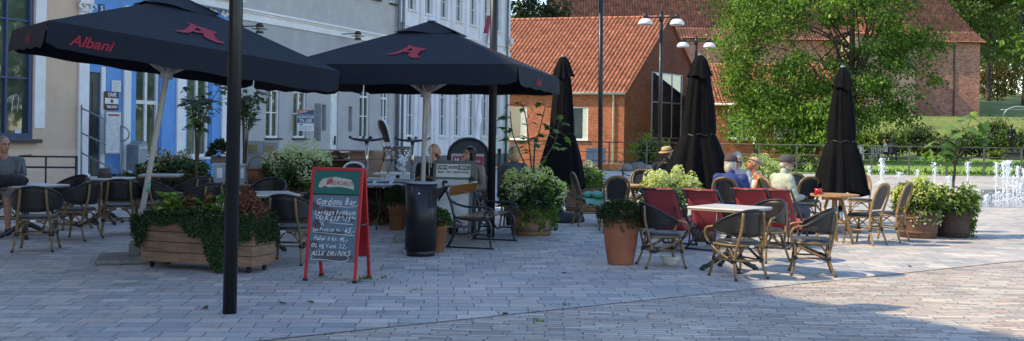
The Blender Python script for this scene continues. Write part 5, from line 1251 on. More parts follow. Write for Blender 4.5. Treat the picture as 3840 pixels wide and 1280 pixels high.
rt = V((4.93, 15.6, 0)); wood_table('round light wooden table with a red cup on it, in the sun', rt, .36, .745, rad(20))
wood_table('small wooden table behind the cream hydrangeas and deck chairs', V((1.98, 17.6, 0)), .36, .745, rad(50))
c = P(3068, 718, 15.5); t = thing('cup', 'red coffee cup on its red saucer on the round wooden table', 'cup', (c.x, 15.5, .745), rad(20))
m = MB(); m.lathe([(.001, 0), (.05, 0), (.085, .014), (.083, .018), (.05, .008), (.001, .008)], 20); m.build('saucer', 'cup_red', t)
m = MB(); m.lathe([(.001, .01), (.032, .01), (.05, .03), (.055, .085), (.05, .085), (.045, .03), (.001, .02)], 18); m.build('bowl', 'cup_red', t)
m = MB(); m.tube([(.05, 0, .07), (.078, 0, .068), (.08, 0, .045), (.048, 0, .035)], .006, 6); m.build('handle', 'cup_red', t)
m = MB(); m.lathe([(.001, 0), (.13, .0), (.10, .16), (.07, .17), (.001, .17)], 18); o = m.build('table_pot', 'frame_dark'); c = P(393, 640, 17.0); o.location = (c.x, 17.0, .76); o.scale = (.9, .9, .95); tag(o, 'small brown cone shaped pot on the second table from the left', 'pot')
m = MB(); m.lathe([(.001, 0), (.115, .0), (.085, .14), (.06, .15), (.001, .15)], 18); o = m.build('table_pot', 'frame_dark'); c = P(78, 680, 14.7); o.location = (c.x, 14.6, .76); tag(o, 'brown pot with cut rim beside the bottle at the left edge', 'pot')
m = MB(); m.lathe([(.001, 0), (.033, 0), (.034, .15), (.03, .18), (.013, .215), (.013, .27), (.001, .27)], 14); o = m.build('bottle', 'black_iron'); c = P(82, 650, 14.85); o.location = (c.x, 14.85, .76); tag(o, 'dark beer bottle standing behind the brown pot on the left table', 'bottle')
m = MB()
for k in range(6): m.ell((rnd.uniform(-.16, .16), rnd.uniform(-.1, .1), .06), (.16, .12, .09), 12, 8)
m.v = [tuple(V(p)+V((0, 0, .03*noise.noise(V(p)*9)))) for p in m.v]; o = m.build('rucksack', 'cloth_black'); c = P(18, 676, 14.4); o.location = (c.x, 14.4, .76); tag(o, 'dark bag lying on the table in front of the seated man', 'bag')

# ------------------------------------------------------------------ deck chairs
def make_deck():
    t = thing('deck_chair', 'chair', 'deck chair')    # faces local +y, reclines to -y
    top, front = V((0, -.46, .86)), V((0, .42, .36)); hw_ = .275
    for s in (-1, 1):
        m = MB(); m.tube([(s*hw_, -.48, .90), (s*hw_, .40, .02)], .017, 8, flat=1.2); m.build('back_rail', 'deck_frame', t)
        m = MB(); m.tube([(s*(hw_-.035), .46, .40), (s*(hw_-.035), -.42, .02)], .017, 8, flat=1.2); m.build('seat_rail', 'deck_frame', t)
        m = MB(); m.tube([(s*(hw_-.07), -.28, .68), (s*(hw_-.07), -.38, .06)], .013, 7); m.build('prop', 'deck_frame', t)
    for a, w_ in (((0, .40, .02), hw_), ((0, -.42, .02), hw_-.03), ((0, .44, .385), hw_-.03), ((0, -.46, .88), hw_)):
        m = MB(); m.tube([(-w_, a[1], a[2]), (w_, a[1], a[2])], .015, 8); m.build('cross_bar', 'deck_frame', t)
    sl = spline([(0, -.475, .905), (0, -.30, .66), (0, -.10, .36), (0, .12, .27), (0, .46, .405)], 6); vs = []; fs = []; n = len(sl)
    for i, p in enumerate(sl):
        for k in range(9): x = -1+k/4; vs.append((x*(hw_-.03), p.y, p.z-.02*(1-x*x)*math.sin(PI*i/(n-1))+.004*noise.noise((x*3, p.y*6, 0))))
    for i in range(n-1):
        for k in range(8): fs.append((i*9+k, i*9+k+1, (i+1)*9+k+1, (i+1)*9+k))
    m = MB(); m.add(vs, fs, 0, True); o = m.build('sling', 'deck_red', t); q = o.modifiers.new('thick', 'SOLIDIFY'); q.thickness = .012; q.offset = 0
    return t
dk = Kind(make_deck()); GK = 'red canvas deck chairs'
for px, py, rz, lab in ((2512, 926, -32, 'red deck chair farthest left, behind the first wicker armchair'), (2672, 932, -36, 'red deck chair second from the left, its headrest behind the white table edge'), (2842, 922, -31, 'red deck chair third from the left, below the blonde woman'), (2940, 925, -36, 'red deck chair farthest right, in front of the man in the cream shirt')):
    dk.put(G(px, py), rad(rz), lab, GK, scale=.95)
def wicker_basket(loc, R, h, mt, handle, label):
    t = thing('basket', label, 'basket', loc, 0); m = MB(); m.lathe([(.001, .0), (R*.84, .0), (R*.95, h*.5), (R, h), (R*.94, h), (R*.8, .02), (.001, .02)], 26, sx=1, sy=.75); m.build('body', mt, t)
    m = MB(); m.tube([(R*.99*math.cos(k/26*2*PI), R*.74*math.sin(k/26*2*PI), h) for k in range(26)], .017, 6, closed=True); m.build('rim', mt, t)
    if handle: m = MB(); m.tube([(R*.9*math.cos(PI*k/14), 0, h+R*1.1*math.sin(PI*k/14)) for k in range(15)], .013, 7); m.build('handle', 'bamboo', t)
c = G(2637, 905); wicker_basket(c, .19, .22, 'basket_brown', False, 'round brown wicker basket on the ground under the deck chairs')
m = MB(); m.lathe([(.001, 0), (.075, 0), (.08, .01), (.112, .06), (.124, .105), (.116, .105), (.1, .06), (.06, .02), (.001, .02)], 28); o = m.build('bowl', 'bowl_white'); o.location = G(2512, 992); tag(o, 'white bowl on the paving under the first wicker armchair', 'bowl')
# ------------------------------------------------------------------ benches
def make_bench(L=1.2):
    t = thing('bench', 'bench', 'bench')              # local +y is the front
    for s in (-1, 1):
        x = s*L/2; m = MB()
        def tb(pts, r, n=5, fl=1.0): m.tube([V((x, p[0], p[1])) for p in [(q[1], q[2]) for q in spline([(0, a, b_) for a, b_ in pts], n)]], r, 8, flat=fl)
        tb([(-.36, .90), (-.40, .915), (-.42, .88), (-.37, .78), (-.30, .62), (-.26, .47), (-.22, .42), (0, .40), (.2, .405), (.24, .38)], .021)
        tb([(-.25, .46), (-.245, .3), (-.27, .15), (-.34, .02), (-.36, .02)], .021)
        tb([(.24, .40), (.285, .3), (.275, .15), (.29, .02), (.31, .015)], .019)
        tb([(-.36, .76), (-.28, .64), (-.1, .58), (.1, .575), (.24, .57), (.31, .52), (.31, .45), (.255, .41), (.2, .44), (.2, .495), (.245, .52), (.275, .49), (.255, .46)], .016)
        tb([(.20, .44), (.14, .42), (.16, .35), (.24, .33)], .014); tb([(-.22, .38), (-.16, .36), (-.15, .31), (-.19, .295), (-.205, .32), (-.185, .335)], .011)
        tb([(-.26, .2), (-.08, .2), (-.03, .225), (0, .2), (.03, .175), (.08, .2), (.28, .2)], .012)
        m.box((x, -.02, .012), (.03, .70, .022)); m.build('side_frame', 'black_iron', t)
    for y, z, ang_, w in ((-.338, .79, -1.25, .16),):
        m = MB(); m.box((0, y+.016, z), (L-.03, w, .026), rot=Matrix.Rotation(-ang_, 3, 'X')); m.build('back_plank', 'wood_varnish', t, bevel=.006)
    for k, y in enumerate((-.165, -.06, .045, .15)):
        m = MB(); m.box((0, y, .432-.005*(k == 0)), (L-.03, .092, .026)); m.build('seat_slat', 'wood_seat', t, bevel=.005)
    m = MB(); m.tube([(-L/2, .0, .2), (L/2, .0, .2)], .012, 7); m.build('tie_rod', 'black_iron', t)
    return t
bn = Kind(make_bench()); GBn = 'black iron benches with wooden planks'
n1, f1, n2, f2 = G(1680, 929), G(1838, 936), G(1793, 899), G(1942, 906); bc = (n1+f1+n2+f2)/4
fdir = ((f1-n1)+(f2-n2)).normalized(); bn.put(bc, math.atan2(-fdir.x, fdir.y), 'iron bench with varnished back plank next to the litter bin, before a lamp post', GBn)
bn.put(GY(2288, 25.5), rad(-150), 'far iron bench with honey coloured back plank, left of the straw hat man', GBn)

# ------------------------------------------------------------------ litter bin
bl = G(1577, 958); t = thing('litter_bin', 'black cylindrical litter bin with side opening, between red framed board and bench', 'litter bin', bl, rad(0)); R = .205; H = .93
m = MB(); m.lathe([(R*.9, 0), (R*.9, .09), (.001, .09)], 32); m.build('foot', 'black_iron', t)
m = MB(); m.lathe([(.001, .075), (R, .075), (R, H), (R-.02, H), (R-.03, H-.03), (.001, H-.03)], 40); m.build('body', 'black_paint', t)
m = MB(); m.lathe([(R-.07, H+.001), (R+.006, H+.001), (R+.006, H+.022), (R-.07, H+.022), (R-.07, H+.001)], 40); m.build('lid', 'metal_grey', t)
m = MB(); a0 = rad(-62); M = Matrix.Rotation(a0, 4, 'Z')
vs = []; fs = []
for i in range(9):
    a = rad(-22+44*i/8)
    for z in (H-.30, H-.09): vs.append((math.cos(a)*(R+.004), math.sin(a)*(R+.004), z))
for i in range(8): fs.append((2*i, 2*i+2, 2*i+3, 2*i+1))
m.add(vs, fs, 0, True, M @ Matrix.Rotation(rad(26), 4, 'Z')); m.build('opening', 'rubber', t)
m = MB(); q = Matrix.Rotation(rad(-8), 4, 'Z'); m.add([(R-.01, -.12, H-.06), (R-.01, .12, H-.06), (R+.14, .12, H-.03), (R+.14, -.12, H-.03), (R-.01, -.12, H-.25), (R-.01, .12, H-.25)], [(0, 3, 2, 1), (3, 0, 4), (1, 2, 5)], 0, False, q); m.tube([q @ V((R+.14, -.12, H-.03)), q @ V((R+.14, .12, H-.03))], .014, 8); m.build('flap', 'black_paint', t)
m = MB(); p_ = Matrix.Rotation(rad(-94), 4, 'Z') @ V((R+.004, 0, H-.12)); m.ell(p_, (.016, .012, .016), 10, 7); m.build('lock', 'alu', t)
m = MB(); m.ell(Matrix.Rotation(rad(-128), 4, 'Z') @ V((R+.003, 0, H-.1)), (.005, .005, .005), 8, 6); m.ell(Matrix.Rotation(rad(-128), 4, 'Z') @ V((R+.003, 0, H-.13)), (.005, .005, .005), 8, 6); m.build('rivet', 'alu', t)
m = MB(); p0 = Matrix.Rotation(rad(-112), 4, 'Z'); m.add([p0 @ V((R+.0015, -.004, .08)), p0 @ V((R+.0015, .004, .08)), p0 @ V((R+.0015, .004, H)), p0 @ V((R+.0015, -.004, H))], [(0, 1, 2, 3)]); m.build('door_gap', 'rubber', t)

# ------------------------------------------------------------------ red framed blackboard
q1, q2, q3, q4 = G(1126, 1052), G(1321, 1063), G(1213, 1035), G(1403, 1044)
xd = ((q2-q1)+(q4-q3)).normalized(); bd = ((q3-q1)+(q4-q2))/2; cc = (q1+q2+q3+q4)/4; Wb = ((q2-q1).length+(q4-q3).length)/2; sp2 = abs(bd.dot(V((-xd.y, xd.x, 0))))/2
t = thing('sandwich_board', 'red framed chalkboard stand listing drinks and lunch prices', 'sign', cc, math.atan2(xd.y, xd.x)); Hb = 1.20; sp2 = max(sp2, .19)
def panel(sgn):
    bot = V((0, -sgn*sp2, 0)); top = V((0, -sgn*.025, Hb)); up = (top-bot).normalized(); return frame(bot, (sgn, 0, 0), up), (top-bot).length
for sgn, nm in ((1, 'front'), (-1, 'rear')):
    M, Ls = panel(sgn); fr = .032
    m = MB()
    for s in (-1, 1): m.box((s*(Wb/2-fr/2), Ls/2+.012, 0), (fr, Ls-.024, .03), 0, M)
    m.box((0, Ls-fr/2, .0005), (Wb-2*fr, fr, .029), 0, M); m.build('frame', 'red_frame', t, bevel=.004)
    if sgn < 0:
        m = MB(); m.span((-Wb/2+fr, Ls*.20, -.006), (Wb/2-fr, Ls-fr, .006), 0, M); m.build('panel', 'red_frame', t); 
    else:
        m = MB(); m.span((-Wb/2+fr, Ls*.175, -.006), (Wb/2-fr, Ls*.76, .004), 0, M); bo = m.build('chalkboard', 'board_slate', t)
        m = MB(); m.span((-Wb/2+fr, Ls*.765, -.006), (Wb/2-fr, Ls-fr, .005), 0, M); go_ = m.build('header', 'board_green', t)
        m = MB(); m.span((-Wb/2+fr, Ls*.758, .0), (Wb/2-fr, Ls*.768, .008), 0, M); m.build('divider', 'rubber', t)
        uw = Wb-2*fr; X = lambda f: -uw/2+uw*f; Z = lambda f: Ls*.175+Ls*.585*f
        m = MB(); pts = [(.10, .80), (.13, .845), (.19, .875), (.47, .895), (.80, .872), (.86, .84), (.88, .785), (.70, .80), (.55, .808), (.32, .80), (.24, .815), (.17, .795)]
        m.poly([tuple(M @ V((X(a), Ls*(b_+.025), .0075))) for a, b_ in pts]); k_ = m.build('old_sticker', 'sticker', go_)
        m = MB(); m.poly([tuple(M @ V((X(a), Ls*b_, .0082))) for a, b_ in ((.27, .845), (.42, .865), (.40, .91), (.29, .895))]); m.build('smear', 'sticker_red', k_)
        text_obj('TUBORG', .062, 'sticker_red', k_, M @ Matrix.Translation((X(.63), Ls*.862, .0095)) @ Matrix.Rotation(-.04, 4, 'Z') @ Matrix.Diagonal((-1, 1, 1, 1)), bold=.001)
        for k_, (s, size, fx_, fz_, wd) in enumerate((('Gordons Bar', .098, .52, .895, .76), ('Lørdags Frokost', .070, .52, .735, .85), ('KL.13°°-15°°', .078, .63, .64, .85), ('Let Frokost nr.', .056, .36, .475, .8), ('45,-', .082, .85, .475, .8), ('Fadøl .5 kr.', .062, .35, .345, .8), ('45,-', .070, .74, .34, .8), ('ØL og Vand', .060, .32, .235, .85), ('22,-', .064, .74, .235, .85), ('ALLE DRINKS', .070, .48, .125, .95))):
            hand_text(s, size, 'chalk', bo, M @ Matrix.Translation((X(fx_), Z(fz_), .0072)) @ Matrix.Rotation(.03*math.sin(k_*2.3), 4, 'Z'), seed=k_+3, wide=wd)
        m = MB(); T = lambda pts: m.tube([M @ V((X(a), Z(b_), .0068)) for a, b_ in pts], .0035, 5)
        T([(.18, .835), (.4, .83), (.75, .82), (.95, .83), (.98, .86)]); T([(.40, .58), (.6, .572), (.9, .565)]); T([(.07, .43), (.5, .415), (.95, .40)])
        T([tuple(p)[:2] for p in spline([(.08, .06, 0), (.05, .035, 0), (.10, .02, 0), (.3, .03, 0), (.6, .01, 0), (.8, .015, 0), (.87, .06, 0), (.83, .1, 0)], 5)])
        for a, b_, r_ in ((.15, .655, .045), (.22, .655, .04), (.23, .60, .035), (.25, .55, .025)): T([(a+r_*math.cos(k*.7), b_+r_*.6*math.sin(k*.7)) for k in range(10)])
        m.build('chalk_lines', 'chalk', bo)
        m = MB(); r = random.Random(4)
        for a, b_, w, h in ((.07, .83, .10, .10), (.36, .735, .30, .085), (.16, .555, .12, .10), (.40, .435, .34, .05), (.10, .24, .10, .10), (.5, .085, .45, .085), (.62, .68, .14, .04), (.84, .63, .1, .04)):
            ph_ = r.uniform(0, 9); pts = [(a+w*math.cos(k*PI/18)*(1+.28*noise.noise((math.cos(k*PI/18)*1.5, math.sin(k*PI/18)*1.5, ph_))), b_+h*.75*math.sin(k*PI/18)*(1+.35*noise.noise((math.cos(k*PI/18)*1.5, math.sin(k*PI/18)*1.5, ph_+5)))) for k in range(36)]; pts = [(min(max(x, .01), .99), min(max(y, .01), .97)) for x, y in pts]; zz_ = .0048+.0002*r.random()
            m.poly([tuple(M @ V((X(x), Z(y), zz_))) for x, y in pts])
        m.build('wiped_patch', 'wiped', bo)
    for s in (-1, 1):
        m = MB(); m.box((s*(Wb/2-fr/2), .013, 0), (fr+.008, .028, .038), 0, M); m.build('foot', 'rubber', t)
M, Ls = panel(1); M2, _ = panel(-1)
for s in (-1, 1):
    a = M @ V((s*(Wb/2+.004), Ls*.5, 0)); b_ = M2 @ V((-s*(Wb/2+.004), Ls*.5, 0)); m = MB(); m.tube([a, b_], .011, 6); m.build('brace', 'frame_dark', t)

# ------------------------------------------------------------------ grey menu board
c1 = G(1700, 893); t = thing('menu_board', 'grey framed menu stand with pale poster behind the iron bench', 'sign', c1, rad(-10)); W = .63; H = 1.17
for sgn in (1, -1):
    bot = V((0, -sgn*.22, .02)); top = V((0, -sgn*.03, H)); M = frame(bot, (sgn, 0, 0), top-bot); Ls = (top-bot).length; e = .05
    m = MB(); m.span((-W/2, 0, -.012), (-W/2+e, Ls, .018), 0, M); m.span((W/2-e, 0, -.012), (W/2, Ls, .018), 0, M); m.span((-W/2+e, Ls-e, -.012), (W/2-e, Ls, .017), 0, M); m.span((-W/2+e, Ls*.13, -.012), (W/2-e, Ls*.13+e, .017), 0, M); m.span((-W/2+e, Ls*.755, -.012), (W/2-e, Ls*.755+.03, .017), 0, M); m.build('frame', 'board_grey', t, bevel=.006)
    m = MB(); m.span((-W/2+e, Ls*.13+e, -.01), (W/2-e, Ls*.755, .004), 0, M); pn = m.build('panel', 'poster_pale' if sgn > 0 else 'cloth_slate', t)
    if sgn > 0:
        m = MB(); m.span((-W/2+e, Ls*.785, -.01), (W/2-e, Ls-e, .006), 0, M); hd = m.build('header', 'paper', t); zc = Ls*.885
        m = MB(); m.span((-.25, zc-.003, .0065), (-.095, zc+.062, .0085), 0, M); m.span((.07, zc-.003, .0065), (.25, zc+.062, .0085), 0, M); m.build('block', 'ink', hd)
        TM = lambda x, y: M @ Matrix.Translation((x, y, .0095))
        text_obj('DEN', .058, 'paper', hd, TM(-.172, zc+.029), wide=1.25, bold=.002); text_obj('GODE', .056, 'ink', hd, TM(-.012, zc+.029), wide=.9, bold=.002); text_obj('SMAG', .056, 'paper', hd, TM(.16, zc+.029), wide=.95, bold=.002); text_obj('MAD - VIN - DELIKATESSE', .042, 'ink', hd, TM(0, zc-.042), wide=.98, bold=.001)
        text_obj('BESTILLING I FORRETNINGEN', .042, 'ink_red', pn, TM(-.0, Ls*.20), wide=.80, bold=.001)
        m = MB(); r = random.Random(6)
        for k in range(26):
            y = Ls*(.70-.017*k)
            for x0 in (-.2, .02):
                if r.random() < .75: m.span((x0, y-.003, .0045), (x0+r.uniform(.06, .16), y+.003, .006), 0, M)
        m.build('print', 'ink_grey', pn)
# black arched advertising stand behind
c2 = GY(1755, 20.5); t = thing('advert_stand', 'black arched stand with crimson poster behind the dark haired woman', 'sign', (c2.x, c2.y, 0), rad(6)); z1 = P(1755, 520, 20.5).z; z0 = .12; W = .40
ol = [(-W, z0), (-W, z1-.35)]+[(-W*math.cos(PI*k/12), z1-.35+.35*math.sin(PI*k/12)) for k in range(1, 12)]+[(W, z1-.35), (W, z0)]
m = MB(); m.prism(ol, -.02, .02); m.build('panel', 'base_dark', t); m = MB(); m.tube([V((x, -.02, z)) for x, z in ol], .03, 8); m.tube([(-W, 0, 0), (-W, 0, .3)], .03, 8); m.tube([(W, 0, 0), (W, 0, .3)], .03, 8); m.build('frame', 'black_paint', t)
pz1 = P(1750, 577, 20.5).z; m = MB(); m.span((-W*.86, -.036, z0+.1), (W*.78, -.021, pz1)); po = m.build('poster', 'sticker', t)
m = MB(); m.span((-W*.78, -.042, pz1-.29), (W*.76, -.0365, pz1-.05)); fl = m.build('field', 'sign_crimson', po)
text_obj('H', .12, 'paper', fl, FRONT(-.235, -.046, pz1-.13), bold=.003); text_obj('R', .12, 'paper', fl, FRONT(-.19, -.046, pz1-.21), bold=.003); text_obj('HÆRTING', .075, 'paper', fl, FRONT(.07, -.046, pz1-.15), wide=.95); text_obj('REVISION', .05, 'sticker_red', fl, FRONT(.06, -.046, pz1-.22)); text_obj('www.haerting.dk', .06, 'ink_grey', po, FRONT(0, -.046, pz1-.36), wide=.95)
# bollards
for k, (px, Y) in enumerate(((1798, 24), (1826, 24.6), (1871, 25.4))):
    g0 = GY(px, Y); t = thing('bollard', 'slim black bollard by the white building, %s' % ('left one of three', 'middle one of three beside the lamp post', 'right one of three beside the lamp post')[k], 'bollard', g0, 0, 'black bollards by the white building')
    z1 = P(px, 562, Y).z; m = MB(); m.tube([(0, 0, 0), (0, 0, z1)], .045, 12); m.build('post', 'black_paint', t); m = MB(); m.lathe([(.05, z1-.04), (.055, z1), (.03, z1+.03), (.001, z1+.035)], 12); m.build('knob', 'black_paint', t)
# beach flag and furled cloth
c3 = GY(1800, 42); t = thing('flag', 'red and white tall banner flag in front of the white facade', 'flag', (c3.x, c3.y, 0), rad(20)); zt = P(1820, -10, 42).z; zb = P(1812, 180, 42).z
m = MB(); m.tube(spline([(0, 0, 0), (.05, 0, zb*.6), (.2, 0, zb), (.5, 0, zt)], 5), .025, 8); m.build('pole', 'metal_pale', t)
m = MB(); vs = []; fs = []
for j in range(15):
    f = j/14; z = zb+(zt-zb)*f; x0 = .18+.34*f
    for i in range(5): vs.append((x0-.24*i/4*(1-.25*f), .05*math.sin(i*1.4+f*6), z))
for j in range(14):
    for i in range(4): fs.append((j*5+i, j*5+i+1, (j+1)*5+i+1, (j+1)*5+i))
m.add(vs, fs, 0, True); m.m = [(0 if (3 < i//4 < 9) else 1) for i in range(len(m.f))]; m.build('cloth', ['sign_crimson', 'cloth_white'], t)
text_obj('www.h', .16, 'sign_crimson', t, frame((.16, -.08, zb+.45), (.25, 0, 1), (-1, 0, .25)))
c3 = GY(1775, 40); t = thing('furled_flag', 'slanting pale rolled up flag leaning along the white facade', 'flag', (c3.x, c3.y, 0), 0); a = P(1778, 640, 40)-c3; b_ = P(1800, 350, 40)-c3
m = MB(); m.tube(spline([a, a.lerp(b_, .3), a.lerp(b_, .6), b_], 6), [.10+.05*math.sin(i*1.1) for i in range(19)], 9); m.build('cloth', 'wall_white', t); m = MB(); m.tube([V((a.x-.02, a.y, 0)), b_+V((0, 0, .2))], .02, 6); m.build('pole', 'metal_pale', t)

# ------------------------------------------------------------------ planted tubs, pots and boxes
def barrel_part(t, R, H, mt, hp, Rb=None):
    Rb = Rb or R*.84; m = MB(); n = 40; pr = [(Rb, 0)]+[(Rb+(R-Rb)*(i/6)**.75, H*i/6) for i in range(1, 7)]
    m.lathe(pr+[(R-.035, H), (R-.04, H-.09), (.001, H-.09)], n); k = 0
    m.v = [tuple((p[0]*(1+.004*(i % 2)), p[1]*(1+.004*(i % 2)), p[2])) for i, p in enumerate(m.v)]
    b_ = m.build('barrel', mt, t)
    for z in (.16, .68, .93):
        r0 = Rb+(R-Rb)*z**.75; r1 = Rb+(R-Rb)*(z+.1)**.75 if z < .9 else R; m = MB(); m.lathe([(r0, H*z), (r0+.007, H*z), (r1+.007, H*z+.045), (r1, H*z+.045)], 36); m.build('hoop', hp, b_)
    m = MB(); m.lathe([(.001, H-.05), (R-.037, H-.055)], 24); m.build('soil', 'soil', t)
    return b_
def hydrangea(t, base_z, rx_, h, nh, bloom, leafs, seed, hr=.075, nl=900, spread_z=(.45, 1.0), leaf=.10, petal=.03):
    r = random.Random(seed); heads = []
    for k in range(nh):
        a = r.uniform(0, 2*PI); q = r.uniform(.05, 1.12)**.6; z = base_z+h*(.62+.40*r.uniform(0, 1))*(1.04-.42*q*q); heads.append(V((math.cos(a)*rx_*q, math.sin(a)*rx_*q, z)))
    m = MB()
    for c in heads: m.tube(bez((c.x*.15, c.y*.15, base_z-.03), (c.x*.3, c.y*.3, base_z+h*.3), c*.9+V((0, 0, -.05)), c, 6), .005, 5)
    m.build('stem', 'stem_green', t)
    m = MB()
    for k in range(nl):
        a = r.uniform(0, 2*PI); q = r.random()**.5; z = base_z+h*r.uniform(.06, .84)*(1-.30*q**3); p = V((math.cos(a)*rx_*q*1.05, math.sin(a)*rx_*q*1.05, z)); d = V((math.cos(a), math.sin(a), r.uniform(-.7, .5)))+rv(r)*.7
        m.leaf(p, d, V((r.uniform(-.5, .5), r.uniform(-.5, .5), 1)), leaf*r.uniform(.7, 1.35), leaf*.6*r.uniform(.8, 1.2), r.randrange(len(leafs)))
    m.build('foliage', leafs, t)
    m = MB()
    for c in heads:
        hh = hr*r.uniform(.85, 1.5); el = r.uniform(1.0, 1.6)
        for k in range(int(64*(hh/.075)**2)):
            d = rv(r); p = c+V((d.x*hh, d.y*hh, d.z*hh*el*(1.0 if d.z > 0 else .8))); s = V((r.uniform(-1, 1), r.uniform(-1, 1), r.uniform(-1, 1))); m.leaf(p, (d.cross(s)+d*.5), d, petal*r.uniform(1.0, 1.5), petal*1.2, r.randrange(len(bloom)), .1)
    m.build('bloom', bloom, t)
FIG = [(0, 0), (.18, -.06), (.42, .12), (.30, .30), (.50, .46), (.26, .54), (.14, .62), (0, 1.0), (-.14, .62), (-.26, .54), (-.50, .46), (-.30, .30), (-.42, .12), (-.18, -.06)]
def fig_leaf(mb, p, d, nrm, L, mi=0):
    d = d.normalized(); s = d.cross(nrm); s = s.normalized() if s.length > 1e-4 else V((1, 0, 0)); u = s.cross(d)
    pts = [p+(s*x+d*y-u*(.35*abs(x)**1.3+.12*y*y))*L for x, y in FIG]; c = p+d*.35*L; mb.add([c]+pts, [(0, i+1, (i+1) % len(FIG)+1) for i in range(len(FIG))], mi)
def fig_tree(t, base_z, stems, nl, L, seed, mats=['leaf_fig', 'leaf_mid'], tip=.35):
    r = random.Random(seed); ms = MB(); ml = MB()
    for st in stems:
        sp_ = spline([(0, 0, base_z)]+st, 5); k_ = len(sp_); ms.tube(sp_, [.016*(1-.6*i/k_) for i in range(k_)], 7)
        for k in range(nl):
            i = int(k_*(tip+(1-tip)*r.random())); i = min(i, k_-1); p = sp_[i]; d = V((r.uniform(-1, 1), r.uniform(-1, 1), r.uniform(-.3, .6))); e = p+d.normalized()*r.uniform(.08, .22)
            ms.tube([p, e], .004, 4); fig_leaf(ml, e, V((d.x, d.y, r.uniform(-.7, .1))), V((r.uniform(-.4, .4), r.uniform(-.6, .2), 1)), L*r.uniform(.6, 1.25), r.randrange(len(mats)))
    ms.build('branch', 'stem', t); ml.build('fig_leaves', mats, t)
def trailing(t, pts, n, seed, mats, leaf=.05, name='ivy', fall=.25):
    r = random.Random(seed); m = MB()
    for c in pts:
        p = V(c); L = fall*r.uniform(.5, 1.3)
        for k in range(n):
            f = r.random(); q = p+V((r.gauss(0, .018), r.gauss(0, .018), -L*f)); m.leaf(q, rv(r)+V((0, 0, -.4)), V((r.uniform(-1, 1), -1, .3)), leaf*r.uniform(.6, 1.3), leaf*.7, r.randrange(len(mats)))
    m.build(name, mats, t)
def ring(R, z, a0, a1, n): return [(R*math.cos(a0+(a1-a0)*k/(n-1)), R*math.sin(a0+(a1-a0)*k/(n-1)), z) for k in range(n)]
GT = 'planted half barrels'
t = thing('barrel_planter', 'brown half barrel with lime hydrangeas in sun, left one of two by the fountain', 'planter', G(3441, 890), 0, GT); barrel_part(t, .335, .44, 'barrel_brown', 'hoop_rust'); hydrangea(t, .40, .35, .60, 24, ['bloom_lime'], ['leaf_mid', 'leaf_tree'], 1, .065, 800); trailing(t, ring(.34, .46, rad(-120), rad(-30), 8), 26, 2, ['leaf_mid', 'bloom_cream'], .04, 'trailing_plant', .2)
t = thing('barrel_planter', 'dark half barrel with fig tree and hydrangeas, right one of two by the fountain', 'planter', G(3572, 888), rad(40), GT); barrel_part(t, .30, .42, 'barrel_dark', 'barrel_dark'); hydrangea(t, .38, .34, .52, 15, ['bloom_lime', 'bloom_cream'], ['leaf_mid', 'leaf_tree'], 5, .06, 650); t.rotation_euler = (0, 0, 0)
fig_tree(t, .38, [[(.0, 0, .9), (.02, 0, 1.15), (.10, .02, 1.45), (.2, 0, 1.75), (.28, 0, 1.98)], [(.01, 0, .9), (.03, .02, 1.18), (.0, .1, 1.4), (-.16, .05, 1.5)], [(.0, .02, .9), (.04, .0, 1.2), (.16, -.05, 1.5), (.3, .05, 1.7)], [(0, 0, .8), (.03, 0, 1.1), (-.02, -.05, 1.35), (.06, -.1, 1.62)], [(0, 0, .8), (.03, 0, 1.12), (-.1, -.05, 1.3), (-.3, -.02, 1.36)]], 11, .23, 4, tip=.70)
trailing(t, ring(.31, .44, rad(-40), rad(20), 5), 34, 8, ['leaf_mid', 'leaf_lime'], .06, 'trailing_plant', .42)
t = thing('barrel_planter', 'oak half barrel with pale hydrangeas and a fig sapling behind the iron bench', 'planter', G(1992, 880), 0, GT); barrel_part(t, .36, .46, 'barrel_oak', 'hoop'); hydrangea(t, .42, .46, .55, 30, ['bloom_cream', 'bloom_lime'], ['leaf_mid', 'leaf_dark'], 11, .08, 900, (.5, .95)); bz = .42
fig_tree(t, bz, [[(-.05, 0, .9), (-.18, 0, 1.25), (-.32, .05, 1.6), (-.36, .05, 1.95)], [(.02, 0, .9), (.03, 0, 1.3), (.12, .05, 1.7), (.2, .1, 2.05)], [(.08, 0, .9), (.2, 0, 1.2), (.36, .02, 1.5), (.42, 0, 1.85)], [(0, .05, .9), (-.05, .1, 1.4), (-.12, .1, 1.9), (-.2, .1, 2.1)]], 11, .15, 21, ['leaf_mid', 'leaf_fig'], tip=.45)
trailing(t, ring(.37, .5, rad(-110), rad(10), 9), 34, 12, ['leaf_mid', 'leaf_tree'], .07, 'trailing_plant', .35)
t = thing('barrel_planter', 'half barrel with a leafy bush right of the first closed parasol', 'planter', G(2178, 792), 0, GT); barrel_part(t, .37, .5, 'barrel_oak', 'hoop'); hydrangea(t, .46, .42, .55, 10, ['bloom_cream'], ['leaf_mid', 'leaf_tree'], 14, .07, 800)
t = thing('barrel_planter', 'half barrel with sunlit cream and lime hydrangeas behind the red deck chairs', 'planter', G(2512, 862), 0, GT); barrel_part(t, .30, .40, 'barrel_brown', 'hoop'); hydrangea(t, .36, .50, .62, 36, ['bloom_lime', 'bloom_cream'], ['leaf_mid', 'leaf_tree', 'leaf_lime'], 15, .075, 650, (.45, 1.0))
t = thing('barrel_planter', 'half barrel with yellow green hydrangeas behind the seated group', 'planter', G(2815, 768), 0, GT); barrel_part(t, .34, .42, 'barrel_brown', 'hoop'); hydrangea(t, .38, .62, .75, 40, ['bloom_lime', 'bloom_lime', 'bloom_cream'], ['leaf_mid', 'leaf_tree', 'leaf_lime'], 16, .08, 800, (.4, 1.0))
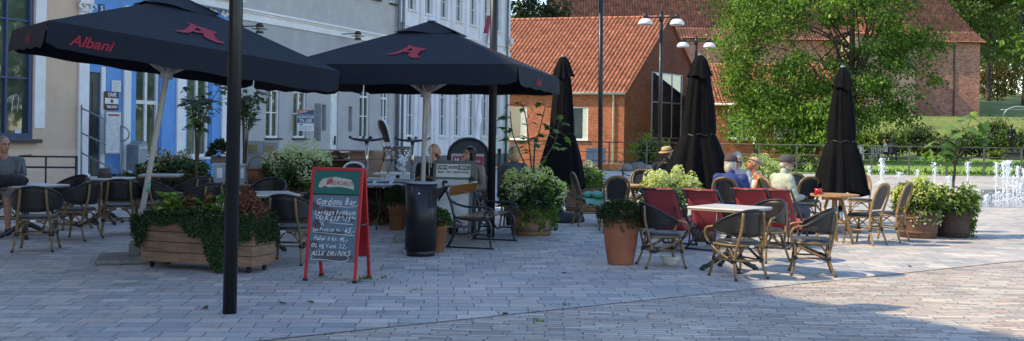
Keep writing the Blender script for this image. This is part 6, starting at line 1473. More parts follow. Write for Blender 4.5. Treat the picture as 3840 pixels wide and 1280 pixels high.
# terracotta pots
t = thing('terracotta_pot', 'tall terracotta pot with a dark mound of fine leaves beside the wicker armchairs', 'planter', G(2327, 990), 0)
m = MB(); m.lathe([(.001, 0), (.155, 0), (.16, .02), (.2, .25), (.215, .42), (.208, .52), (.20, .545), (.222, .555), (.225, .60), (.195, .60), (.185, .54), (.001, .53)], 40); m.build('pot', 'terracotta', t); r = random.Random(31); m = MB()
for k in range(2600):
    d = rv(r); d.z = abs(d.z); p = V((d.x*.27, d.y*.27, .60+d.z*.17-.10*max(0, math.hypot(d.x, d.y)-.7)))*1.0; q = r.uniform(.8, 1.08); p = V((p.x*q, p.y*q, .56+(p.z-.56)*q)); m.leaf(p, d+rv(r)*.8, V((r.uniform(-1, 1), r.uniform(-1, 1), 1)), .035*r.uniform(.7, 1.5), .022, r.randrange(2))
m.build('foliage', ['leaf_dark', 'leaf_dark'], t); trailing(t, ring(.235, .6, rad(-170), rad(0), 12), 26, 32, ['leaf_dark', 'leaf_mid'], .03, 'trailing_plant', .16)
def flower_pot(name, label, loc, R, H, seed, fol, fh=.2):
    t = thing(name, label, 'planter', loc, 0); m = MB(); m.lathe([(.001, 0), (R*.66, 0), (R*.9, H*.8), (R, H*.8), (R*1.03, H), (R*.88, H), (R*.84, H*.88), (.001, H*.86)], 28); m.build('pot', 'terracotta_pale', t); r = random.Random(seed); m = MB()
    for k in range(900): d = rv(r); m.leaf(V((d.x*R*1.15, d.y*R*1.15, H+abs(d.z)*fh-.03)), d+rv(r)*.8+V((0, 0, -.2)), V((r.uniform(-1, 1), r.uniform(-1, 1), 1)), .05*r.uniform(.6, 1.4), .026, r.randrange(len(fol)))
    m.build('foliage', fol, t); return t
flower_pot('flower_pot', 'terracotta flower pot with grassy plant squeezed between litter bin and bench', G(1634, 945), .165, .40, 33, ['leaf_dark', 'leaf_mid'])
flower_pot('flower_pot', 'terracotta flower pot in the shade behind the round grey table', G(1488, 862), .165, .44, 34, ['leaf_dark', 'leaf_dark'], .3)
# big wooden flower box on castors
w1, w2 = G(528, 1003), G(950, 1030); xd = (w2-w1).normalized(); Lw_ = (w2-w1).length; nd = V((-xd.y, xd.x, 0)); D = .46; Hx = .54; ctr = (w1+w2)/2+nd*D/2
t = thing('flower_box', 'long wooden flower box on castors overflowing with trailing plants, behind the near lamp post', 'planter', ctr, math.atan2(xd.y, xd.x)); z0 = .075
for k in range(4):
    h0, h1_ = z0+(Hx-z0)*k/4+.003, z0+(Hx-z0)*(k+1)/4-.003
    m = MB(); m.span((-Lw_/2+.001, -D/2, h0), (Lw_/2-.001, -D/2+.028, h1_)); m.span((-Lw_/2+.001, D/2-.028, h0), (Lw_/2-.001, D/2, h1_)); m.span((-Lw_/2, -D/2+.03, h0), (-Lw_/2+.028, D/2-.03, h1_)); m.span((Lw_/2-.028, -D/2+.03, h0), (Lw_/2, D/2-.03, h1_)); m.build('plank', 'planter_wood', t, bevel=.004)
m = MB(); m.span((-Lw_/2+.03, -D/2+.03, z0), (Lw_/2-.03, D/2-.03, z0+.02)); m.span((-Lw_/2+.03, -D/2+.03, Hx-.06), (Lw_/2-.03, D/2-.03, Hx-.04)); m.build('soil', 'soil', t)
for sx in (-1, 1):
    for sy in (-1, 1): m = MB(); m.tube([(sx*(Lw_/2-.1)-.012, sy*(D/2-.07), .035), (sx*(Lw_/2-.1)+.012, sy*(D/2-.07), .035)], .034, 12); m.span((sx*(Lw_/2-.1)-.025, sy*(D/2-.07)-.02, .06), (sx*(Lw_/2-.1)+.025, sy*(D/2-.07)+.02, z0)); m.build('castor', 'rubber', t)
r = random.Random(41); m = MB()
def drape(xc, wd, fall, n, lf, mi, yf=-1):            # trailing greenery hanging over the front board
    for k in range(n):
        x = xc+wd*r.uniform(-1, 1); e = 1-(abs(x-xc)/wd)**2; f = r.random()**.8; y = -D/2-.02-.07*math.sin(min(f*2.2, 1.6))*r.uniform(.3, 1.2); z = Hx+.07-(fall*e+.06)*f; m.leaf(V((x, y, z)), V((r.uniform(-1, 1), r.uniform(-1, .3), -.5+r.uniform(-.6, .9))), V((r.uniform(-.8, .8), -1, r.uniform(-.4, .9))), lf*r.uniform(.5, 1.3), lf*.42, r.choice((0, 0, 0, 1)))
drape(-.71, .10, .30, 1300, .04, 0); drape(-.42, .2, .04, 500, .04, 0); drape(.0, .16, .15, 800, .045, 0); drape(.34, .25, .53, 5000, .04, 0); drape(.66, .14, .18, 1000, .04, 0)
for k in range(5200):                               # mound on top
    x = r.uniform(-Lw_/2, Lw_/2); y = r.uniform(-D/2-.03, D/2); z = Hx+r.random()**.6*(.10+.07*noise.noise((x*4, y*3, 2))); m.leaf(V((x, y, z)), rv(r)+V((0, 0, .3)), V((r.uniform(-1, 1), r.uniform(-1, 1), 1)), .05*r.uniform(.6, 1.5), .03, r.choice((0, 0, 1)))
for k in range(700):                                # end facing us, right
    m.leaf(V((Lw_/2+r.uniform(0, .06), r.uniform(-D/2, D/2), Hx+.05-.24*r.random()**1.4)), rv(r)+V((0, 0, -.6)), V((1, -1, .4)), .04*r.uniform(.6, 1.4), .02, 0)
m.build('foliage', ['leaf_dark', 'leaf_mid'], t)
m = MB()
for xc, yc, n_ in ((-.44, 0, 40), (-.54, .05, 24), (-.08, -.05, 14), (.10, -.02, 26), (.02, .08, 14)):
    for k in range(n_): a = r.uniform(0, 2*PI); m.leaf(V((xc+r.gauss(0, .07), yc+r.gauss(0, .06), Hx+.10+r.random()*.16)), V((math.cos(a), math.sin(a), r.uniform(0, .9))), V((r.uniform(-.4, .4), -.4, 1)), r.uniform(.08, .16), .075, r.randrange(2))
m.build('leafy_plants', ['leaf_lime', 'leaf_fig'], t)
m = MB()
for xc, yc, zc, R_h in ((-.24, .0, .22, .075), (-.02, .05, .24, .08), (-.33, .08, .16, .06), (.42, -.05, .22, .10), (.56, -.08, .20, .13), (.62, .02, .12, .13), (.47, .08, .30, .10), (.35, .0, .16, .09), (.66, -.12, .02, .11)):
    for k in range(int(210*(R_h/.08)**2)): d = rv(r); q = r.uniform(.75, 1.05); p = V((xc, yc, Hx+zc))+d*R_h*q; m.leaf(p, rv(r), d, .032, .028, 0, .1)
m.build('dried_bloom', ['bloom_rust'], t)
m = MB()
for k in range(26): m.ell((r.uniform(-.1, .3), -D/2-.06+r.uniform(0, .3), Hx+.22-.5*r.random()**2), (.007, .007, .007), 6, 4)
m.build('small_flowers', 'bloom_white', t)
# trough row and plants along the cafe front
def trough(label, loc, rz, L, H, D, fill, seed, tall=.45, mt='planter_grey', nl=1600, leaf=.075, extra=None):
    t = thing('plant_trough', label, 'planter', loc, rz); r = random.Random(seed)
    for k in range(3): h0, h1_ = H*k/3+.004, H*(k+1)/3-.004; m = MB(); m.span((-L/2, -D/2, h0), (L/2, -D/2+.03, h1_)); m.span((-L/2, D/2-.03, h0), (L/2, D/2, h1_)); m.span((-L/2+.002, -D/2+.032, h0), (-L/2+.03, D/2-.032, h1_)); m.span((L/2-.03, -D/2+.032, h0), (L/2-.002, D/2-.032, h1_)); m.build('plank', mt, t)
    m = MB(); m.span((-L/2+.03, -D/2+.03, H-.08), (L/2-.03, D/2-.03, H-.05)); m.build('soil', 'soil', t)
    m = MB()
    for k in range(nl):
        x = r.uniform(-L/2-.04, L/2+.04); y = r.uniform(-D/2-.06, D/2+.04); z = H+r.random()**.8*tall*(.55+.6*abs(noise.noise((x*3, y*2, seed))))-.06; d = rv(r)+V((0, 0, .2)); m.leaf(V((x, y, z)), d, V((r.uniform(-.6, .6), r.uniform(-.9, .3), 1)), leaf*r.uniform(.6, 1.4), leaf*.6, r.randrange(len(fill)))
    m.build('foliage', fill, t); return t
c = P(690, 700, 20.5); t = trough('long trough with red and green leafed plants behind the dark armchair backs', (c.x, 20.5, 0), rad(8), 2.2, .42, .4, ['leaf_red', 'leaf_dark', 'leaf_mid', 'leaf_red'], 51, .42)
c = P(520, 700, 20.8); t = trough('trough of dark leafy plants in front of the blue letter box wall', (c.x, 20.8, 0), rad(8), 1.1, .45, .4, ['leaf_dark', 'leaf_mid'], 52, .36)
c = P(650, 700, 21.6); t = thing('hydrangea_pot', 'pot with pink and cream hydrangeas in front of the blue wall', 'planter', (c.x, 21.6, 0), 0); m = MB(); m.lathe([(.001, 0), (.26, 0), (.34, .5), (.29, .5), (.001, .46)], 26); m.build('pot', 'planter_grey', t); hydrangea(t, .46, .66, .62, 16, ['bloom_cream', 'bloom_rust'], ['leaf_dark', 'leaf_mid'], 53, .09, 1500, (.5, 1), .12)
c = P(800, 712, 18.9); t = trough('trough with lime and dusky red foliage left of the near lamp post', (c.x, 18.9, 0), rad(5), 1.0, .3, .4, ['leaf_lime', 'leaf_mid', 'bloom_rust', 'leaf_dark'], 54, .42)
c = P(1090, 740, 17.6); t = trough('wooden trough with big white and green hydrangeas left of the cardboard boxes', (c.x, 17.8, 0), rad(-2), 1.75, .62, .45, ['leaf_dark'], 55, .1, 'planter_wood', 250); t2 = t
hydrangea(t, .6, .55, .66, 30, ['bloom_cream'], ['leaf_dark', 'leaf_mid', 'leaf_mid'], 56, .10, 1300, (.42, .95), .11)
for nm in t.children:
    if nm.name.split('.')[0] in ('bloom', 'stem') or (nm.name.startswith('foliage') and len(nm.data.vertices) > 2000): nm.location = (.08, -.04, 0)
c = P(950, 700, 18.4); t = trough('trough of trailing dark green plants under the metal table, right of the red framed board', (P(1430, 800, 17.4).x, 17.7, 0), rad(3), 1.7, .5, .4, ['leaf_dark', 'leaf_dark', 'leaf_red'], 57, .24, 'planter_wood', 1700)
wd = [(-.6+1.2*k/16, -.22, .52) for k in range(17)]; trailing(t, wd, 60, 58, ['leaf_dark', 'leaf_dark', 'bloom_rust'], .06, 'trailing_plant', .42)
bz = P(962, 692, 17.5); t = thing('plinth_box', 'weathered wooden box under the red wicker basket', 'box', (bz.x-.1, 17.6, 0), rad(3)); m = MB(); m.span((-.38, -.2, 0), (.38, .2, bz.z-.03)); m.build('crate', 'planter_grey', t, bevel=.006); m = MB(); m.span((-.41, -.23, bz.z-.03), (.41, .23, bz.z-.002)); m.build('lid', 'planter_wood', t, bevel=.004)
wicker_basket(V((bz.x, 17.6, bz.z)), .195, .26, 'basket_red', True, 'red brown wicker basket with tall hoop handle beside the white hydrangeas')
GM = 'grey metal boxes with brass plates'
for px, y0, y1, Y, w_, lab in ((824, 662, 613, 20.0, .11, 'pale grey metal box left of the near lamp post, below the dark pot plant'), (908, 690, 615, 20.0, .06, 'narrow pale grey metal box just right of the near lamp post'), (948, 600, 527, 22.5, .21, 'taller grey metal column with a brass plate above the red basket'), (1010, 590, 531, 22.8, .2, 'grey metal column with a brass plate above the white hydrangeas')):
    c = P(px, y0, Y); z1 = P(px, y1, Y).z; t = thing('metal_box', lab, 'box', (c.x, Y, 0), rad(12), GM); m = MB(); m.span((-w_, -w_*.8, 0), (w_, w_*.8, z1-.02)); m.build('body', 'metal_grey', t, bevel=.012); m = MB(); m.span((-w_-.012, -w_*.8-.012, z1-.02), (w_+.012, w_*.8+.012, z1)); m.build('cap', 'metal_pale', t); m = MB(); m.span((-w_*.45, -w_*.8-.008, z1-.28), (w_*.5, -w_*.8-.001, z1-.09)); m.build('plate', 'brass' if px > 930 else 'paper', t)
c = P(832, 622, 20.3); t = thing('potted_plant', 'dark broad leafed plant in a wooden trough, left of the near lamp post', 'planter', (c.x, 20.3, P(832, 615, 20.3).z), rad(10)); m = MB(); m.span((-.2, -.13, -0.0), (.2, .13, .15)); m.build('trough', 'planter_grey', t, bevel=.005); r = random.Random(61); m = MB()
for k in range(230): d = rv(r); d.z = abs(d.z); m.leaf(V((d.x*.2, d.y*.15, .14+d.z*.25)), d+V((0, 0, .1)), V((r.uniform(-.5, .5), -.5, 1)), r.uniform(.09, .17), .075, r.randrange(2))
m.build('foliage', ['leaf_dark', 'leaf_dark'], t)
# small trees in tubs before the cafe
def tub_tree(label, px, Y, py_top, py_crown, seed, wpx, stems=3):
    g0 = GY(px, Y); t = thing('tub_tree', label, 'tree', g0, 0, 'young fig trees in tubs before the cafe'); r = random.Random(seed); zt, zc = P(px, py_top, Y).z, P(px, py_crown, Y).z; w = wpx/3840*Y/2
    m = MB(); m.lathe([(.001, 0), (.2, 0), (.26, .42), (.22, .42), (.001, .38)], 24); m.build('tub', 'barrel_dark', t); st = []
    for k in range(stems+4): a = r.uniform(0, 2*PI); q = r.uniform(.3, 1); st.append([(.03*math.cos(a), .03*math.sin(a), .9), (.08*math.cos(a), .08*math.sin(a), zc-.1), (w*.5*q*math.cos(a), w*.4*math.sin(a), (zc+zt)/2), (w*.9*q*math.cos(a), w*.7*math.sin(a), zc+(zt-zc)*r.uniform(.5, 1))])
    fig_tree(t, .38, st, 22, .15, seed, ['leaf_mid', 'leaf_dark'], .5)
tub_tree('slim stemmed small tree in a tub, left of the near lamp post', 735, 20.2, 318, 470, 71, 230)
tub_tree('small tree showing only its crown just right of the near lamp post', 915, 21.0, 340, 450, 72, 150)

# ------------------------------------------------------------------ stacked stuff in the middle: upturned tables, boxes, chairs
tp = P(1510, 676, 17.6); zt_ = tp.z
t = thing('serving_table', 'long metal topped table carrying two upturned tables and foil', 'table', (P(1486, 676, 17.6).x, 17.6, 0), rad(0)); Wt = (1650-1322)/3840*17.6
m = MB(); m.span((-Wt/2, -.38, zt_-.04), (Wt/2, .38, zt_)); m.build('tabletop', 'alu', t, bevel=.005)
for sx in (-1, 1):
    for sy in (-1, 1): m = MB(); m.span((sx*(Wt/2-.05)-.02, sy*.33-.02, 0), (sx*(Wt/2-.05)+.02, sy*.33+.02, zt_-.041)); m.build('leg', 'black_iron', t)
m = MB(); vs = []; fs = []
for j in range(8):
    for i in range(36): x = -Wt/2-.02+(Wt+.04)*i/35; f = j/7; vs.append((x, -.395-.02*math.sin(f*3+i), zt_+.012-.13*f*(1 if i % 7 else .8)+.012*noise.noise((x*7, f*4, 0))))
for j in range(7):
    for i in range(35): fs.append((j*36+i, (j+1)*36+i, (j+1)*36+i+1, j*36+i+1))
m.add(vs, fs, 0, True); m.m = [(0 if (k//35) in (1, 2, 5) else 1) for k in range(len(m.f))]; m.build('foil_wrap', ['blue_film', 'plastic_wrap'], t)
def make_upturned():
    t = thing('upturned_table', 'x', 'table'); m = MB(); m.lathe([(.001, 0), (.30, 0), (.30, .025), (.001, .025)], 28); m.build('tabletop', 'table_grey', t); m = MB(); m.tube([(0, 0, .025), (0, 0, .70)], .034, 14); m.build('column', 'steel', t)
    for k in range(4):
        a = k*PI/2+.25; c_, s_ = math.cos(a), math.sin(a); m = MB(); m.tube(spline([(0, 0, .675), (c_*.12, s_*.12, .68), (c_*.25, s_*.25, .70), (c_*.31, s_*.31, .725)], 4), [.045]*4+[.04]*4+[.032]*5, 8, flat=.55); m.lathe([(.02, .71), (.026, .735), (.012, .75)], 8, (c_*.29, s_*.29, 0)); m.build('foot', 'black_iron', t)
    return t
ut = Kind(make_upturned())
ut.put(V((P(1374, 660, 17.6).x, 17.6, zt_+.002)), rad(5), 'upturned pedestal table with shiny column, left one of two on the metal table', 'upturned pedestal tables')
ut.put(V((P(1545, 660, 17.6).x, 17.6, zt_+.002)), rad(-20), 'upturned pedestal table with shiny column, right one next to the parasol pole', 'upturned pedestal tables')
GC = 'stacked cardboard boxes'
r = random.Random(81); Yb = 20.4; zb_ = .14
t = thing('pallet', 'wooden pallet under the stacked cardboard boxes', 'pallet', (P(1320, 700, Yb).x, Yb, 0), 0)
for k in range(5): m = MB(); m.span((-.62, -.42+.19*k, .10), (.62, -.28+.19*k, .125)); m.build('board', 'planter_grey', t)
for k in range(3): m = MB(); m.span((-.6+.52*k, -.4, 0), (-.44+.52*k, .46, .098)); m.build('block', 'planter_grey', t)
rowsb = [(.135, .24, ((1225, 1330), (1332, 1440))), (.376, .24, ((1222, 1328), (1330, 1440))), (.618, .22, ((1322, 1440),)), (.84, .2, ((1326, 1438),)), (1.042, .17, ((1318, 1440),))]
nb = 0
for z0, h, cols_ in rowsb:
    for x0, x1 in cols_:
        nb += 1; a, b_ = P(x0, 600, Yb).x, P(x1, 600, Yb).x; o = MB(); o.span((-(b_-a)/2, -.36, 0), ((b_-a)/2, .36, h-.004)); bx = thing('cardboard_box', ['cardboard box at the lower left of the pallet stack', 'cardboard box at the lower right of the pallet stack', 'cardboard box second from the floor, left side of the stack', 'cardboard box second from the floor, right side of the stack', 'cardboard box third from the floor in the stack', 'cardboard box fourth from the floor in the stack', 'topmost short cardboard box of the right hand stack'][nb-1], 'box', ((a+b_)/2+r.uniform(-.01, .01), Yb+r.uniform(-.03, .03), z0), r.uniform(-.03, .03), GC); o.build('carton', 'cardboard', bx, bevel=.004)
        m = MB(); m.span((-.03, -.363, .0), (.03, -.3605, h-.006)); m.build('tape', 'sticker', bx)
t = thing('cardboard_box', 'wide flat open carton full of crumpled packing paper on top of the stack', 'box', (P(1270, 600, Yb).x, Yb-.02, .62), rad(-2), GC); wq = .33; m = MB(); m.span((-wq, -.36, 0), (wq, .36, .02)); m.span((-wq, .34, .02), (wq, .36, .4)); m.span((-wq, -.36, .02), (-wq+.02, .34, .4)); m.span((wq-.02, -.36, .02), (wq, .34, .4)); m.build('carton', 'cardboard', t)
m = MB(); m.span((-wq-.05, -.42, .58), (wq+.42, .38, .60)); m.span((-wq-.02, -.4, .40), (wq+.0, .36, .415)); m.build('flap', 'cardboard', t); m = MB()
for k in range(12): m.ell((r.uniform(-.3, .3), r.uniform(-.38, -.1), r.uniform(.42, .54)), (r.uniform(.06, .14), .1, r.uniform(.02, .05)), 8, 6, R=Matrix.Rotation(r.uniform(-.5, .5), 3, 'Y'))
m.v = [tuple(V(p)+V((0, 0, .03*noise.noise(V(p)*9)))) for p in m.v]; m.build('packing_paper', 'cardboard', t); m = MB()
for k in range(5): m.ell((r.uniform(-.3, .3), -.3, .44+.02*k), (r.uniform(.1, .2), .12, .012), 8, 5)
m.build('straps', 'base_dark', t)
m = MB()
for k in range(4): m.ell((r.uniform(-.12, .12), r.uniform(-.1, .1), .28+.09*k), (.2-.02*k, .18, .12), 10, 7)
m.ell((0, 0, .2), (.24, .2, .2), 10, 7); m.v = [tuple(V(p)+V(rv(r))*.025) for p in m.v]; o = m.build('plastic_bag', 'plastic_wrap'); c = P(1200, 680, 19.4); o.location = (c.x, 19.4, .34); tag(o, 'crumpled clear plastic wrapping left of the cardboard boxes', 'bag')
bb_ = P(1200, 690, 19.4); t = thing('low_table', 'plain low table under the crumpled plastic wrapping', 'table', (bb_.x, 19.4, 0), 0); m = MB(); m.span((-.35, -.3, .32), (.35, .3, .36)); m.build('tabletop', 'planter_grey', t)
for sx in (-1, 1):
    for sy in (-1, 1): m = MB(); m.span((sx*.3-.02, sy*.25-.02, 0), (sx*.3+.02, sy*.25+.02, .319)); m.build('leg', 'planter_grey', t)
a_ = P(1050, 556, 22.0); t = thing('cardboard_box', 'long flat carton lying behind the white hydrangeas, under the rental sign', 'box', (P(1122, 560, 22).x, 22.0, P(1122, 577, 22).z-.4), rad(2), GC); m = MB(); m.span((-.6, -.25, 0), (.6, .25, .42)); m.build('carton', 'cardboard', t, bevel=.004); m = MB(); m.span((-.62, -.36, .42), (.62, .05, .435)); m.build('flap', 'cardboard', t)
t3 = thing('plinth_box', 'wooden crate carrying the long flat carton', 'box', (P(1122, 560, 22).x, 22.0, 0), rad(2)); m = MB(); m.span((-.55, -.22, 0), (.55, .22, P(1122, 577, 22).z-.402)); m.build('crate', 'planter_grey', t3, bevel=.006); m = MB(); m.span((-.56, -.235, .2), (.56, -.2205, .28)); m.build('slat', 'planter_wood', t3)
zc_ = P(1470, 648, 19.3).z
wh.put(V((P(1492, 640, 19.3).x, 19.3, zc_)), rad(-60), 'white rimmed bistro chair standing up on a table among the stored furniture', GW, scale=1.08)
t = thing('store_table', 'small table under the raised white rimmed chair', 'table', (P(1492, 640, 19.3).x, 19.3, 0), 0); m = MB(); m.span((-.42, -.36, zc_-.03), (.42, .36, zc_-.001)); m.build('tabletop', 'table_white', t, bevel=.004); m = MB(); m.tube([(0, 0, .05), (0, 0, zc_-.031)], .035, 12); m.box((0, 0, .03), (.5, .5, .03)); m.build('column', 'black_iron', t)
m = MB(); vs = []
for k in range(7): m.ell((r.uniform(-.05, .05), r.uniform(-.05, .05), .04+.045*k), (.04+.02*(k % 3), .03, .06), 12, 9)
m.v = [tuple(V(p)+V((noise.noise(V(p)*25), noise.noise(V(p)*25+V((9, 0, 0))), 0))*.05) for p in m.v]; o = blob('plastic_bag', m, .012, 'plastic_wrap', None, 1); o.location = (P(1508, 640, 19.1).x, 19.0, zc_); tag(o, 'torn clear plastic hanging below the raised chair', 'bag')
wh.put(V((P(1312, 640, 19.0).x, 19.0, 0)), rad(176), 'white rimmed bistro chair behind the red framed board, only its top showing', GW)
# black iron rail by the beige wall
c = GY(190, 21.5); t = thing('iron_rail', 'low black iron rail in front of the beige wall at the left', 'railing', c, rad(12)); z1, z2, z0 = P(190, 588, 21.5).z, P(190, 628, 21.5).z, 0
for x0, z in ((-.62, z1), (-.62, z2)): m = MB(); m.tube([(-.62, 0, z), (.5, 0, z)], .02, 8); m.build('rail', 'black_iron', t)
m = MB(); m.tube([(-.62, 0, z1), (-.62, 1.0, z1)], .02, 8); m.build('rail', 'black_iron', t)
for x in (-.62, -.1, .5): m = MB(); m.tube([(x, 0, 0), (x, 0, z1+.02)], .028 if x > 0 else .02, 8); m.build('post', 'black_iron', t)
# ================================================================== PEOPLE
def hand(mb, wrist, tip, side, r=.0085, curl=.35, up=V((0, 0, 1))):
    d = (tip-wrist).normalized(); s = d.cross(up).normalized()*side; u = s.cross(d).normalized()*(1 if side > 0 else -1)
    pc = wrist+d*.05; R = Matrix((s, d, u)).transposed(); mb.ell(pc, (.040, .052, .017), 12, 8, R=R)
    for k, (o, L) in enumerate(((-.030, .062), (-.010, .074), (.010, .07), (.028, .054))):
        a = wrist+d*.092+s*o; b_ = a+d*L*.55-u*L*curl*.3; c_ = b_+d*L*.4-u*L*curl*.7; mb.cap(a-d*.02, b_, r*1.05, r, 8); mb.cap(b_, c_, r, r*.85, 8)
    a = wrist+d*.03-s*.032; b_ = a-s*.030+d*.034-u*.012; c_ = b_+d*.032-u*.012+s*.004; mb.cap(a, b_, r*1.35, r*1.15, 8); mb.cap(b_, c_, r*1.15, r*.9, 8)
def person(label, loc, rz, skin='skin', shirt='cloth_grey', sleeve=.5, trousers='cloth_khaki', legs=1.0, lean=0.0, yaw=0.0, pitch=0.0, roll_=0.0, armL=None, armR=None, hair=None, hat=None, beard=None, glasses=False, vox=.0075, bulk=1.0, woman=False, knee=(.13, .42, .47), kn2=None, foot=None, tank=False, cuff=.92, long_tr=True, seat=.46, name='person', standing=False):
    t = thing(name, label, 'person', loc, rz); b = bulk; hs = .165*b if woman else .185*b
    dz = seat-.46
    if standing:
        hipz = .93; pel = V((0, 0, hipz)); 
    else: pel = V((0, 0, .56+dz))
    ch = pel+V((0, lean*.30, .36)); nk = pel+V((0, lean*.56+.01, .54)); hd = nk+V((0, lean*.16+.035, .155))
    HR = Matrix.Rotation(yaw, 3, 'Z') @ Matrix.Rotation(-pitch, 3, 'X') @ Matrix.Rotation(roll_, 3, 'Y')
    H = lambda x, y, z: hd + HR @ V((x, y, z))
    m = MB()
    m.ell(pel+V((0, 0, -.02)), (.17*b, .135*b, .115), 16, 10); m.ell(pel+V((0, lean*.12, .14)), (.145*b, .115*b, .17), 16, 10); m.ell(ch+V((0, 0, -.03)), (.165*b, .122*b, .20), 16, 10)
    for s in (-1, 1): m.cap(nk+V((s*.03, -.01, -.045)), ch+V((s*hs, -.005, .09)), .045, .05*b)
    m.cap(nk+V((0, 0, -.05)), hd+HR @ V((0, -.015, -.05)), .058, .052)
    m.ell(H(0, -.012, .025), (.077, .098, .098), 18, 12, R=HR); m.ell(H(0, .018, -.035), (.062, .074, .085), 16, 11, R=HR); m.ell(H(0, .045, -.088), (.033, .034, .028), 10, 7, R=HR)
    m.cap(H(0, .088, .012), H(0, .108, -.028), .010, .015, 8); m.ell(H(0, .084, -.064), (.026, .014, .014), 8, 6, R=HR); m.ell(H(0, .076, .028), (.062, .02, .014), 10, 6, R=HR)
    for s in (-1, 1): m.ell(H(s*.079, -.012, -.008), (.011, .021, .033), 8, 6, R=HR)
    arms = {}
    for s, A in ((-1, armL), (1, armR)):
        sh = ch+V((s*hs, -.005, .09)); A = A or (V((s*(hs+.06), .05, -.17)), V((s*.16, .26, -.22)))
        el, wr = ch+V(A[0]), ch+V(A[1]); arms[s] = (sh, el, wr); m.cap(sh, el, .050*b, .040*b); m.cap(el, wr, .041*b, .028)
        d = (V(A[2])+ch-wr) if len(A) > 2 else (wr-el); hand(m, wr, wr+d.normalized()*.1, s, up=V(A[3]) if len(A) > 3 else V((0, 0, 1)))
    lg = {}
    for s in (-1, 1):
        hip = pel+V((s*.095*b, 0, -.03))
        if standing: kn = V((s*.10, .03, .50)); an = V((s*.11, -.01, .09)); 
        else:
            kk = knee if s > 0 or kn2 is None else kn2; kn = V((s*kk[0], kk[1], kk[2]+dz)); fo = foot or (.14, kk[1]-.02, .08); an = V((s*fo[0], fo[1], fo[2]))
        lg[s] = (hip, kn, an); m.cap(hip, kn, .080*b, .058); m.cap(kn, kn.lerp(an, .35), .054, .056); m.cap(kn.lerp(an, .35), an, .056, .036)
        m.cap(an+V((0, -.03, -.035)), an+V((s*.03, .15, -.045)), .038, .032)
    blob('body', m, vox, skin, t, 3)
    inf = .014                                      # clothing follows the body a little outside it
    m = MB(); m.ell(pel+V((0, lean*.04, .04)), (.17*b+inf, .135*b+inf, .10), 16, 10); m.ell(pel+V((0, lean*.12, .14)), (.155*b+inf, .125*b+inf, .18), 16, 10); m.ell(ch+V((0, 0, -.03)), (.165*b+inf, .122*b+inf, .20), 16, 10)
    if not tank:
        for s in (-1, 1):
            sh, el, wr = arms[s]; m.cap(nk+V((s*.035, -.012, -.06)), sh, .042+inf, .048*b+inf)
            if sleeve <= 1: m.cap(sh, sh.lerp(el, sleeve), .054*b+inf, .046*b+inf*1.5)
            else: m.cap(sh, el, .054*b+inf, .045*b+inf*1.2); m.cap(el, el.lerp(wr, cuff), .045*b+inf*1.2, .032+inf)
        if sleeve > 1: m.cap(nk+V((0, -.01, -.06)), nk+V((0, .0, .02)), .066, .064)
    else: m.v = [(p[0], p[1], p[2]) for p in m.v]
    me = blob('shirt', m, vox*1.15, shirt, t, 4)
    co = [(v.co.copy(), v.normal.copy()) for v in me.data.vertices]; out = []
    for p, nn in co:
        p = p + nn*(.006*noise.noise(p*13)+.004*noise.noise(p*31))
        if tank: p.z = min(p.z, ch.z+.06)
        out += list(p)
    me.data.vertices.foreach_set('co', out); me.data.update()
    m = MB(); m.ell(pel+V((0, 0, -.03)), (.17*b+inf, .135*b+inf, .115), 16, 10)
    for s in (-1, 1):
        hip, kn, an = lg[s]
        if long_tr: m.cap(hip, kn, .082*b+inf, .062+inf); m.cap(kn, kn.lerp(an, .95), .060+inf, .046+inf)
        else: m.cap(hip, hip.lerp(kn, .93), .082*b+inf, .070+inf)
    blob('trousers', m, vox*1.15, trousers, t, 4)
    for s in (-1, 1):
        an = lg[s][2]; m = MB(); m.cap(an+V((0, -.04, -.035)), an+V((s*.03, .155, -.043)), .047, .040); m.cap(an+V((0, -.01, .0)), an+V((0, 0, -.04)), .046, .046); blob('shoe', m, .009, 'cloth_black', t, 3)
    for s in (-1, 1):
        m = MB(); m.ell(H(s*.030, .081, .006), (.013, .008, .007), 10, 7, R=HR); m.build('eye', 'eye_dark', t)
        m = MB(); m.cap(H(s*.015, .096, .028), H(s*.048, .083, .03), .004, .003, 6); m.build('eyebrow', hair[1] if hair else 'hair_grey', t)
    m = MB(); m.cap(H(-.019, .093, -.064), H(.019, .093, -.064), .0055, .0055, 8); m.ell(H(0, .097, -.064), (.012, .006, .006), 8, 6, R=HR); m.build('mouth', 'lips', t)
